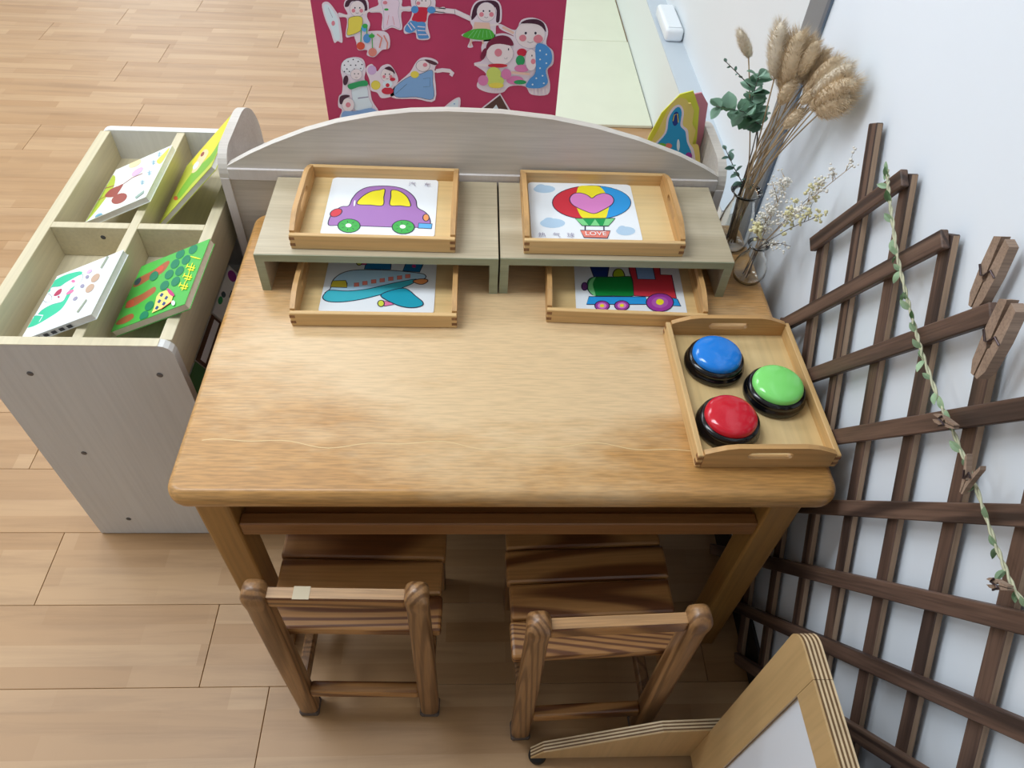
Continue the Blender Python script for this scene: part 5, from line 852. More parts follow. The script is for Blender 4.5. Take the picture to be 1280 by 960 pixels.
  ('tan',(42.3,29.5,44.9,25.9,46.6,21.8,47.1,17.8,46.5,14.3,44.8,11.7,42.1,10.3,38.9,10.4,35.5,11.8,32.3,14.5,29.7,18,27.9,22.1,27.3,26.2,27.9,29.7,29.6,32.4,32.3,33.7,35.6,33.7,39,32.2),None,0),
  ('tan',(42.1,4.4,44.7,0.9,46.3,-3,46.9,-7,46.3,-10.4,44.6,-12.9,42,-14.2,38.8,-14.2,35.4,-12.8,32.3,-10.3,29.7,-6.8,27.9,-2.9,27.3,1.1,27.9,4.6,29.6,7.1,32.3,8.5,35.5,8.5,38.9,7),None,0),
  ('orchid2',(16.7,52.3,17.9,50.4,18.3,48.4,18.1,46.6,17.1,45.2,15.5,44.2,13.6,44,11.5,44.4,9.4,45.5,7.7,47,6.6,48.9,6.1,50.9,6.4,52.8,7.4,54.2,8.9,55.1,10.9,55.4,13,55,15.1,53.9),None,0),
  ('graylilac',(17,15,18.5,13,19.5,10.9,19.8,9.1,19.5,7.6,18.6,6.7,17.2,6.5,15.4,7.1,13.5,8.2,11.7,9.9,10.2,11.9,9.2,14,8.8,15.8,9.1,17.3,10,18.2,11.5,18.4,13.3,17.9,15.2,16.7),None,0),
  ('graylilac',(16.4,-14,17.7,-15.7,18.4,-17.6,18.5,-19.4,17.9,-20.9,16.9,-21.9,15.4,-22.3,13.6,-22.1,11.8,-21.2,10.2,-19.8,9,-18.1,8.3,-16.2,8.2,-14.4,8.7,-12.9,9.7,-11.9,11.3,-11.5,13,-11.8,14.8,-12.6),None,0),
  ('graylilac',(16.7,37.5,18,35.7,18.8,33.8,19.1,32.1,18.8,30.8,18,30,16.7,29.8,15.1,30.3,13.4,31.3,11.8,32.8,10.4,34.6,9.6,36.5,9.3,38.2,9.6,39.5,10.4,40.4,11.7,40.6,13.3,40.1,15.1,39),None,0),
  ('olive',(38.1,77.8,44,72.2,41.7,42.8,35.9,48.2),None,0),
  ('olive',(41.9,-30.5,46.6,-35.1,40.4,-61.5,35,-57.3),None,0),
 ],
 'book_squirrel': [
  ('moss',(-83,-78.5,-84.3,-70.2,-84.6,-59.1,-84.7,-45.6,-85.5,-29.9,-88.2,-9.5,-92.1,15.3,-95.1,39.3,-94.9,56.7,-90,65.6,-81.8,68.7,-72.8,67.5,-65.1,63.2,-58.7,54.6,-52.8,41.6,-48.1,27.6,-45,15.6,-44.1,6.6,-44.9,-1.1,-46.6,-8.7,-48.3,-17,-49.8,-26.8,-51.7,-37.3,-53.8,-47.7,-56.2,-57,-59,-65.8,-62,-74.2,-65.3,-81.1,-68.6,-85.5,-72.3,-87.1,-76.4,-86.7,-80.2,-83.9),None,0),
  ('moss2',(-79.9,-73,-80.5,-62.9,-80.2,-48.9,-79.5,-33.3,-79.1,-18.5,-79.5,-3.5,-80.2,12.4,-80.5,26.5,-79.9,35.9,-77.7,40.2,-74.4,40.7,-70.9,37,-68.1,29.1,-66,14.6,-64.2,-5.3,-63,-25.9,-62.7,-42.5,-63.3,-55,-64.7,-65.5,-66.6,-73.7,-68.7,-79,-71.5,-81.5,-74.7,-81.6,-77.8,-78.8),None,0),
  ('brownred',(-56.9,-10.2,-57,-5.8,-55.6,-0.8,-53.1,3.7,-49.9,6.8,-45.6,8,-40.1,7.9,-34.5,7.2,-29.8,6.7,-26,7,-22.6,7.5,-19.9,7.3,-18,5.6,-17,1.6,-16.8,-4.1,-17.2,-10.2,-17.7,-15.6,-18.2,-20.5,-18.7,-25.5,-19.9,-29.6,-22.2,-31.8,-26.3,-31.7,-31.6,-29.8,-37.3,-27,-42.4,-24.1,-46.9,-21.2,-51.3,-17.8,-54.9,-14.1),None,0),
  ('brownred',(12,-47.4,15.4,-54.6,16.3,-61,14.6,-65.9,10.5,-68.7,4.5,-69.2,-2.7,-67.2,-10.2,-63,-17.3,-57,-23,-50,-26.6,-42.8,-27.6,-36.2,-25.9,-31.1,-21.8,-28.2,-15.6,-27.7,-8.2,-29.8,-0.5,-34.2,6.5,-40.3),None,0),
  ('brownred',(-73.7,-17.8,-52,-14.9),'line',3),
  ('brownred',(-75,21.3,-45,15.6),'line',3),
  ('brownred',(-18,5.6,0.5,16.1,24.8,15.2),'line',3),
  ('orchid2',(16.5,39.8,18.7,35.2,19.2,30.3,18,25.8,15.3,22.2,11.4,19.8,6.8,19.1,1.9,19.9,-2.5,22.4,-6.1,26.1,-8.3,30.7,-8.9,35.6,-7.8,40.2,-5.1,43.9,-1.1,46.3,3.6,47,8.5,46.1,13,43.6),None,0),
  ('peach',(-2.6,77.6,-0.2,72.1,0.1,67.1,-1.6,63,-5.1,60.3,-10,59.3,-15.8,60.2,-21.8,62.9,-27.2,67,-31.4,72.1,-33.8,77.6,-34.3,82.7,-32.6,86.9,-29,89.7,-24,90.6,-18.1,89.7,-12.1,86.9,-6.7,82.7),None,0),
  ('yellow2',(48.2,42.5,48.6,47.3,50.9,52.1,54,56.9,56.9,61.5,59.4,66.8,62,72.5,64.6,76.9,66.6,78,68,74.9,69,68.6,69.5,60.9,69.5,53.5,69.1,45.4,68.2,36.2,66.8,28.4,64.6,24.4,60.7,25.6,55.6,30.5,50.9,36.8),None,0),
  ('steelblue',(38.5,73.2,51.7,68.1),'line',1.5),
  ('steelblue',(43.4,64.3,54,60),'line',1.5),
  ('steelblue',(42,79.2,49,56.6),'line',1.5),
  ('steelblue',(33.7,47.5,46.8,42.6),'line',1.5),
  ('steelblue',(38.6,38.9,49.1,34.8),'line',1.5),
  ('steelblue',(37.2,53.5,44.2,31.4),'line',1.5),
  ('steelblue',(38.3,9,51.1,4.4),'line',1.5),
  ('steelblue',(43.1,0.7,53.4,-3.2),'line',1.5),
  ('steelblue',(41.7,14.8,48.5,-6.4),'line',1.5),
  ('steelblue',(32,-18,44.7,-22.4),'line',1.5),
  ('steelblue',(36.8,-26.1,47,-29.8),'line',1.5),
  ('steelblue',(35.4,-12.4,42.2,-33),'line',1.5),
  ('graygreen',(40.4,-70.9,57.2,-58.7,59.9,-69.4,46.5,-79.8),None,0),
  ('steelblue',(-30.8,-82.3,-29.3,-85.2,-28.9,-88,-29.7,-90.4,-31.5,-92.1,-34.1,-92.9,-37.2,-92.7,-40.5,-91.5,-43.6,-89.5,-46,-86.9,-47.5,-84,-48,-81.2,-47.2,-78.8,-45.4,-77.1,-42.8,-76.3,-39.6,-76.5,-36.3,-77.7,-33.2,-79.7),None,0),
 ],
 'book_sun': [
  ('sun',(-58.1,78.6,-55.1,88.2,-45.8,94.6,-33,99.5,-19.9,104.5,-6,112.1,9.9,120.6,26,125.9,40.7,123.6,54.8,110.7,68.6,90.6,79.7,68.4,86.2,48.7,86.7,31.2,82.8,13.6,77,-2,71.9,-13.7,68.9,-21.3,66.2,-25.8,62.1,-27.3,54.5,-25.6,41.2,-19.9,23.6,-10.4,4.9,1.6,-11.6,14.6,-26.5,29.6,-41.2,47.1,-52.7,64.4),None,0),
  ('leafg',(-56.7,-41.2,-53,-29.6,-44.5,-16.8,-32.7,-6,-18.9,-0.4,-1.6,-3.8,18.8,-13.3,38.6,-22.6,54.5,-25.6,65,-17.6,72.5,-2.7,79,11,86.6,15.2,97.6,5.2,110.1,-13.4,119.7,-33.5,122.5,-48.9,116.2,-58.8,103.4,-66.6,87.9,-72.3,73.1,-76.2,59.3,-77.2,44.7,-75.6,30.2,-73.2,16.7,-72.2,4.5,-74.1,-6.9,-77.5,-17.4,-80,-26.9,-78.9,-36.9,-72.8,-46.7,-63.2,-54.2,-52),None,0),
  ('peach',(-24,4.9,-26.8,16.1,-27.6,29.4,-26.8,42.3,-25,52.2,-22.2,59.5,-18.3,65,-13,67.3,-6.3,64.9,3.3,55.3,15.1,40.3,25.9,24.5,32.5,12.2,33.9,4.3,31.8,-1.6,28.1,-6.3,24.3,-10.5,20.8,-15.2,16.7,-19.7,12,-22.6,6.5,-22.7,-0.8,-19.1,-9.6,-12.6,-18,-4.3),None,0),
  ('brownred',(-1.3,50.4,2.3,45.1,4.8,40.1,6.2,36,6.1,33.2,4.7,32.1,2.1,32.8,-1.4,35.2,-5.4,39.1,-9.4,44,-13,49.3,-15.7,54.3,-17.1,58.6,-17.1,61.4,-15.6,62.6,-12.9,61.8,-9.3,59.3,-5.3,55.3),None,0),
  ('icy',(-9.8,25.4,-5,18.2,-1.6,11.2,-0.1,5.4,-0.5,1.3,-2.9,-0.6,-6.9,0,-12.1,3,-17.9,8.1,-23.6,14.7,-28.6,21.9,-32.1,29,-33.8,35.1,-33.5,39.4,-31,41.3,-26.9,40.6,-21.5,37.4,-15.6,32.1),None,0),
  ('rustred',(-38.2,-65.7,-36.7,-69.5,-37.2,-71,-39.8,-70,-44.2,-66.5,-49.9,-61,-56.2,-54,-62.4,-46.5,-67.7,-39.2,-71.4,-33.2,-73.1,-29.1,-72.6,-27.6,-69.8,-28.7,-65.2,-32.4,-59.4,-38.2,-53,-45.3,-46.9,-52.8,-41.8,-59.9),None,0),
 ],
 'animal': [
  ('backing',(-51.8,-7.7,-52.1,3.6,-49.2,16.7,-45.1,30.1,-41.5,42.5,-38.7,54.1,-35.9,65.6,-33.1,76,-30.5,84.3,-28.2,90.1,-26.1,94.1,-23.9,96.9,-21.2,98.9,-17.7,100.2,-13.6,100.4,-9.6,99.9,-6,98.8,-3.2,97.3,-0.9,95.3,1.3,92.4,3.3,88.2,5,82,6.5,74,8,65.9,10,59.1,12.8,54.8,16,52,19.2,49.1,21.9,44.4,23.6,36.7,24.6,27,25.7,17.5,27.5,10.6,30.4,8.5,33.8,9.5,37.5,10,41,6.3,45.4,-4.6,50.3,-20.2,54.3,-36,55.4,-47.1,53.2,-51.3,48.5,-51.6,41.8,-49.7,33.1,-47.7,21.5,-46,7.2,-43.7,-7.4,-40.4,-19.9,-36,-30.4,-30.6,-39.9,-24.2,-47.4,-16.7),None,0),
  ('paper',(-45.8,-1.1,-44.3,6.9,-39.3,14.8,-33.7,22.8,-30,30.6,-29.3,38.5,-30,46.4,-31,54,-31.1,60.8,-30.1,67,-28.5,72.7,-26.5,77.7,-24.3,81.6,-21.8,84.4,-18.9,86.5,-15.9,87.4,-13.1,87.1,-10.2,85.3,-7.4,82.2,-4.7,78.2,-2.5,73.5,-1.3,67.7,-0.8,60.8,-0.2,53.9,1.2,48.3,3.6,45,6.7,43.1,10,41.3,12.9,38.1,15.1,32.8,17,26.4,19,19.6,21.4,13.6,24.4,9,28,5.3,31.6,1.1,35,-5,38.9,-14.9,43.3,-27.3,46.6,-39.2,47.4,-47.3,45.1,-50.1,40.7,-49.4,34.3,-47,26.5,-44.6,16,-42.7,3.2,-40.4,-9.7,-37.3,-20.6,-32.7,-29.4,-26.1,-37.2,-18.1,-43,-9.4),None,0),
  ('bluewhale',(-41.5,-1,-39.9,6.5,-35.2,14.6,-29.8,22.8,-26.3,30.7,-25.6,38.7,-26.3,46.7,-27.2,54.3,-27.2,60.9,-26.1,66.6,-24.3,71.5,-22.3,75.6,-20.4,78.8,-18.6,81,-16.7,82.4,-14.7,82.9,-12.9,82.5,-11.1,81.2,-9.2,79,-7.5,75.9,-6.1,71.9,-5.2,66.4,-4.7,59.4,-4.1,52.4,-2.7,46.7,-0.3,43,2.9,40.5,6.1,38.2,9,34.9,11.2,30.2,12.9,24.8,14.8,19.1,17.1,13.4,20.2,8,23.9,2.6,27.5,-3,30.7,-9,33.5,-16.3,36.3,-24.6,38.2,-32.2,38.5,-37.5,37.4,-39.9,35,-40.3,31,-39.4,25,-37.9,15.6,-36.1,3.5,-33.6,-8.8,-30.3,-19,-26.1,-27,-20.9,-34,-14.7,-39.1,-8),None,0),
  ('navy',(-8.4,59.1,-8.3,54.3,-9,50.2,-10.4,47.2,-12.4,45.7,-14.6,45.9,-16.8,47.9,-18.7,51.3,-20.1,55.7,-20.9,60.5,-20.9,65.3,-20.2,69.4,-18.8,72.3,-16.9,73.7,-14.7,73.5,-12.5,71.6,-10.6,68.3,-9.2,64),None,0),
  ('sun',(-18.7,55.2,-19,67.1,-13.4,69.6,-8.3,52.6),'line',1.4),
  ('salmon',(-9.6,4.8,-9.6,2.8,-10.5,1.1,-12.1,-0.3,-14.2,-1,-16.6,-1.1,-19,-0.5,-21.1,0.7,-22.6,2.4,-23.4,4.3,-23.4,6.3,-22.6,8,-21,9.3,-18.9,10.1,-16.5,10.1,-14.1,9.5,-12,8.3,-10.5,6.7),None,0),
  ('leafg',(-21.2,6,-21.4,4.5,-22.6,3.1,-24.7,2,-27.4,1.4,-30.4,1.3,-33.3,1.8,-35.8,2.7,-37.6,4,-38.4,5.5,-38.2,7,-37,8.3,-34.9,9.4,-32.2,10,-29.2,10.1,-26.3,9.6,-23.8,8.7,-22,7.5),None,0),
  ('icy',(4.7,6.8,5.5,2.5,5.8,-1.4,5.7,-4.2,5,-5.7,4,-5.8,2.8,-4.3,1.4,-1.5,0,2.3,-1.1,6.6,-1.8,10.9,-2.1,14.6,-2,17.4,-1.4,18.9,-0.4,19,0.9,17.5,2.2,14.8,3.6,11),None,0),
  ('violet',(33.5,-14.7,33.7,-17.2,33.1,-19.3,31.7,-21,29.8,-21.9,27.6,-22,25.3,-21.2,23.2,-19.6,21.6,-17.5,20.7,-15.1,20.5,-12.7,21.1,-10.6,22.5,-8.9,24.4,-8,26.6,-8,28.9,-8.7,30.9,-10.3,32.5,-12.3),None,0),
 ],
}

# ------------------------------------------------------------------ materials
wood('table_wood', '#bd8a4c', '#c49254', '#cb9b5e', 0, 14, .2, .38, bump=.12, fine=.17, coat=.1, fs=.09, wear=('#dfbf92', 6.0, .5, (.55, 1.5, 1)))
wood('table_leg_wood', '#9a6c34', '#a97b3f', '#b98b4c', 2, 7, .06, .4, bump=.1, fine=.2)
wood('table_rail_wood', '#8a5a30', '#9a6838', '#a97744', 0, 9, .06, .4, bump=.1, fine=.2)
wood('tray_wood', '#cfa468', '#dab278', '#e3c08a', 0, 8, .06, .45, bump=.1, fine=.16)
wood('tray_base_wood', '#d8b67c', '#e2c48c', '#e9cf9c', 0, 6, .06, .5, bump=.06, fine=.08)
wood('tray_end_wood', '#c2935a', '#d0a268', '#dcb47c', 1, 8, .06, .45, bump=.1, fine=.18)
wood('joint_wood', '#8a5c34', '#976840', '#a67a50', 2, 12, .2, .5)
wood('riser_wood', '#aea084', '#c0b296', '#ccc0a6', 0, 16, .025, .42, bump=.06, fine=.12)
wood('riser_edge', '#8e957c', '#9ca389', '#adb298', 0, 30, .02, .42, bump=.03, fine=.1)
wood('ash_panel', '#bfb5aa', '#cdc5bb', '#d9d2c9', 0, 10, .05, .5, bump=.05, fine=.1)
wood('ash_edge', '#d4ccc8', '#dcd5d2', '#e4dedb', 2, 10, .05, .5, bump=.03, fine=.05)
wood('birch_panel', '#d6d5d0', '#dcdbd8', '#e2e2df', 2, 6, .08, .5, bump=.03, fine=.06)
wood('bin_wood', '#c8ba98', '#d4c8a8', '#ddd2b6', 1, 8, .05, .5, bump=.03, fine=.08)
wood('stool_wood', '#a5713c', '#b27f49', '#be8d56', 0, 9, .16, .36, rings=150, ringcol='#6c4020', bump=.3, fine=.2, coat=.25)
wood('stool_post_wood', '#8a6038', '#9a7046', '#aa8054', 2, 16, .05, .4, rings=130, ringcol='#75502e', bump=.25, fine=.25, coat=.2)
wood('stool_rail_wood', '#a97c4c', '#bd9160', '#cfa878', 0, 12, .05, .42, bump=.2, fine=.3, coat=.1)
wood('trellis_wood', '#594339', '#6c5346', '#806757', 0, 14, .05, .55, rings=90, ringcol='#46352e', bump=.3, fine=.35)
wood('trellis_edge_wood', '#96795f', '#a98c72', '#b99d84', 0, 14, .05, .6, bump=.2, fine=.25)
wood('pin_wood', '#8d7562', '#a08774', '#b39b88', 2, 20, .06, .7, bump=.2, fine=.25)
wood('ply_face', '#bc9866', '#c6a472', '#cfae80', 2, 7, .08, .42, bump=.05, fine=.1, coat=.1)
plain('ply_light', '#d8c09a', .55, vary=.08, bscale=60)
plain('ply_dark', '#6e5030', .6, vary=.1, bscale=60)
plain('white_wall', '#e9f0f8', .55, vary=.012, bscale=3)
plain('far_wall_paint', '#e2e8ea', .6, vary=.01, bscale=3)
plain('near_wall_paint', '#b2b6ba', .6)  # grey picked to lower the bounce from the unseen wall behind the camera
plain('ledge_paint', '#e0e6e2', .5)
plain('ledge_top', '#c2ccd4', .5)
plain('black_skirting', '#121216', .45)
plain('aluminium', '#8f979f', .42, metal=.65, bump=.02, bscale=80)
plain('aluminium_dark', '#6c7886', .4, metal=.6)
plain('cream_mat', '#dcdfc8', .7, vary=.02, bscale=8)
plain('red_board', '#c03a62', .5, vary=.07, bscale=9)
plain('board_edge', '#c8a070', .6)
plain('card_white', '#eef2f6', .3)
plain('page_white', '#e6e4e0', .7, vary=.05, bscale=120)
plain('page_cream', '#d8ccb8', .7, vary=.05, bscale=120)
plain('cover_green', '#4fb84a', .3)
plain('cover_white', '#f0f3f4', .3)
plain('cover_white2', '#eef2ea', .3)
plain('cover_yellow', '#c8d04a', .35)
plain('plastic_white', '#e8eef2', .35)
plain('buzzer_black', '#0a0a0e', .16, spec=.6)
plain('buzzer_blue', '#1a82e2', .14, spec=.6)
plain('buzzer_green', '#8aea7a', .14, spec=.6)
plain('buzzer_red', '#d01c30', .14, spec=.6)
plain('screw_metal', '#6c7078', .35, metal=.9)
plain('screw_hole', '#3c3c40', .6)
plain('rubber_black', '#141414', .6)
plain('foot_rubber', '#5c5048', .8)
plain('whiteboard', '#e4e9f1', .25)
plain('dried_straw', '#b09878', .8, vary=.15, bscale=60)
plain('seed_fluff', '#dcc8aa', .9, vary=.12, bscale=90)
plain('seed_fluff_pale', '#e6dac6', .9, vary=.1, bscale=90)
plain('leaf_green', '#9abfa8', .55, vary=.18, bscale=30)
plain('leaf_dark', '#6f9484', .55, vary=.18, bscale=30)
plain('leaf_vine', '#a4c09a', .6, vary=.2, bscale=40)
plain('stem_dark', '#6a625c', .7)
plain('blossom_cream', '#ddd6a8', .8, vary=.1, bscale=90)
plain('blossom_white', '#e6e2d8', .85)
plain('twine', '#c4c4a6', .9, vary=.15, bscale=150, bump=.3)
plain('tape_film', '#bcab8a', .35)
plain('wire_spring', '#54484a', .4, metal=.8)

m_, nt_, b_ = base_mat('clear_glass')
b_.inputs['Base Color'].default_value = (.97, .985, .98, 1)
b_.inputs['Transmission Weight'].default_value = 1.0
b_.inputs['Roughness'].default_value = .02
b_.inputs['IOR'].default_value = 1.45


def floor_material():
    m, nt, b = base_mat('laminate_oak')
    L = nt.links.new
    geo = N(nt, 'ShaderNodeNewGeometry')
    oi = N(nt, 'ShaderNodeObjectInfo')
    # three strips of parquet printed on every plank
    off = N(nt, 'ShaderNodeCombineXYZ')
    mu = N(nt, 'ShaderNodeMath', operation='MULTIPLY')
    mu.inputs[1].default_value = 3.7
    L(oi.outputs['Random'], mu.inputs[0])
    L(mu.outputs[0], off.inputs[0])
    off.inputs[1].default_value = -.4713
    add = N(nt, 'ShaderNodeVectorMath', operation='ADD')
    L(geo.outputs['Position'], add.inputs[0]); L(off.outputs[0], add.inputs[1])
    br = N(nt, 'ShaderNodeTexBrick')
    br.offset = .37
    br.offset_frequency = 2
    br.squash = 1.0
    br.inputs['Scale'].default_value = 1.0
    br.inputs['Mortar Size'].default_value = 0.0
    br.inputs['Brick Width'].default_value = .31
    br.inputs['Row Height'].default_value = .1595 / 4
    br.inputs['Color1'].default_value = (0, 0, 0, 1)
    br.inputs['Color2'].default_value = (1, 1, 1, 1)
    L(add.outputs[0], br.inputs['Vector'])
    rp = ramp(nt, [(0, '#ad8559'), (.35, '#b28b60'), (.7, '#b79167'), (1, '#be996f')])
    L(br.outputs['Color'], rp.inputs['Fac'])
    mp = N(nt, 'ShaderNodeMapping')
    mp.inputs['Scale'].default_value = (.07, 1, 1)
    mp.inputs['Rotation'].default_value = (0, 0, R(1.2))
    L(add.outputs[0], mp.inputs['Vector'])
    n1 = N(nt, 'ShaderNodeTexNoise', Scale=34.0, Detail=6.0, Roughness=.62, Distortion=.6)
    L(mp.outputs[0], n1.inputs['Vector'])
    r1 = ramp(nt, [(.3, (.78, .75, .72, 1)), (.55, (1, 1, 1, 1)), (.8, (1.0, .99, .97, 1))])
    L(n1.outputs['Fac'], r1.inputs['Fac'])
    mm = N(nt, 'ShaderNodeMix', data_type='RGBA', blend_type='MULTIPLY')
    mm.inputs[0].default_value = .85
    L(rp.outputs['Color'], mm.inputs[6]); L(r1.outputs['Color'], mm.inputs[7])
    L(mm.outputs[2], b.inputs['Base Color'])
    b.inputs['Roughness'].default_value = .42
    bp = N(nt, 'ShaderNodeBump', Strength=.08, Distance=.0008)
    L(n1.outputs['Fac'], bp.inputs['Height'])
    L(bp.outputs['Normal'], b.inputs['Normal'])


floor_material()
plain('scratch', '#dcc08c', .5)
plain('plank_joint', '#5a4630', .8)


def root_of(o):
    while o.parent:
        o = o.parent
    return o


def wobj(name, bm, mat, parent, smooth=False):
    """part modelled in room coordinates, moved under its thing"""
    r = root_of(parent)
    bmesh.ops.translate(bm, verts=bm.verts[:], vec=-Vector(r.location))
    return obj(name, bm, mat, parent, smooth)


# ================================================================== THE SETTING
floor = struct('floor', bx(-4.2, .76, -1.6, 6.8, -.03, -.008), 'plank_joint')
ROW, PL = .1595, .947
known = {-1: -.370, 0: -.497, 1: -.852, 11: -1.51, 12: -1.208, 13: -.855, 14: -1.3655, 15: -1.248, 16: -.8175, 17: -1.51, 18: -1.223}
pm = bpy.data.meshes.new('plank')
_b = bx(-PL / 2 + .0006, PL / 2 - .0006, -ROW / 2 + .0003, ROW / 2 - .0003, -.008, 0, .0006)
_b.to_mesh(pm)
_b.free()
pm.materials.append(MATS['laminate_oak'])
random.seed(5)
for k in range(-13, 40):
    s0 = known.get(k, random.uniform(-1, 0))
    n0 = math.floor((-4.1 - s0) / PL)
    x = s0 + n0 * PL
    while x < .50:
        x1 = x + PL
        p = bpy.data.objects.new('plank', pm)
        COL.objects.link(p)
        p.parent = floor
        if x1 > .70:      # cut at the wall
            sx = (.70 - x) / PL
            p.scale.x = sx
            p.location = (x + PL * sx / 2, .4713 + ROW * (k + .5), 0)
        else:
            p.location = (x + PL / 2, .4713 + ROW * (k + .5), 0)
        x = x1

WX = .534          # white panelled wall beside the table
struct('wall_right', bx(WX, WX + .05, -1.6, 1.150, 0, 2.75), 'white_wall')
struct('wall_right_far', bx(.727, .77, 1.10, 6.8, 0, 2.75), 'far_wall_paint')
struct('baseboard_right', bx(WX - .007, WX, -1.6, 1.15, .001, .082, .002), 'black_skirting')
bm = bx(WX - .004, WX + .052, 1.150, 1.216, 0, 2.5, .0015)
trim = struct('trim_1', bm, 'aluminium')
trim['label'] = 'grey aluminium strip on the edge of the white wall'
struct('trim_2', bx(WX - .005, WX - .0005, 1.139, 1.150, .09, 2.5), 'aluminium_dark')
bm = bx(.652, .727, 1.6, 5.0, .001, .262, .003)
ledge = struct('trim_3', bm, 'ledge_paint')
struct('ledge_cap', bx(.651, .727, 1.6, 5.0, .262, .266), 'ledge_top', ledge)

struct('unseen_wall_near', bx(-4.2, WX + .05, -1.66, -1.6, 0, 2.75), 'near_wall_paint')  # unseen, added behind the camera to dim light reaching under the table
struct('unseen_wall_left', bx(-4.26, -4.2, -1.66, 6.8, 0, 1.0), 'far_wall_paint')  # unseen low wall, added to block side light near the horizon
struct('unseen_wall_far', bx(-4.26, .77, 6.8, 6.86, 0, .9), 'far_wall_paint')  # unseen low wall, added to block far light below the windows
struct('unseen_ceiling', bx(-4.2, .8, -1.66, 6.8, 2.75, 2.8), 'far_wall_paint')  # unseen, added with these walls to shut out open ambient light

# ================================================================== TABLE
ZT = .573
TX0, TX1, TY0, TY1 = -.404, .5035, .519, 1.131
t = thing('activity_table', 'low honey-coloured wooden table with rounded edges and worn top', 'table', ((TX0 + TX1) / 2, (TY0 + TY1) / 2, 0))
bm = bmesh.new()
# rounded-corner slab with bullnose edge
rc = .028
outl = []
for cx, cy, a0 in ((TX1 - rc, TY1 - rc, 0), (TX0 + rc, TY1 - rc, 90), (TX0 + rc, TY0 + rc, 180), (TX1 - rc, TY0 + rc, 270)):
    for k in range(7):
        a = R(a0 + 15 * k)
        outl.append((cx, cy, math.cos(a), math.sin(a)))
rings = []
th = .034
for k in range(9):
    a = R(-90 + 22.5 * k)
    ins = (.012 if k > 4 else .010) * (1 - math.cos(a))
    z = ZT - th / 2 + math.sin(a) * th / 2
    rings.append([bm.verts.new((cx + (rc - ins) * ca, cy + (rc - ins) * sa, z)) for cx, cy, ca, sa in outl])
for a, b in zip(rings, rings[1:]):
    for i in range(len(a)):
        j = (i + 1) % len(a)
        f = bm.faces.new((a[i], a[j], b[j], b[i]))
        f.smooth = True
bm.faces.new(list(reversed(rings[0])))
bm.faces.new(rings[-1])
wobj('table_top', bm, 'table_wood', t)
bm = bmesh.new()
sp_ = []
for k in range(61):
    f = k / 60
    x = -.372 + .80 * f
    y = .607 + .005 * math.sin(f * 21) + .003 * math.sin(f * 47 + 1) - .008 * f
    sp_.append((x, y))
for (xa, ya), (xb, yb) in zip(sp_, sp_[1:]):
    v_ = [bm.verts.new((xa, ya - .0006, ZT + .0001)), bm.verts.new((xb, yb - .0006, ZT + .0001)), bm.verts.new((xb, yb + .0006, ZT + .0001)), bm.verts.new((xa, ya + .0006, ZT + .0001))]
    bm.faces.new(v_)
bmesh.ops.remove_doubles(bm, verts=bm.verts[:], dist=.00001)
wobj('scratch_line', bm, 'scratch', t)
for lx in (-.384, .426):
    for ly in (.543, 1.075):
        wobj('leg', bx(lx, lx + .048, ly, ly + .048, 0, ZT - th, .004, 2), 'table_leg_wood', t)
wobj('front_rail', bx(-.336, .426, .545, .565, .427, .458, .002), 'table_rail_wood', t)
wobj('under_shelf', bx(-.336, .426, .565, 1.075, .428, .446), 'table_rail_wood', t)
wobj('back_rail', bx(-.336, .426, 1.085, 1.105, .44, ZT - th), 'table_rail_wood', t)
for lx in (-.376, .441):
    wobj('side_rail', bx(lx, lx + .02, .591, 1.075, .46, ZT - th), 'table_rail_wood', t)


# ================================================================== STOOL CHAIRS
def make_chair(label):
    t = thing('child_chair', label, 'chair', group='small pine chairs at the table')
    # local frame: back posts on the line y = 0, seat reaches into +y
    for i in range(4):
        y0 = .0205 + i * .0605
        w = .264 + (.003, -.002, .004, -.001)[i]
        o = obj('seat_plank', bx(-w / 2, w / 2, y0, y0 + .0590, .280, .301, .005, 2), 'stool_wood', t)
    for s in (-1, 1):
        bm = bmesh.new()
        x = s * .1075
        prof = [(0, .0165, .015), (.02, .0165, .0155), (.25, .0165, .0165), (.40, .0155, .016), (.445, .0150, .0155), (.463, .0165, .0172), (.476, .0165, .0172), (.486, .0125, .013), (.4915, .006, .006)]
        rg = []
        for z, hx, hy in prof:
            rg.append([bm.verts.new((x + hx * (abs(math.cos(a)) ** .55) * math.copysign(1, math.cos(a)), hy * (abs(math.sin(a)) ** .55) * math.copysign(1, math.sin(a)), z)) for a in [2 * math.pi * (k + .5) / 20 for k in range(20)]])
        for a, b in zip(rg, rg[1:]):
            for i in range(20):
                bm.faces.new((a[i], a[(i + 1) % 20], b[(i + 1) % 20], b[i]))
        bm.faces.new(list(reversed(rg[0])))
        bm.faces.new(rg[-1])
        p = obj('back_post', bm, 'stool_post_wood', t, True)
        obj('foot_cap', bx(x - .0172, x + .0172, -.0160, .0160, 0, .016, .003), 'foot_rubber', p)
        obj('front_leg', bx(x - .015, x + .015, .225, .255, 0, .279, .004, 2), 'stool_post_wood', t)
        obj('side_stretcher', bx(x - .009, x + .009, .016, .225, .085, .112, .003), 'stool_post_wood', t)
        obj('seat_rail', bx(x - .009, x + .009, .016, .225, .248, .2795, .003), 'stool_post_wood', t)
    br = obj('back_rail', bx(-.092, .092, -.009, .009, .446, .4725, .003, 2), 'stool_wood', t)
    obj('worn_edge', bx(-.091, .091, -.0075, .0075, .4724, .4732), 'stool_rail_wood', br)
    obj('low_rail', bx(-.092, .092, -.010, .010, .085, .112, .004, 2), 'stool_wood', t)
    obj('front_stretcher', bx(-.094, .094, .231, .249, .105, .128, .003), 'stool_post_wood', t)
    return t


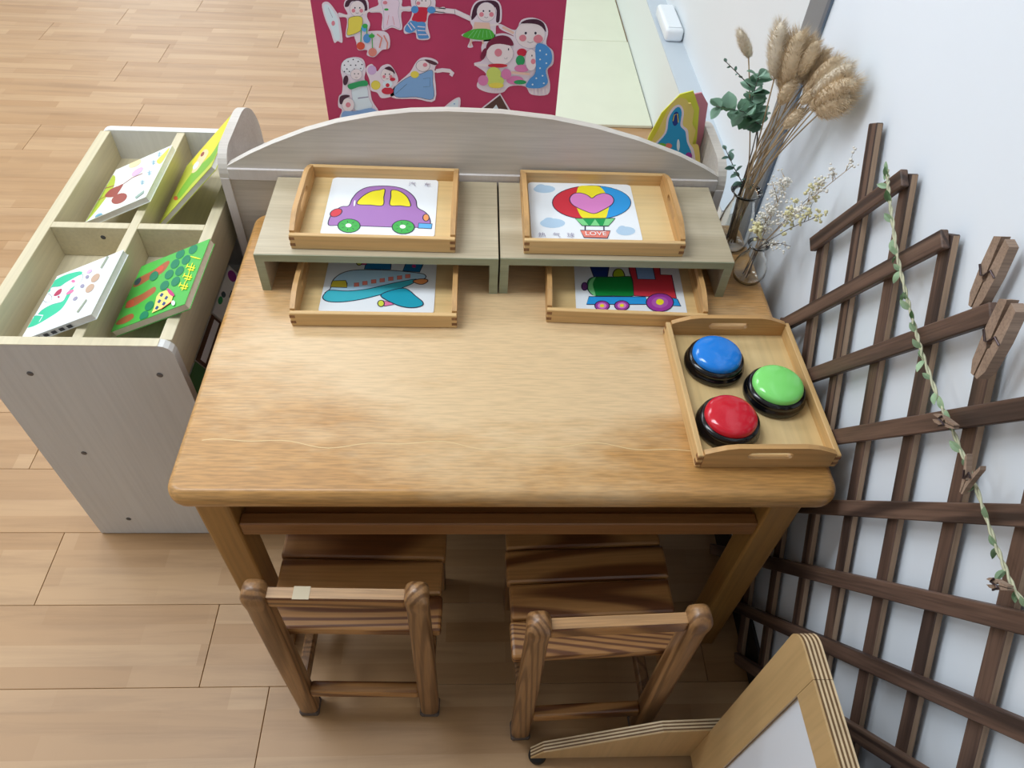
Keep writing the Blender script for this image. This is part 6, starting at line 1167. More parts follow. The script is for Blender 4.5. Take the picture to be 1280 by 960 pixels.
c1 = make_chair('pine child chair tucked under the table end by the bookcase')
c1.location = (-.181, .432, 0)
c1.rotation_euler.z = R(-1.2)
tape = obj('tape_patch', bx(-.056, -.034, -.0092, .0092, .4733, .4737), 'tape_film', c1)
tape['label'] = 'strip of pale tape on the back rail'
c2 = copy_tree(c1)
for ch in list(c2.children):
    if ch.name.startswith('tape_patch'):
        bpy.data.objects.remove(ch)
tag(c2, 'pine child chair tucked under the table end by the white wall', 'chair')
c2.location = (.196, .392, 0)
c2.rotation_euler.z = R(2.2)


# ================================================================== RISERS
def riser(x0, x1, y0, y1, label):
    t = thing('riser_shelf', label, 'riser', ((x0 + x1) / 2, (y0 + y1) / 2, ZT), group='low risers on the table')
    zt = .648
    top = wobj('top_board', bx(x0, x1, y0, y1, zt - .014, zt, .0006), 'riser_wood', t)
    wobj('edge_band', bx(x0, x1, y0 - .0012, y0 - .0001, zt - .014, zt - .0006), 'riser_edge', top)
    for a in (x0, x1 - .014):
        l = wobj('side_board', bx(a, a + .014, y0, y1, ZT, zt - .014, .0006), 'riser_wood', t)
        wobj('edge_band', bx(a, a + .014, y0 - .0012, y0 - .0001, ZT, zt - .014), 'riser_edge', l)
    return t


riser(-.349, .0375, .918, 1.1305, 'grey-beige riser holding the car picture tray')
riser(.0405, .4225, .920, 1.1305, 'grey-beige riser holding the balloon picture tray')


# ================================================================== TRAYS
def end_plate(bm, x, th, W, h0, h1):
    """arched board with a stadium hand hole, in the y-z plane"""
    angs = set(2 * math.pi * k / 56 for k in range(56))
    cz = .026
    for y, z in ((-W / 2, 0), (W / 2, 0), (-W / 2, h0), (W / 2, h0)):
        angs.add(math.atan2(z - cz, y) % (2 * math.pi))
    angs = sorted(angs)
    hl, hh = .032, .0068

    def outer(a):
        c, s = math.cos(a), math.sin(a)
        lo, hi = 0, 1.0
        for _ in range(40):
            m = (lo + hi) / 2
            y, z = c * m, cz + s * m
            q = max(0.0, 1 - (2 * y / W) ** 2)
            ok = abs(y) <= W / 2 + 1e-9 and z >= -1e-9 and z <= h0 + (h1 - h0) * min(1, 1.6 * q) + 1e-9
            lo, hi = (m, hi) if ok else (lo, m)
        return c * lo, cz + s * lo

    def inner(a):
        c, s = math.cos(a), math.sin(a)
        lo, hi = 0, .2
        for _ in range(40):
            m = (lo + hi) / 2
            y, z = c * m, s * m
            d = math.hypot(max(abs(y) - (hl - hh), 0), z)
            lo, hi = (m, hi) if d <= hh else (lo, m)
        return c * lo, cz + s * lo
    O_ = [outer(a) for a in angs]
    I_ = [inner(a) for a in angs]
    ring = lambda pts, xx: [bm.verts.new((xx, p[0], p[1])) for p in pts]
    o0, o1, i0, i1 = ring(O_, x - th / 2), ring(O_, x + th / 2), ring(I_, x - th / 2), ring(I_, x + th / 2)
    n = len(angs)
    fs = []
    for k in range(n):
        j = (k + 1) % n
        for q in ((o0[k], o0[j], i0[j], i0[k]), (o1[j], o1[k], i1[k], i1[j]), (o0[j], o0[k], o1[k], o1[j]), (i0[k], i0[j], i1[j], i1[k])):
            fs.append(bm.faces.new(q))
    bmesh.ops.recalc_face_normals(bm, faces=fs)


def make_tray(label, loc, rz=0.0, L=.26, W=.2):
    t = thing('wooden_tray', label, 'tray', loc, rz, 'wooden trays on the table')
    obj('base', bx(-L / 2 + .006, L / 2 - .006, -W / 2 + .006, W / 2 - .006, .0005, .0055), 'tray_base_wood', t)
    for s in (-1, 1):
        w = obj('long_side', bx(-L / 2, L / 2, s * (W / 2 - .004) - .004, s * (W / 2 - .004) + .004, 0, .027, .001), 'tray_wood', t)
        for sx in (-1, 1):
            for z in (.006, .0175):
                obj('finger_joint', bx(sx * (L / 2 - .004) - .0042, sx * (L / 2 - .004) + .0042, s * (W / 2 - .004) - .0043, s * (W / 2 - .004) + .0043, z, z + .0055), 'joint_wood', w)
        bm = bmesh.new()
        end_plate(bm, s * (L / 2 - .004), .0078, W - .0165, .030, .043)
        obj('end_board', bm, 'tray_end_wood', t)
    return t


TR = .6482
make_tray('wooden tray holding the purple car picture on the riser', (-.161, 1.0305, TR), R(-.6))
make_tray('wooden tray holding the balloon picture on the riser', (.208, 1.0305, TR), R(0))
make_tray('wooden tray holding the plane picture under the riser', (-.158, .934, ZT + .0002), R(0))
make_tray('wooden tray holding the train picture under the riser', (.249, .946, ZT + .0002), R(-2.0))
make_tray('wooden tray holding three round buzzers', (.4045, .699, ZT + .0002), R(90.5))


# ================================================================== PICTURE CARDS
def card(key, label, c, z, rz, w=.184, h=.163):
    t = thing('picture_card', label, 'picture card', (c[0], c[1], z), rz, 'picture cards in the trays')
    r_ = .008
    pts = []
    for cx, cy, a0 in ((w / 2 - r_, h / 2 - r_, 0), (-w / 2 + r_, h / 2 - r_, 90), (-w / 2 + r_, -h / 2 + r_, 180), (w / 2 - r_, -h / 2 + r_, 270)):
        for k in range(5):
            a = R(a0 + 22.5 * k)
            pts.append((cx + r_ * math.cos(a), cy + r_ * math.sin(a)))
    bm = bmesh.new()
    prism(bm, pts, (0, 0, 0), (1, 0, 0), (0, 1, 0), (0, 0, 1), .0012)
    obj('card_sheet', bm, 'card_white', t)
    print_mesh('print', key, t, (0, 0, .0012), (1, 0, 0), (0, 1, 0), (w / 2 - .002, h / 2 - .002), lift=.00008, step=.00004)
    return t


zc1, zc2 = TR + .0056, ZT + .0059
k1 = card('car', 'white card printed with a purple car', (-.1585, 1.041), zc1, 0)
k2 = card('balloon', 'white card printed with a hot-air balloon and heart', (.184, 1.041), zc1, 0)
k3 = card('plane', 'white card printed with a blue aeroplane', (-.158, .940), zc2, 0)
k4 = card('train', 'white card printed with a red and green steam train', (.262, .945), zc2, -.05)
U, V = (1, 0, 0), (0, 1, 0)
text_mesh('lettering', 'LOVE', .0150, 'white', k2, (.0148, -.0652, .0012), (1, .02, 0), V, .0022)
text_mesh('lettering', '热', .013, 'graylilac', k2, (-.0747, -.0715, .0012), U, V, .0018)
text_mesh('lettering', '气', .013, 'graylilac', k2, (-.0507, -.0712, .0012), U, V, .0018)
text_mesh('lettering', '球', .013, 'graylilac', k2, (-.0274, -.0708, .0012), U, V, .0018)
text_mesh('lettering', '汽', .013, 'graylilac', k1, (.0471, .0637, .0012), U, V, .0018)
text_mesh('lettering', '车', .013, 'graylilac', k1, (.0738, .0627, .0012), U, V, .0018)


# ================================================================== BUZZERS
def buzzer(colr, loc, label):
    t = thing('answer_buzzer', label, 'buzzer', loc, 0, 'round buzzers in the tray')
    bm = bmesh.new()
    lathe(bm, [(0, 0), (.0425, 0), (.0455, .003), (.0462, .008), (.0448, .0125), (.0425, .0145), (.0432, .0165), (.0430, .0195), (.0405, .0225), (.0378, .0232), (0, .0232)], 48)
    b = obj('base', bm, 'buzzer_black', t, True)
    bm = bmesh.new()
    prof = [(.0372, .0233), (.0374, .0262), (.0366, .0285)]
    for k in range(1, 9):
        a = R(90 * k / 8)
        prof.append((.0366 * math.cos(a), .0285 + .0095 * math.sin(a)))
    prof[-1] = (0, prof[-1][1])
    lathe(bm, prof, 48)
    obj('push_dome', bm, colr, t, True)


zb = ZT + .0060
buzzer('buzzer_blue', (.369, .7535, zb), 'round black buzzer with a blue dome')
buzzer('buzzer_red', (.3635, .6335, zb), 'round black buzzer with a red dome')
buzzer('buzzer_green', (.4475, .6935, zb), 'round black buzzer with a light green dome')

# ================================================================== DISPLAY SHELF BEHIND THE TABLE
UY = 1.1335
t = thing('display_shelf', 'pale wooden display shelf with an arched back behind the table', 'shelf', (0, 1.25, 0))
xl, xr = -.4515, .4535
prof = [(UY, 0), (UY, .640)]
for k in range(9):
    a = R(180 - 22.5 * k / 1.0 * .5)
    prof.append((UY + .045 + .045 * math.cos(a), .640 + .045 * math.sin(a)))
for k in range(13):
    a = R(90 - 7.5 * k)
    prof.append((1.272 + .098 * math.cos(a), .587 + .098 * math.sin(a)))
prof += [(1.37, 0)]
for x0, nm in ((xl, 'side_panel'), (xr - .016, 'side_panel')):
    bm = bmesh.new()
    prism(bm, prof, (x0, 0, 0), (0, 1, 0), (0, 0, 1), (1, 0, 0), .016)
    p = wobj(nm, bm, 'ash_panel', t)
    wobj('edge_band', bx(x0 + .0004, x0 + .0156, UY - .0012, UY - .0001, .002, .640), 'ash_edge', p)
wobj('back_panel', bx(xl + .016, xr - .016, UY + .004, UY + .012, .06, .637), 'ash_panel', t)
wobj('ledge_rail', bx(xl + .016, xr - .016, UY + .000, UY + .018, .637, .6595, .001), 'ash_edge', t)
arch = [(-.4355, .6595), (-.4355, .6625), (-.39, .688), (-.349, .708), (-.29, .733), (-.235, .7505), (-.17, .765), (-.11, .7735), (-.048, .777), (.04, .776), (.127, .768), (.205, .7535), (.282, .7325), (.36, .7045), (.41, .681), (.4375, .6655), (.4375, .6595)]
bm = bmesh.new()
prism(bm, arch, (0, UY + .004, 0), (1, 0, 0), (0, 0, 1), (0, 1, 0), .015)
wobj('arched_panel', bm, 'ash_panel', t)
wobj('inner_shelf', bx(xl + .016, xr - .016, UY + .019, 1.365, .53, .545), 'ash_panel', t)
wobj('bottom_board', bx(xl + .016, xr - .016, UY + .019, 1.365, .06, .076), 'ash_panel', t)
wobj('front_lip', bx(xl + .016, xr - .016, 1.352, 1.366, .5455, .572), 'ash_panel', t)


# books standing in it ------------------------------------------------
def shaped_book(pts, x, y, th, rz, rx, cover, page, label, key=None, scale=1.0):
    t = thing('picture_book', label, 'book', (x, y, .5455), rz, 'books standing in the display shelf')
    bm = bmesh.new()
    prism(bm, [(p[0] * scale, p[1] * scale) for p in pts], (0, 0, 0), (1, 0, 0), (0, 0, 1), (0, 1, 0), th)
    obj('cover', bm, cover, t)
    bm = bmesh.new()
    prism(bm, [(p[0] * scale * .97, p[1] * scale * .975) for p in pts], (0, th, 0), (1, 0, 0), (0, 0, 1), (0, 1, 0), .004)
    obj('pages', bm, page, t)
    t.rotation_euler = (rx, 0, rz)
    return t


plain('cover_backing', INK['backing'], .4)
plain('cover_bright_yellow', '#dfe04a', .4)
plain('cover_pink', '#d98a9a', .4)
plain('cover_cream', '#e6dcc8', .4)
plain('cover_rose', '#b86870', .45)
an = [(-.075, 0), (-.075, .03), (-.06, .07), (-.045, .11), (-.03, .145), (-.014, .185), (-.004, .2035), (.012, .2045), (.021, .19), (.0235, .165), (.033, .152), (.034, .118), (.045, .113), (.052, .07), (.052, 0)]
b = shaped_book(an, .375, 1.2400, .003, 0, 0, 'cover_backing', 'page_cream', 'animal-shaped book with a blue creature on a yellow cover')
print_mesh('print', 'animal', b, (.005, -.0002, .1145), (1, 0, 0), (0, 0, 1), None, lift=.0003, step=.00005)
bk = [(-.05, 0), (-.05, .12), (-.035, .17), (-.01, .205), (.012, .212), (.03, .18), (.04, .12), (.045, 0)]
shaped_book(bk, .378, 1.2550, .003, 0, 0, 'cover_bright_yellow', 'page_cream', 'bright yellow shaped book just behind the animal-shaped book', scale=1.04)
bk2 = [(-.045, 0), (-.04, .15), (-.01, .193), (.018, .20), (.034, .18), (.0405, .12), (.041, 0)]
shaped_book(bk2, 0.3925, 1.2700, .003, 0, 0, 'cover_pink', 'page_white', 'pink shaped book behind the bright yellow one', scale=1.05)
shaped_book(bk2, .3960, 1.2850, .003, 0, 0, 'cover_cream', 'page_white', 'cream shaped book between the pink and rose ones', scale=.98)
shaped_book(bk2, .3955, 1.3000, .003, 0, 0, 'cover_rose', 'page_cream', 'dull rose shaped book at the rear of the row', scale=.88)

# ================================================================== BOOKCASE
BX0, BX1, BY0, BY1, BZ = -.775, -.4635, .788, 1.415, .571
t = thing('book_bin', 'pale low bookcase with four open bins on top beside the table', 'bookcase', ((BX0 + BX1) / 2, (BY0 + BY1) / 2, 0))


def end_prof(x0, x1, z1):
    r_ = .02
    p = [(x0, 0.002), (x1, 0.002)]
    for k in range(5):
        a = R(22.5 * k)
        p.append((x1 - r_ + r_ * math.cos(a), z1 - r_ + r_ * math.sin(a)))
    for k in range(5):
        a = R(90 + 22.5 * k)
        p.append((x0 + r_ + r_ * math.cos(a), z1 - r_ + r_ * math.sin(a)))
    return p


for y in (BY0, BY1 - .016):
    bm = bmesh.new()
    prism(bm, end_prof(BX0, BX1, BZ), (0, y, 0), (1, 0, 0), (0, 0, 1), (0, 1, 0), .016)
    e = wobj('end_panel', bm, 'birch_panel', t)
    if y == BY0:
        wobj('top_band', bx(BX0 + .02, BX1 - .02, y - .0004, y + .0164, BZ - .0002, BZ + .0008), 'bin_wood', e)
        for sx, sz in ((-.700, .505), (-.500, .505), (-.700, .29), (-.700, .06), (-.510, .29)):
            bm = bmesh.new()
            lathe(bm, [(0, .0016), (.003, .0016), (.005, .0008), (.005, 0)], 14)
            bmesh.ops.rotate(bm, verts=bm.verts[:], cent=(0, 0, 0), matrix=Euler((R(90), 0, 0)).to_matrix())
            bmesh.ops.translate(bm, verts=bm.verts[:], vec=(sx, y - .0001, sz))
            sc = wobj('screw', bm, 'screw_metal', e)
iy0, iy1 = BY0 + .016, BY1 - .016
wobj('long_side', bx(BX0 + .003, BX0 + .023, iy0, iy1, .40, BZ - .002, .0008), 'bin_wood', t)
wobj('long_side', bx(BX1 - .023, BX1 - .003, iy0, iy1, .482, BZ - .002, .0008), 'bin_wood', t)
wobj('long_divider', bx(-.618, -.602, iy0, iy1, .505, BZ - .002, .0008), 'bin_wood', t)
wobj('cross_divider', bx(BX0 + .023, -.618, 1.078, 1.094, .505, BZ - .002, .0008), 'bin_wood', t)
cd = wobj('cross_divider', bx(-.602, BX1 - .023, 1.078, 1.094, .505, BZ - .002, .0008), 'bin_wood', t)
bm = bmesh.new()
lathe(bm, [(0, .001), (.0035, .001), (.0045, 0)], 12)
bmesh.ops.rotate(bm, verts=bm.verts[:], cent=(0, 0, 0), matrix=Euler((R(90), 0, 0)).to_matrix())
bmesh.ops.translate(bm, verts=bm.verts[:], vec=(-.668, 1.0779, .548))
wobj('screw', bm, 'screw_hole', t)
wobj('bin_floor', bx(BX0 + .023, BX1 - .023, iy0, iy1, .497, .505), 'bin_wood', t)
wobj('lower_back', bx(BX0 + .003, BX0 + .015, iy0, iy1, .06, .40), 'birch_panel', t)
wobj('lower_shelf', bx(BX0 + .016, BX1 - .003, iy0, iy1, .205, .219), 'birch_panel', t)
wobj('bottom_board', bx(BX0 + .016, BX1 - .003, iy0, iy1, .03, .046), 'birch_panel', t)
bm = bmesh.new()
prism(bm, [(-.4935, .450), (-.4055, .2976), (-.4003, .3006), (-.4003, .318), (-.4055, .318), (-.4055, .3076), (-.488, .4528)], (0, iy0, 0), (1, 0, 0), (0, 0, 1), (0, 1, 0), 1.127 - iy0)
wobj('slanted_rack', bm, 'bin_wood', t)


# ---------------------------------------------------------------- books lying in the bins
def bin_book(nl, nr, fY, th, cover, page, label, key, extra=None):
    nl, nr = Vector(nl), Vector(nr)
    u = (nr - nl).normalized()
    v = Vector((0, 1, 0))
    n = u.cross(v)
    w, h = (nr - nl).length, fY - nl.y
    O = (nl + nr) / 2 + v * h / 2
    t = thing('picture_book', label, 'book', O, 0, 'books lying in the bins')
    t.matrix_world = Matrix((u, v, n)).transposed().to_4x4()
    t.location = O
    obj('cover', bx(-w / 2, w / 2, -h / 2, h / 2, -.0012, 0, .0004), cover, t)
    obj('pages', bx(-w / 2 + .001, w / 2 - .001, -h / 2 + .001, h / 2 - .001, -th + .0012, -.0012), page, t)
    obj('back_cover', bx(-w / 2, w / 2, -h / 2, h / 2, -th, -th + .0012, .0004), cover, t)
    print_mesh('print', key, t, (0, 0, 0), (1, 0, 0), (0, 1, 0), (w / 2 - .001, h / 2 - .001), lift=.0001, step=.00004)
    return t


bin_book((-.586, .852, .536), (-.451, .852, .600), 1.015, .013, 'cover_green', 'page_cream', 'thick green board book with yellow title and dark green trees', 'book_green')
wb = bin_book((-.7160, .826, .5395), (-.584, .826, .600), .981, .012, 'cover_white', 'page_white', 'white book with a cat on a mint green patch', 'book_white')
for k in range(5):
    obj('spine_mark', bx(-.045 + k * .016, -.036 + k * .016, -.0780, -.0776, -.0095, -.0040), 'screw_hole', wb)
bin_book((-.720, 1.130, .541), (-.592, 1.130, .600), 1.302, .012, 'cover_white2', 'page_white', 'white book with a red-brown squirrel and mossy green edge', 'book_squirrel')
bin_book((-.592, 1.139, .533), (-.4635, 1.139, .660), 1.334, .010, 'cover_yellow', 'page_white', 'yellow and green book tilted steeply against the display shelf', 'book_sun')


# books facing out of the lower rack
def rack_book(y0, y1, cover, label, marks):
    t = thing('picture_book', label, 'book', (-.4065, (y0 + y1) / 2, .3105), 0, 'books in the lower rack')
    t.rotation_euler = (0, R(-30), 0)
    w = y1 - y0
    obj('cover', bx(.0055, .007, -w / 2, w / 2, 0, .158, .0004), cover, t)
    obj('pages', bx(.0005, .0055, -w / 2 + .001, w / 2 - .001, .001, .157), 'page_white', t)
    for k, (kind, a, b_, r1, r2, c) in enumerate(marks):
        bm = bmesh.new()
        if kind == 'e':
            pts = [(a + r1 * math.cos(x * math.pi / 8), b_ + r2 * math.sin(x * math.pi / 8)) for x in range(16)]
        else:
            pts = [(a - r1, b_ - r2), (a + r1, b_ - r2), (a + r1, b_ + r2), (a - r1, b_ + r2)]
        prism(bm, [(a_, b2 - .056) for a_, b2 in pts], (.00705, 0, 0), (0, 1, 0), (0, 0, 1), (1, 0, 0), .0003 + .0001 * k)
        obj('print', bm, ink(c), t)
    return t


plain('cover_brown', '#5c4034', .4)
plain('cover_leafgreen', '#4c7c50', .4)
rack_book(.806, .868, 'cover_leafgreen', 'green book in the lower rack by the end panel', [])
rack_book(.872, .985, 'cover_brown', 'brown book with white bars in the lower rack', [('r', 0, .200, .050, .006, 'paper2'), ('r', 0, .180, .050, .004, 'paper2'), ('r', -.01, .163, .050, .003, 'paper2')])
rack_book(.990, 1.123, 'cover_white', 'white book with red cherries and purple dots in the lower rack', [('e', -.038, .175, .016, .013, 'red2'), ('e', .048, .20, .013, .011, 'violet'), ('e', -.028, .207, .010, .005, 'green2'), ('r', .005, .19, .010, .002, 'slate'), ('r', .022, .175, .003, .014, 'slate'), ('r', .008, .155, .015, .002, 'slate'), ('e', -.010, .205, .007, .005, 'slate')])

# ================================================================== RED DISPLAY BOARD
t = thing('red_display_board', 'crimson board with paper cut-out children standing behind the arched shelf', 'display board', (-.07, 1.43, 0))
wobj('panel', bx(-.3075, .1645, 1.4205, 1.432, .012, 1.02, .001), 'red_board', t)
for x in (-.25, .10):
    wobj('stand_foot', bx(x, x + .02, 1.39, 1.50, 0, .012), 'board_edge', t)
for k in range(13):
    o = print_mesh('paper_figure', 'board%d' % k, t, (-.07 + .07, 1.4200 - 1.43, 0), (1, 0, 0), (0, 0, 1), None, lift=.0004, step=.00006)

# ================================================================== FLOOR MATS + SOCKET
m1 = obj('foam_mat', bx(-.22, .22, -.345, .345, 0, .012, .002), 'cream_mat', None)
m1.location = (.4285, 2.818, .0005)
tag(m1, 'cream mat whose edge lies on bare wooden floor', 'mat', 'cream floor mats')
m2 = m1.copy()
COL.objects.link(m2)
m2.location = (.425, 3.512, .0005)
tag(m2, 'cream mat laid beyond the first one, against the white ledge', 'mat', 'cream floor mats')
t = thing('socket_box', 'small white plastic box on the wall ledge', 'socket', (.690, 2.70, .2665))
obj('housing', bx(-.030, .034, -.11, .11, 0, .045, .012, 3), 'plastic_white', t, True)
obj('lid', bx(-.022, .026, -.095, .095, .0452, .0475, .001), 'plastic_white', t)

# ================================================================== TRELLIS
TH = R(57.5)
Y0, Y1, Z0, Z1 = -.25, .876, .008, .924
t = thing('garden_trellis', 'dark brown wooden lattice trellis leaning flat on the white wall', 'trellis', (.52, .3, 0))


def clip_line(p, d):
    lo, hi = -9, 9
    for k, (a, b) in enumerate(((Y0, Y1), (Z0, Z1))):
        ta, tb = (a - p[k]) / d[k], (b - p[k]) / d[k]
        lo, hi = max(lo, min(ta, tb)), min(hi, max(ta, tb))
    return lo, hi


random.seed(3)
SW, ST = .0215, .0095
for lay in (0, 1):
    th_ = -TH if lay == 0 else TH
    nrm = (-math.sin(th_), math.cos(th_))
    d = (math.cos(th_), math.sin(th_))
    offs = [1.126 - .0985 * k for k in range(13)] if lay == 0 else [-.435 + .0983 * k for k in range(13)]
    for of in offs:
        p = (nrm[0] * of, nrm[1] * of)
        lo, hi = clip_line(p, d)
        if hi - lo < .05:
            continue
        bm = bmesh.new()
        L_ = hi - lo
        box(bm, (0, 0, 0), (L_, SW, ST), .0012)
        bm.normal_update()
        if lay == 1:
            for f_ in bm.faces:
                if abs(f_.normal.y) > .9:
                    f_.material_index = 1
        o = obj('slat', bm, [MATS['trellis_wood'], MATS['trellis_edge_wood']], t)
        cx = .5125 if lay == 0 else .5222
        c = (p[0] + d[0] * (lo + hi) / 2, p[1] + d[1] * (lo + hi) / 2)
        # local x along the slat, local z out of the wall
        ux = Vector((0, d[0], d[1]))
        uz = Vector((-1, 0, 0))
        uy = uz.cross(ux)
        mw = Matrix((ux, uy, uz)).transposed().to_4x4()
        o.matrix_basis = Matrix.Translation((cx - .52, c[0] - .3, c[1])) @ mw


# ================================================================== CLOTHES PEGS
def peg(label, a, b, w=.012, th=.010, gap=.002, group='wooden pegs on the trellis', x=.500, spread=.0):
    """two wooden legs side by side in the wall plane with a steel spring; a, b = (y, z) ends"""
    A, B = Vector((x, a[0], a[1])), Vector((x, b[0], b[1]))
    ux = (B - A).normalized()
    L_ = (B - A).length
    t = thing('clothes_peg', label, 'clothes peg', (A + B) / 2, 0, group)
    uz = Vector((-1, 0, 0))
    uy = uz.cross(ux)
    t.matrix_world = Matrix((ux, uy, uz)).transposed().to_4x4()
    t.location = (A + B) / 2
    for s in (-1, 1):
        bm = bmesh.new()
        y_in = s * gap / 2
        pts = [(-L_ / 2, y_in + s * .002), (-L_ / 2 + .004, y_in + s * w * .95), (-L_ * .05, y_in + s * w), (L_ / 2 - .012, y_in + s * w * .8), (L_ / 2, y_in + s * w * .35), (L_ / 2, y_in), (L_ * .12, y_in), (L_ * .08, y_in + s * .002), (L_ * .02, y_in + s * .002), (-L_ * .02, y_in)]
        if spread:
            pts = [(p[0], p[1] + s * spread * (L_ * .1 - p[0])) if p[0] < L_ * .1 else p for p in pts]
        prism(bm, pts, (0, 0, -th / 2), (1, 0, 0), (0, 1, 0), (0, 0, 1), th)
        obj('jaw', bm, 'pin_wood', t)
    bm = bmesh.new()
    tube(bm, [(-.004, -w - .001, th / 2 + .001), (.004, -w * .4, th / 2 + .0015), (.002, 0, th / 2 + .002), (-.006, w * .4, th / 2 + .0015), (-.002, w + .001, th / 2 + .001)], .0011, 6)
    obj('spring', bm, 'wire_spring', t)
    return t


peg('large weathered peg standing above a slat on the trellis top', (.5585, .980), (.5400, .905), .0125, .010, .002, x=.516)
peg('large weathered peg clipped over the end of a slat', (.487, .962), (.466, .882), .0125, .012, .002, x=.4985)
peg('small pale peg clipped crosswise on the leafy twine', (.470, .812), (.441, .832), .0045, .006, .001, x=.490)
peg('small pale peg with open legs on the leafy twine', (.3985, .835), (.384, .798), .005, .006, .001, x=.490, spread=.35)
peg('small pale peg hanging at the low bend of the leafy twine', (.300, .775), (.283, .797), .0045, .006, .001, x=.490)

# ================================================================== LEAFY TWINE
t = thing('leafy_garland', 'thin green leaf garland of twine hung across the trellis', 'garland', (.496, .5, .8))
vp = [(.765, .922), (.748, .910), (.715, .892), (.668, .868), (.620, .851), (.578, .838), (.543, .828), (.488, .818), (.446, .815), (.388, .808), (.329, .795), (.287, .790), (.24, .800), (.18, .815), (.10, .84), (0, .87)]


def vine_at(s):
    s = max(0, min(len(vp) - 1.001, s))
    i = int(s)
    f = s - i
    return Vector((.4985, vp[i][0] * (1 - f) + vp[i + 1][0] * f, vp[i][1] * (1 - f) + vp[i + 1][1] * f))


for ph in (0, math.pi):
    bm = bmesh.new()
    pts = []
    for k in range(180):
        s = k / 179 * (len(vp) - 1.01)
        p = vine_at(s)
        pts.append(p + Vector((math.cos(s * 9 + ph) * .0012, 0, math.sin(s * 9 + ph) * .0012)))
    tube(bm, pts, .0013, 5)
    wobj('twine_strand', bm, 'twine', t, True)


def leaf_bm(L_, W_, cup=.15):
    bm = bmesh.new()
    n = 7
    up, mid, dn = [], [], []
    for k in range(n):
        f = k / (n - 1)
        w = W_ * math.sin(math.pi * min(1, f * .96 + .03)) ** .8
        x = L_ * f
        z = -cup * L_ * (f - .3) ** 2
        up.append(bm.verts.new((x, w / 2, z + cup * w * .5)))
        mid.append(bm.verts.new((x, 0, z)))
        dn.append(bm.verts.new((x, -w / 2, z + cup * w * .5)))
    for k in range(n - 1):
        bm.faces.new((mid[k], mid[k + 1], up[k + 1], up[k]))
        bm.faces.new((dn[k], dn[k + 1], mid[k + 1], mid[k]))
    g = bmesh.ops.solidify(bm, geom=bm.faces[:], thickness=.0004)
    return bm


def mesh_of(bm, name, mat, smooth=True):
    me = bpy.data.meshes.new(name)
    if smooth:
        for f in bm.faces:
            f.smooth = True
    bm.normal_update()
    bm.to_mesh(me)
    bm.free()
    me.materials.append(MATS[mat])
    return me


def frame(x, up):
    x = Vector(x).normalized()
    y = Vector(up).cross(x)
    if y.length < 1e-4:
        y = Vector((0, 1, 0)).cross(x)
    y.normalize()
    return Matrix((x, y, x.cross(y))).transposed().to_4x4()


def place(name, me, parent, pos, xdir, up, sc=1.0):
    o = bpy.data.objects.new(name, me)
    COL.objects.link(o)
    o.parent = parent
    r = root_of(parent)
    o.matrix_basis = Matrix.Translation(Vector(pos) - Vector(r.location)) @ frame(xdir, up) @ Matrix.Scale(sc, 4)
    return o


vl = mesh_of(leaf_bm(.0145, .0075, .25), 'leaf', 'leaf_vine', False)
random.seed(11)
s = .05
while s < 14:
    p = vine_at(s)
    for sd in random.choice(((1,), (1,), (-1,), (1, -1))):
        dd = Vector((-.35 + random.uniform(-.2, .2), sd * random.uniform(.2, .9), sd * random.uniform(.2, .8) + random.uniform(-.4, .2)))
        place('leaf', vl, t, p, dd, (-1, random.uniform(-.4, .4), .4), random.uniform(.75, 1.15))
    s += random.uniform(.25, .6)


# ================================================================== VASES
def vase(label, loc, prof):
    bm = bmesh.new()
    outer = prof
    inner = [(max(r - .0016, 0), z + (.002 if i < 2 else 0)) for i, (r, z) in enumerate(prof)]
    full = [(0, 0)] + outer + list(reversed(inner)) + [(0, inner[0][1])]
    lathe(bm, full, 36)
    t = thing('glass_vase', label, 'vase', loc)
    obj('glass_body', bm, 'clear_glass', t, True)
    bm = bmesh.new()
    ro = prof[-1][0]
    lathe(bm, [(ro - .002, prof[-1][1] - .0012), (ro + .0012, prof[-1][1]), (ro - .0002, prof[-1][1] + .0018), (ro - .0022, prof[-1][1] + .0006), (ro - .002, prof[-1][1] - .0012)], 36)
    obj('rim', bm, 'clear_glass', t, True)
    return t


V1, V2 = Vector((.466, 1.064, ZT + .0003)), Vector((.474, .967, ZT + .0003))
vase('tall clear glass vase with flared rim holding dried grasses', V1, [(.026, .0), (.030, .004), (.031, .02), (.030, .045), (.026, .07), (.0205, .088), (.0185, .098), (.0205, .106), (.0265, .114)])
vase('small clear glass bulb vase holding white sprigs', V2, [(.015, .0), (.024, .005), (.0285, .018), (.0280, .032), (.0225, .045), (.0155, .055), (.0130, .064), (.0140, .071), (.0175, .076)])

# ================================================================== DRIED GRASSES
random.seed(21)


def fluff(L_, R_, n, mat, hair):
    bm = bmesh.new()
    prof = [(0, 0)]
    for k in range(1, 8):
        f = k / 8
        prof.append((R_ * .55 * math.sin(math.pi * min(1, f * .93 + .05)) ** .6, L_ * f))
    prof.append((0, L_))
    lathe(bm, prof, 10)
    for i in range(n):
        f = random.random() ** .9
        a = random.uniform(0, 2 * math.pi)
        rr = R_ * .5 * math.sin(math.pi * min(1, f * .93 + .05)) ** .6
        p = Vector((rr * math.cos(a), rr * math.sin(a), L_ * f))
        d = Vector((math.cos(a) * .8, math.sin(a) * .8, 1.1 + random.uniform(-.3, .5))).normalized()
        q = p + d * hair * random.uniform(.6, 1.25)
        sd = d.cross(Vector((math.sin(a), .3, math.cos(a)))).normalized() * .0004
        bm.faces.new((bm.verts.new(p - sd), bm.verts.new(p + sd), bm.verts.new(q)))
    return bm


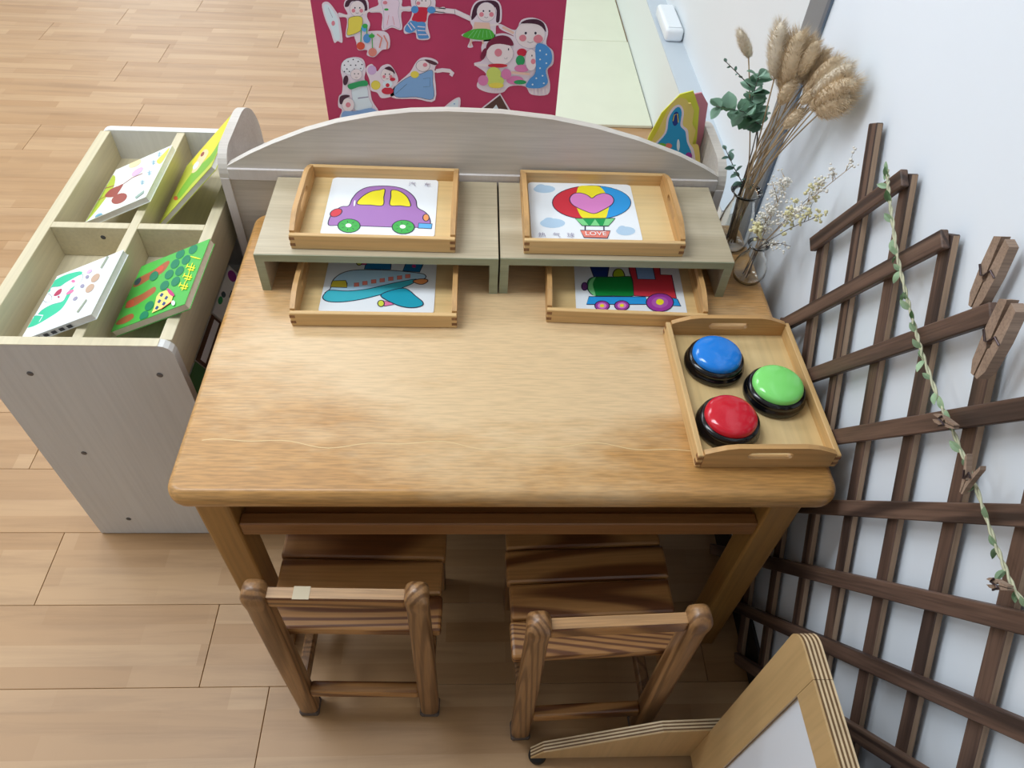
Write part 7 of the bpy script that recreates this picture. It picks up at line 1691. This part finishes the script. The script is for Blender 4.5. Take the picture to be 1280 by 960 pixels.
HEADS = [mesh_of(fluff(.085, .027, 1300, 'seed_fluff', .015), 'seed_head', 'seed_fluff'),
         mesh_of(fluff(.070, .025, 1200, 'seed_fluff', .014), 'seed_head', 'seed_fluff'),
         mesh_of(fluff(.098, .025, 1300, 'seed_fluff', .014), 'seed_head', 'seed_fluff_pale')]


def grass_stem(tip0, tip1, label, hi):
    """stem from the vase to tip0, seed head from tip0 to tip1"""
    base = V1 + Vector((random.uniform(-.008, .008), random.uniform(-.008, .008), .008))
    neck = V1 + Vector((random.uniform(-.008, .008), random.uniform(-.008, .008), .104))
    t = thing('dried_grass', label, 'dried grass', base, 0, 'dried bunny-tail grasses in the tall vase')
    t['kind'] = 'thing'
    tip0, tip1 = Vector(tip0), Vector(tip1)
    bm = bmesh.new()
    pts = [base]
    ctl = neck + (neck - base) * .6
    for k in range(9):
        f = k / 8
        pts.append(neck * (1 - f) ** 2 + ctl * 2 * f * (1 - f) + (tip0 + (tip1 - tip0) * .2) * f * f)
    tube(bm, pts, .0011, 5)
    wobj('stem', bm, 'dried_straw', t, True)
    L0 = (.085, .070, .098)[hi]
    d = tip1 - tip0
    o = bpy.data.objects.new('seed_head', HEADS[hi])
    COL.objects.link(o)
    o.parent = t
    z = d.normalized()
    x = z.cross(Vector((.2, .9, .1))).normalized()
    y = z.cross(x)
    sc = d.length / L0
    o.matrix_basis = Matrix.Translation(tip0 - base) @ Matrix((x, y, z)).transposed().to_4x4() @ Matrix.Scale(sc, 4)


GL = 'dried beige bunny-tail grass in the dense tall-vase bunch'
SPIKES = [
    ((0.425, 1.120, 0.891), (0.393, 1.110, 0.936), 2),
    ((0.451, 1.060, 0.886), (0.427, 1.050, 0.975), 2),
    ((0.467, 1.045, 0.881), (0.452, 1.035, 0.970), 0),
    ((0.470, 1.030, 0.907), (0.475, 1.020, 0.964), 0),
    ((0.486, 1.050, 0.886), (0.470, 1.040, 0.961), 1),
    ((0.486, 1.020, 0.895), (0.505, 1.000, 0.952), 0),
    ((0.486, 1.000, 0.895), (0.505, 0.960, 0.960), 2),
    ((0.484, 1.020, 0.882), (0.499, 1.010, 0.930), 1),
    ((0.492, 0.990, 0.886), (0.505, 0.933, 0.951), 0),
    ((0.499, 0.990, 0.874), (0.505, 0.932, 0.929), 1),
    ((0.461, 1.040, 0.858), (0.466, 1.030, 0.907), 1),
    ((0.471, 1.020, 0.830), (0.486, 1.010, 0.869), 1),
    ((0.491, 1.035, 0.900), (0.496, 1.025, 0.951), 0),
    ((0.474, 1.055, 0.889), (0.447, 1.045, 0.958), 0),
    ((0.478, 1.010, 0.875), (0.497, 1.000, 0.911), 1),
    ((0.492, 1.005, 0.884), (0.505, 0.967, 0.947), 0),
    ((0.474, 1.060, 0.864), (0.449, 1.050, 0.939), 0),
    ((0.489, 1.030, 0.887), (0.505, 1.014, 0.940), 2),
    ((0.490, 1.000, 0.874), (0.505, 0.968, 0.919), 1),
]
for i, (a, b, hi) in enumerate(SPIKES):
    grass_stem(a, b, GL if i else 'pale thin grass spike standing apart above the eucalyptus', hi)

# ================================================================== EUCALYPTUS
rl = mesh_of(leaf_bm(.029, .028, .2), 'leaf', 'leaf_green', False)
dl = mesh_of(leaf_bm(.020, .012, .2), 'leaf', 'leaf_dark', False)


def branch(label, pts, leaf_me, n, size, seed, stemmat='stem_dark', start=.3, spread=1.0):
    random.seed(seed)
    P = [Vector(p) for p in pts]
    t = thing('eucalyptus_branch', label, 'branch', P[0], 0, 'eucalyptus in the tall vase')
    S_ = []
    for i in range(len(P) - 1):
        for k in range(6):
            S_.append(P[i].lerp(P[i + 1], k / 6))
    S_.append(P[-1])
    bm = bmesh.new()
    tube(bm, S_, [.0014 * (1 - .6 * i / len(S_)) for i in range(len(S_))], 5)
    wobj('stem', bm, stemmat, t, True)
    for k in range(n):
        f = start + (1 - start) * k / max(1, n - 1)
        i = min(int(f * (len(S_) - 1)), len(S_) - 2)
        p = S_[i]
        d = (S_[i + 1] - S_[i]).normalized()
        a = k * 2.4 + random.uniform(-.4, .4)
        s1 = d.cross(Vector((.3, .5, .8))).normalized()
        s2 = d.cross(s1)
        dr = (s1 * math.cos(a) + s2 * math.sin(a)) * spread + d * .5
        place('leaf', leaf_me, t, p, dr, Vector((-.3, -.15, 1)) + Vector((random.uniform(-.3, .3), random.uniform(-.3, .3), 0)), size * random.uniform(.8, 1.2) * (1.1 - .4 * f))


branch('bushy eucalyptus branch with round grey-green leaves beside the grasses', [V1 + Vector((-0.006, 0.004, .01)), V1 + Vector((-0.008, 0.006, .104))] + [(0.464, 1.075, 0.755), (0.455, 1.085, 0.807), (0.436, 1.090, 0.837), (0.439, 1.100, 0.878)], rl, 30, 1.1, 4, start=0.55, spread=1.25)
branch('eucalyptus branch whose round leaves reach towards the books', [V1 + Vector((-0.004, 0.008, .01)), V1 + Vector((-0.01, 0.004, .104))] + [(0.455, 1.070, 0.758), (0.453, 1.075, 0.805), (0.421, 1.070, 0.828), (0.371, 1.060, 0.841)], rl, 20, 1.05, 9, start=0.58, spread=1)
branch('short eucalyptus branch hanging low over the vase rim', [V1 + Vector((-0.008, -0.002, .01)), V1 + Vector((-0.012, 0.002, .104))] + [(0.460, 1.070, 0.694), (0.434, 1.070, 0.727), (0.406, 1.070, 0.767)], dl, 14, 0.95, 6, start=0.45, spread=1.1)
branch('bare dark twig rising from the eucalyptus', [V1 + Vector((-0.002, 0.006, .01)), V1 + Vector((-0.006, 0.008, .104))] + [(0.470, 1.090, 0.761), (0.434, 1.100, 0.852), (0.405, 1.100, 0.875), (0.378, 1.100, 0.895)], dl, 6, 0.5, 8, start=0.75, spread=0.9)


# ================================================================== WHITE SPRIGS
bl_me = None
bm = bmesh.new()
bmesh.ops.create_icosphere(bm, subdivisions=1, radius=.0028)
bl1 = mesh_of(bm, 'blossom', 'blossom_cream')
bm = bmesh.new()
bmesh.ops.create_icosphere(bm, subdivisions=1, radius=.0022)
bl2 = mesh_of(bm, 'blossom', 'blossom_white')


def sprig(label, tip, n_br, n_bl, blme, seed, stem='stem_dark', spread=.028):
    random.seed(seed)
    base = V2 + Vector((random.uniform(-.008, .008), random.uniform(-.008, .008), .006))
    neck = V2 + Vector((random.uniform(-.004, .004), random.uniform(-.004, .004), .068))
    tip = Vector(tip)
    t = thing('flower_sprig', label, 'dried flower', base, 0, 'white sprigs in the bulb vase')
    bm = bmesh.new()
    main = [base, neck]
    for k in range(1, 7):
        f = k / 6
        main.append(neck.lerp(tip, f) + Vector((0, 0, .008 * math.sin(f * math.pi))))
    tube(bm, main, [.0009] * 2 + [.0008 - .00008 * k for k in range(6)], 5)
    ends = [tip]
    for k in range(n_br):
        f = random.uniform(.25, .95)
        p = neck.lerp(tip, f) + Vector((0, 0, .008 * math.sin(f * math.pi)))
        d = (tip - neck).normalized() * random.uniform(.3, .9) + Vector((random.uniform(-1, .25), random.uniform(-1, 1), random.uniform(-.3, .8))) * .8
        q = p + d.normalized() * spread * random.uniform(.5, 1.2)
        q.x = min(q.x, .503)
        tube(bm, [p, (p + q) / 2 + Vector((0, 0, .002)), q], [.0006, .0005, .0003], 4)
        ends.append(q)
        ends.append((p + q) / 2)
    wobj('stem', bm, stem, t, True)
    for k in range(n_bl):
        e = random.choice(ends)
        p = e + Vector((random.uniform(-1, 1), random.uniform(-1, 1), random.uniform(-1, 1))) * .006
        p.x = min(p.x, .503)
        place('blossom', blme, t, p, (1, 0, 0), (0, 0, 1), random.uniform(.6, 1.2))


sprig('white sprig with yellow-cream blossoms and dark forked stem', (0.497, 0.894, 0.809), 9, 60, bl1, 1, 'stem_dark', 0.028)
sprig('white sprig with dark twigs pointing to the trellis', (0.497, 0.855, 0.791), 7, 46, bl1, 2, 'stem_dark', 0.028)
sprig('cream blossom sprig bending towards the riser', (0.454, 0.950, 0.687), 8, 60, bl1, 3, 'dried_straw', 0.02)
sprig('upright airy white sprig at the middle of the bulb vase', (0.485, 0.973, 0.769), 16, 150, bl2, 5, 'dried_straw', 0.03)
sprig('feathery white plume reaching far over the trellis', (0.498, 0.840, 0.880), 20, 150, bl2, 6, 'dried_straw', 0.022)
sprig('short white sprig drooping over the rim of the bulb vase', (0.497, 0.908, 0.692), 6, 40, bl2, 7, 'stem_dark', 0.016)
sprig('dense cream sprig low in the neck of the bulb vase', (0.473, 0.965, 0.720), 14, 150, bl2, 8, 'dried_straw', 0.022)


# ================================================================== WHITEBOARD STAND
t = thing('whiteboard_stand', 'plywood-framed whiteboard panel on feet standing by the trellis', 'whiteboard', (.40, .1, 0))
PX0, PX1, PYF, PYN, PZ = .3835, .4065, .3375, -.45, .579


def ply(name, c0, c1, axis, parent, bev=.0):
    """plywood board: wooden core with the ply lines showing on its edges, layered along axis"""
    bm = bx(c0[0], c1[0], c0[1], c1[1], c0[2], c1[2], bev)
    return wobj(name, bm, 'ply_face', parent)


def plies(parent, along, c0, c1, axis, n=9):
    """thin strips on an edge: alternating veneers across `axis`"""
    w = (c1[axis] - c0[axis]) / n
    for k in range(n):
        a, b = list(c0), list(c1)
        a[axis] = c0[axis] + w * k
        b[axis] = c0[axis] + w * (k + 1)
        wobj('veneer', bx(a[0], b[0], a[1], b[1], a[2], b[2]), 'ply_light' if k % 2 == 0 else 'ply_dark', parent)


# far stile with a rounded top corner
rc = .022
pr = [(PYF - .060, .03), (PYF, .03)]
for k in range(7):
    a = R(15 * k)
    pr.append((PYF - rc + rc * math.cos(a), PZ - rc + rc * math.sin(a)))
pr.append((PYF - .060, PZ))


def veneered(name, prof, parent, n=9):
    """an outline in the y-z plane sliced into veneers across x; outer faces show plain wood"""
    first = None
    w = (PX1 - PX0) / n
    for k in range(n):
        bm = bmesh.new()
        prism(bm, prof, (PX0 + w * k, 0, 0), (0, 1, 0), (0, 0, 1), (1, 0, 0), w)
        m = 'ply_face' if k == 0 else ('ply_dark' if k % 2 == 1 else 'ply_light')
        if first is None:
            first = wobj(name, bm, m, parent)
        else:
            wobj('veneer', bm, m, first)
    return first


veneered('stile', pr, t)
veneered('top_rail', [(PYN, PZ - .053), (PYF - .0606, PZ - .053), (PYF - .0606, PZ), (PYN, PZ)], t)
veneered('bottom_rail', [(PYN, .03), (PYF - .0606, .03), (PYF - .0606, .09), (PYN, .09)], t)
wobj('white_panel', bx(PX0 + .006, PX1 - .006, PYN, PYF - .0604, .0902, PZ - .0532), 'whiteboard', t)
# foot board across the end of the panel
fp = [(.105, .02), (.125, .055), (.310, .162), (.420, .172), (.49, .14), (.49, .02)]
first = None
fy0, fth, nv = PYF + .0004, .018, 7
for k in range(nv):
    bm = bmesh.new()
    prism(bm, fp, (0, fy0 + fth / nv * k, 0), (1, 0, 0), (0, 0, 1), (0, 1, 0), fth / nv)
    m = 'ply_face' if k == 0 else ('ply_dark' if k % 2 == 1 else 'ply_light')
    if first is None:
        first = wobj('foot_board', bm, m, t)
    else:
        wobj('veneer', bm, m, first)
for x in (.118, .46):
    bm = bmesh.new()
    lathe(bm, [(0, 0), (.014, 0), (.016, .004), (.015, .014), (.009, .0195), (0, .0195)], 20, (x, fy0 + .009, 0))
    wobj('rubber_foot', bm, 'rubber_black', t, True)
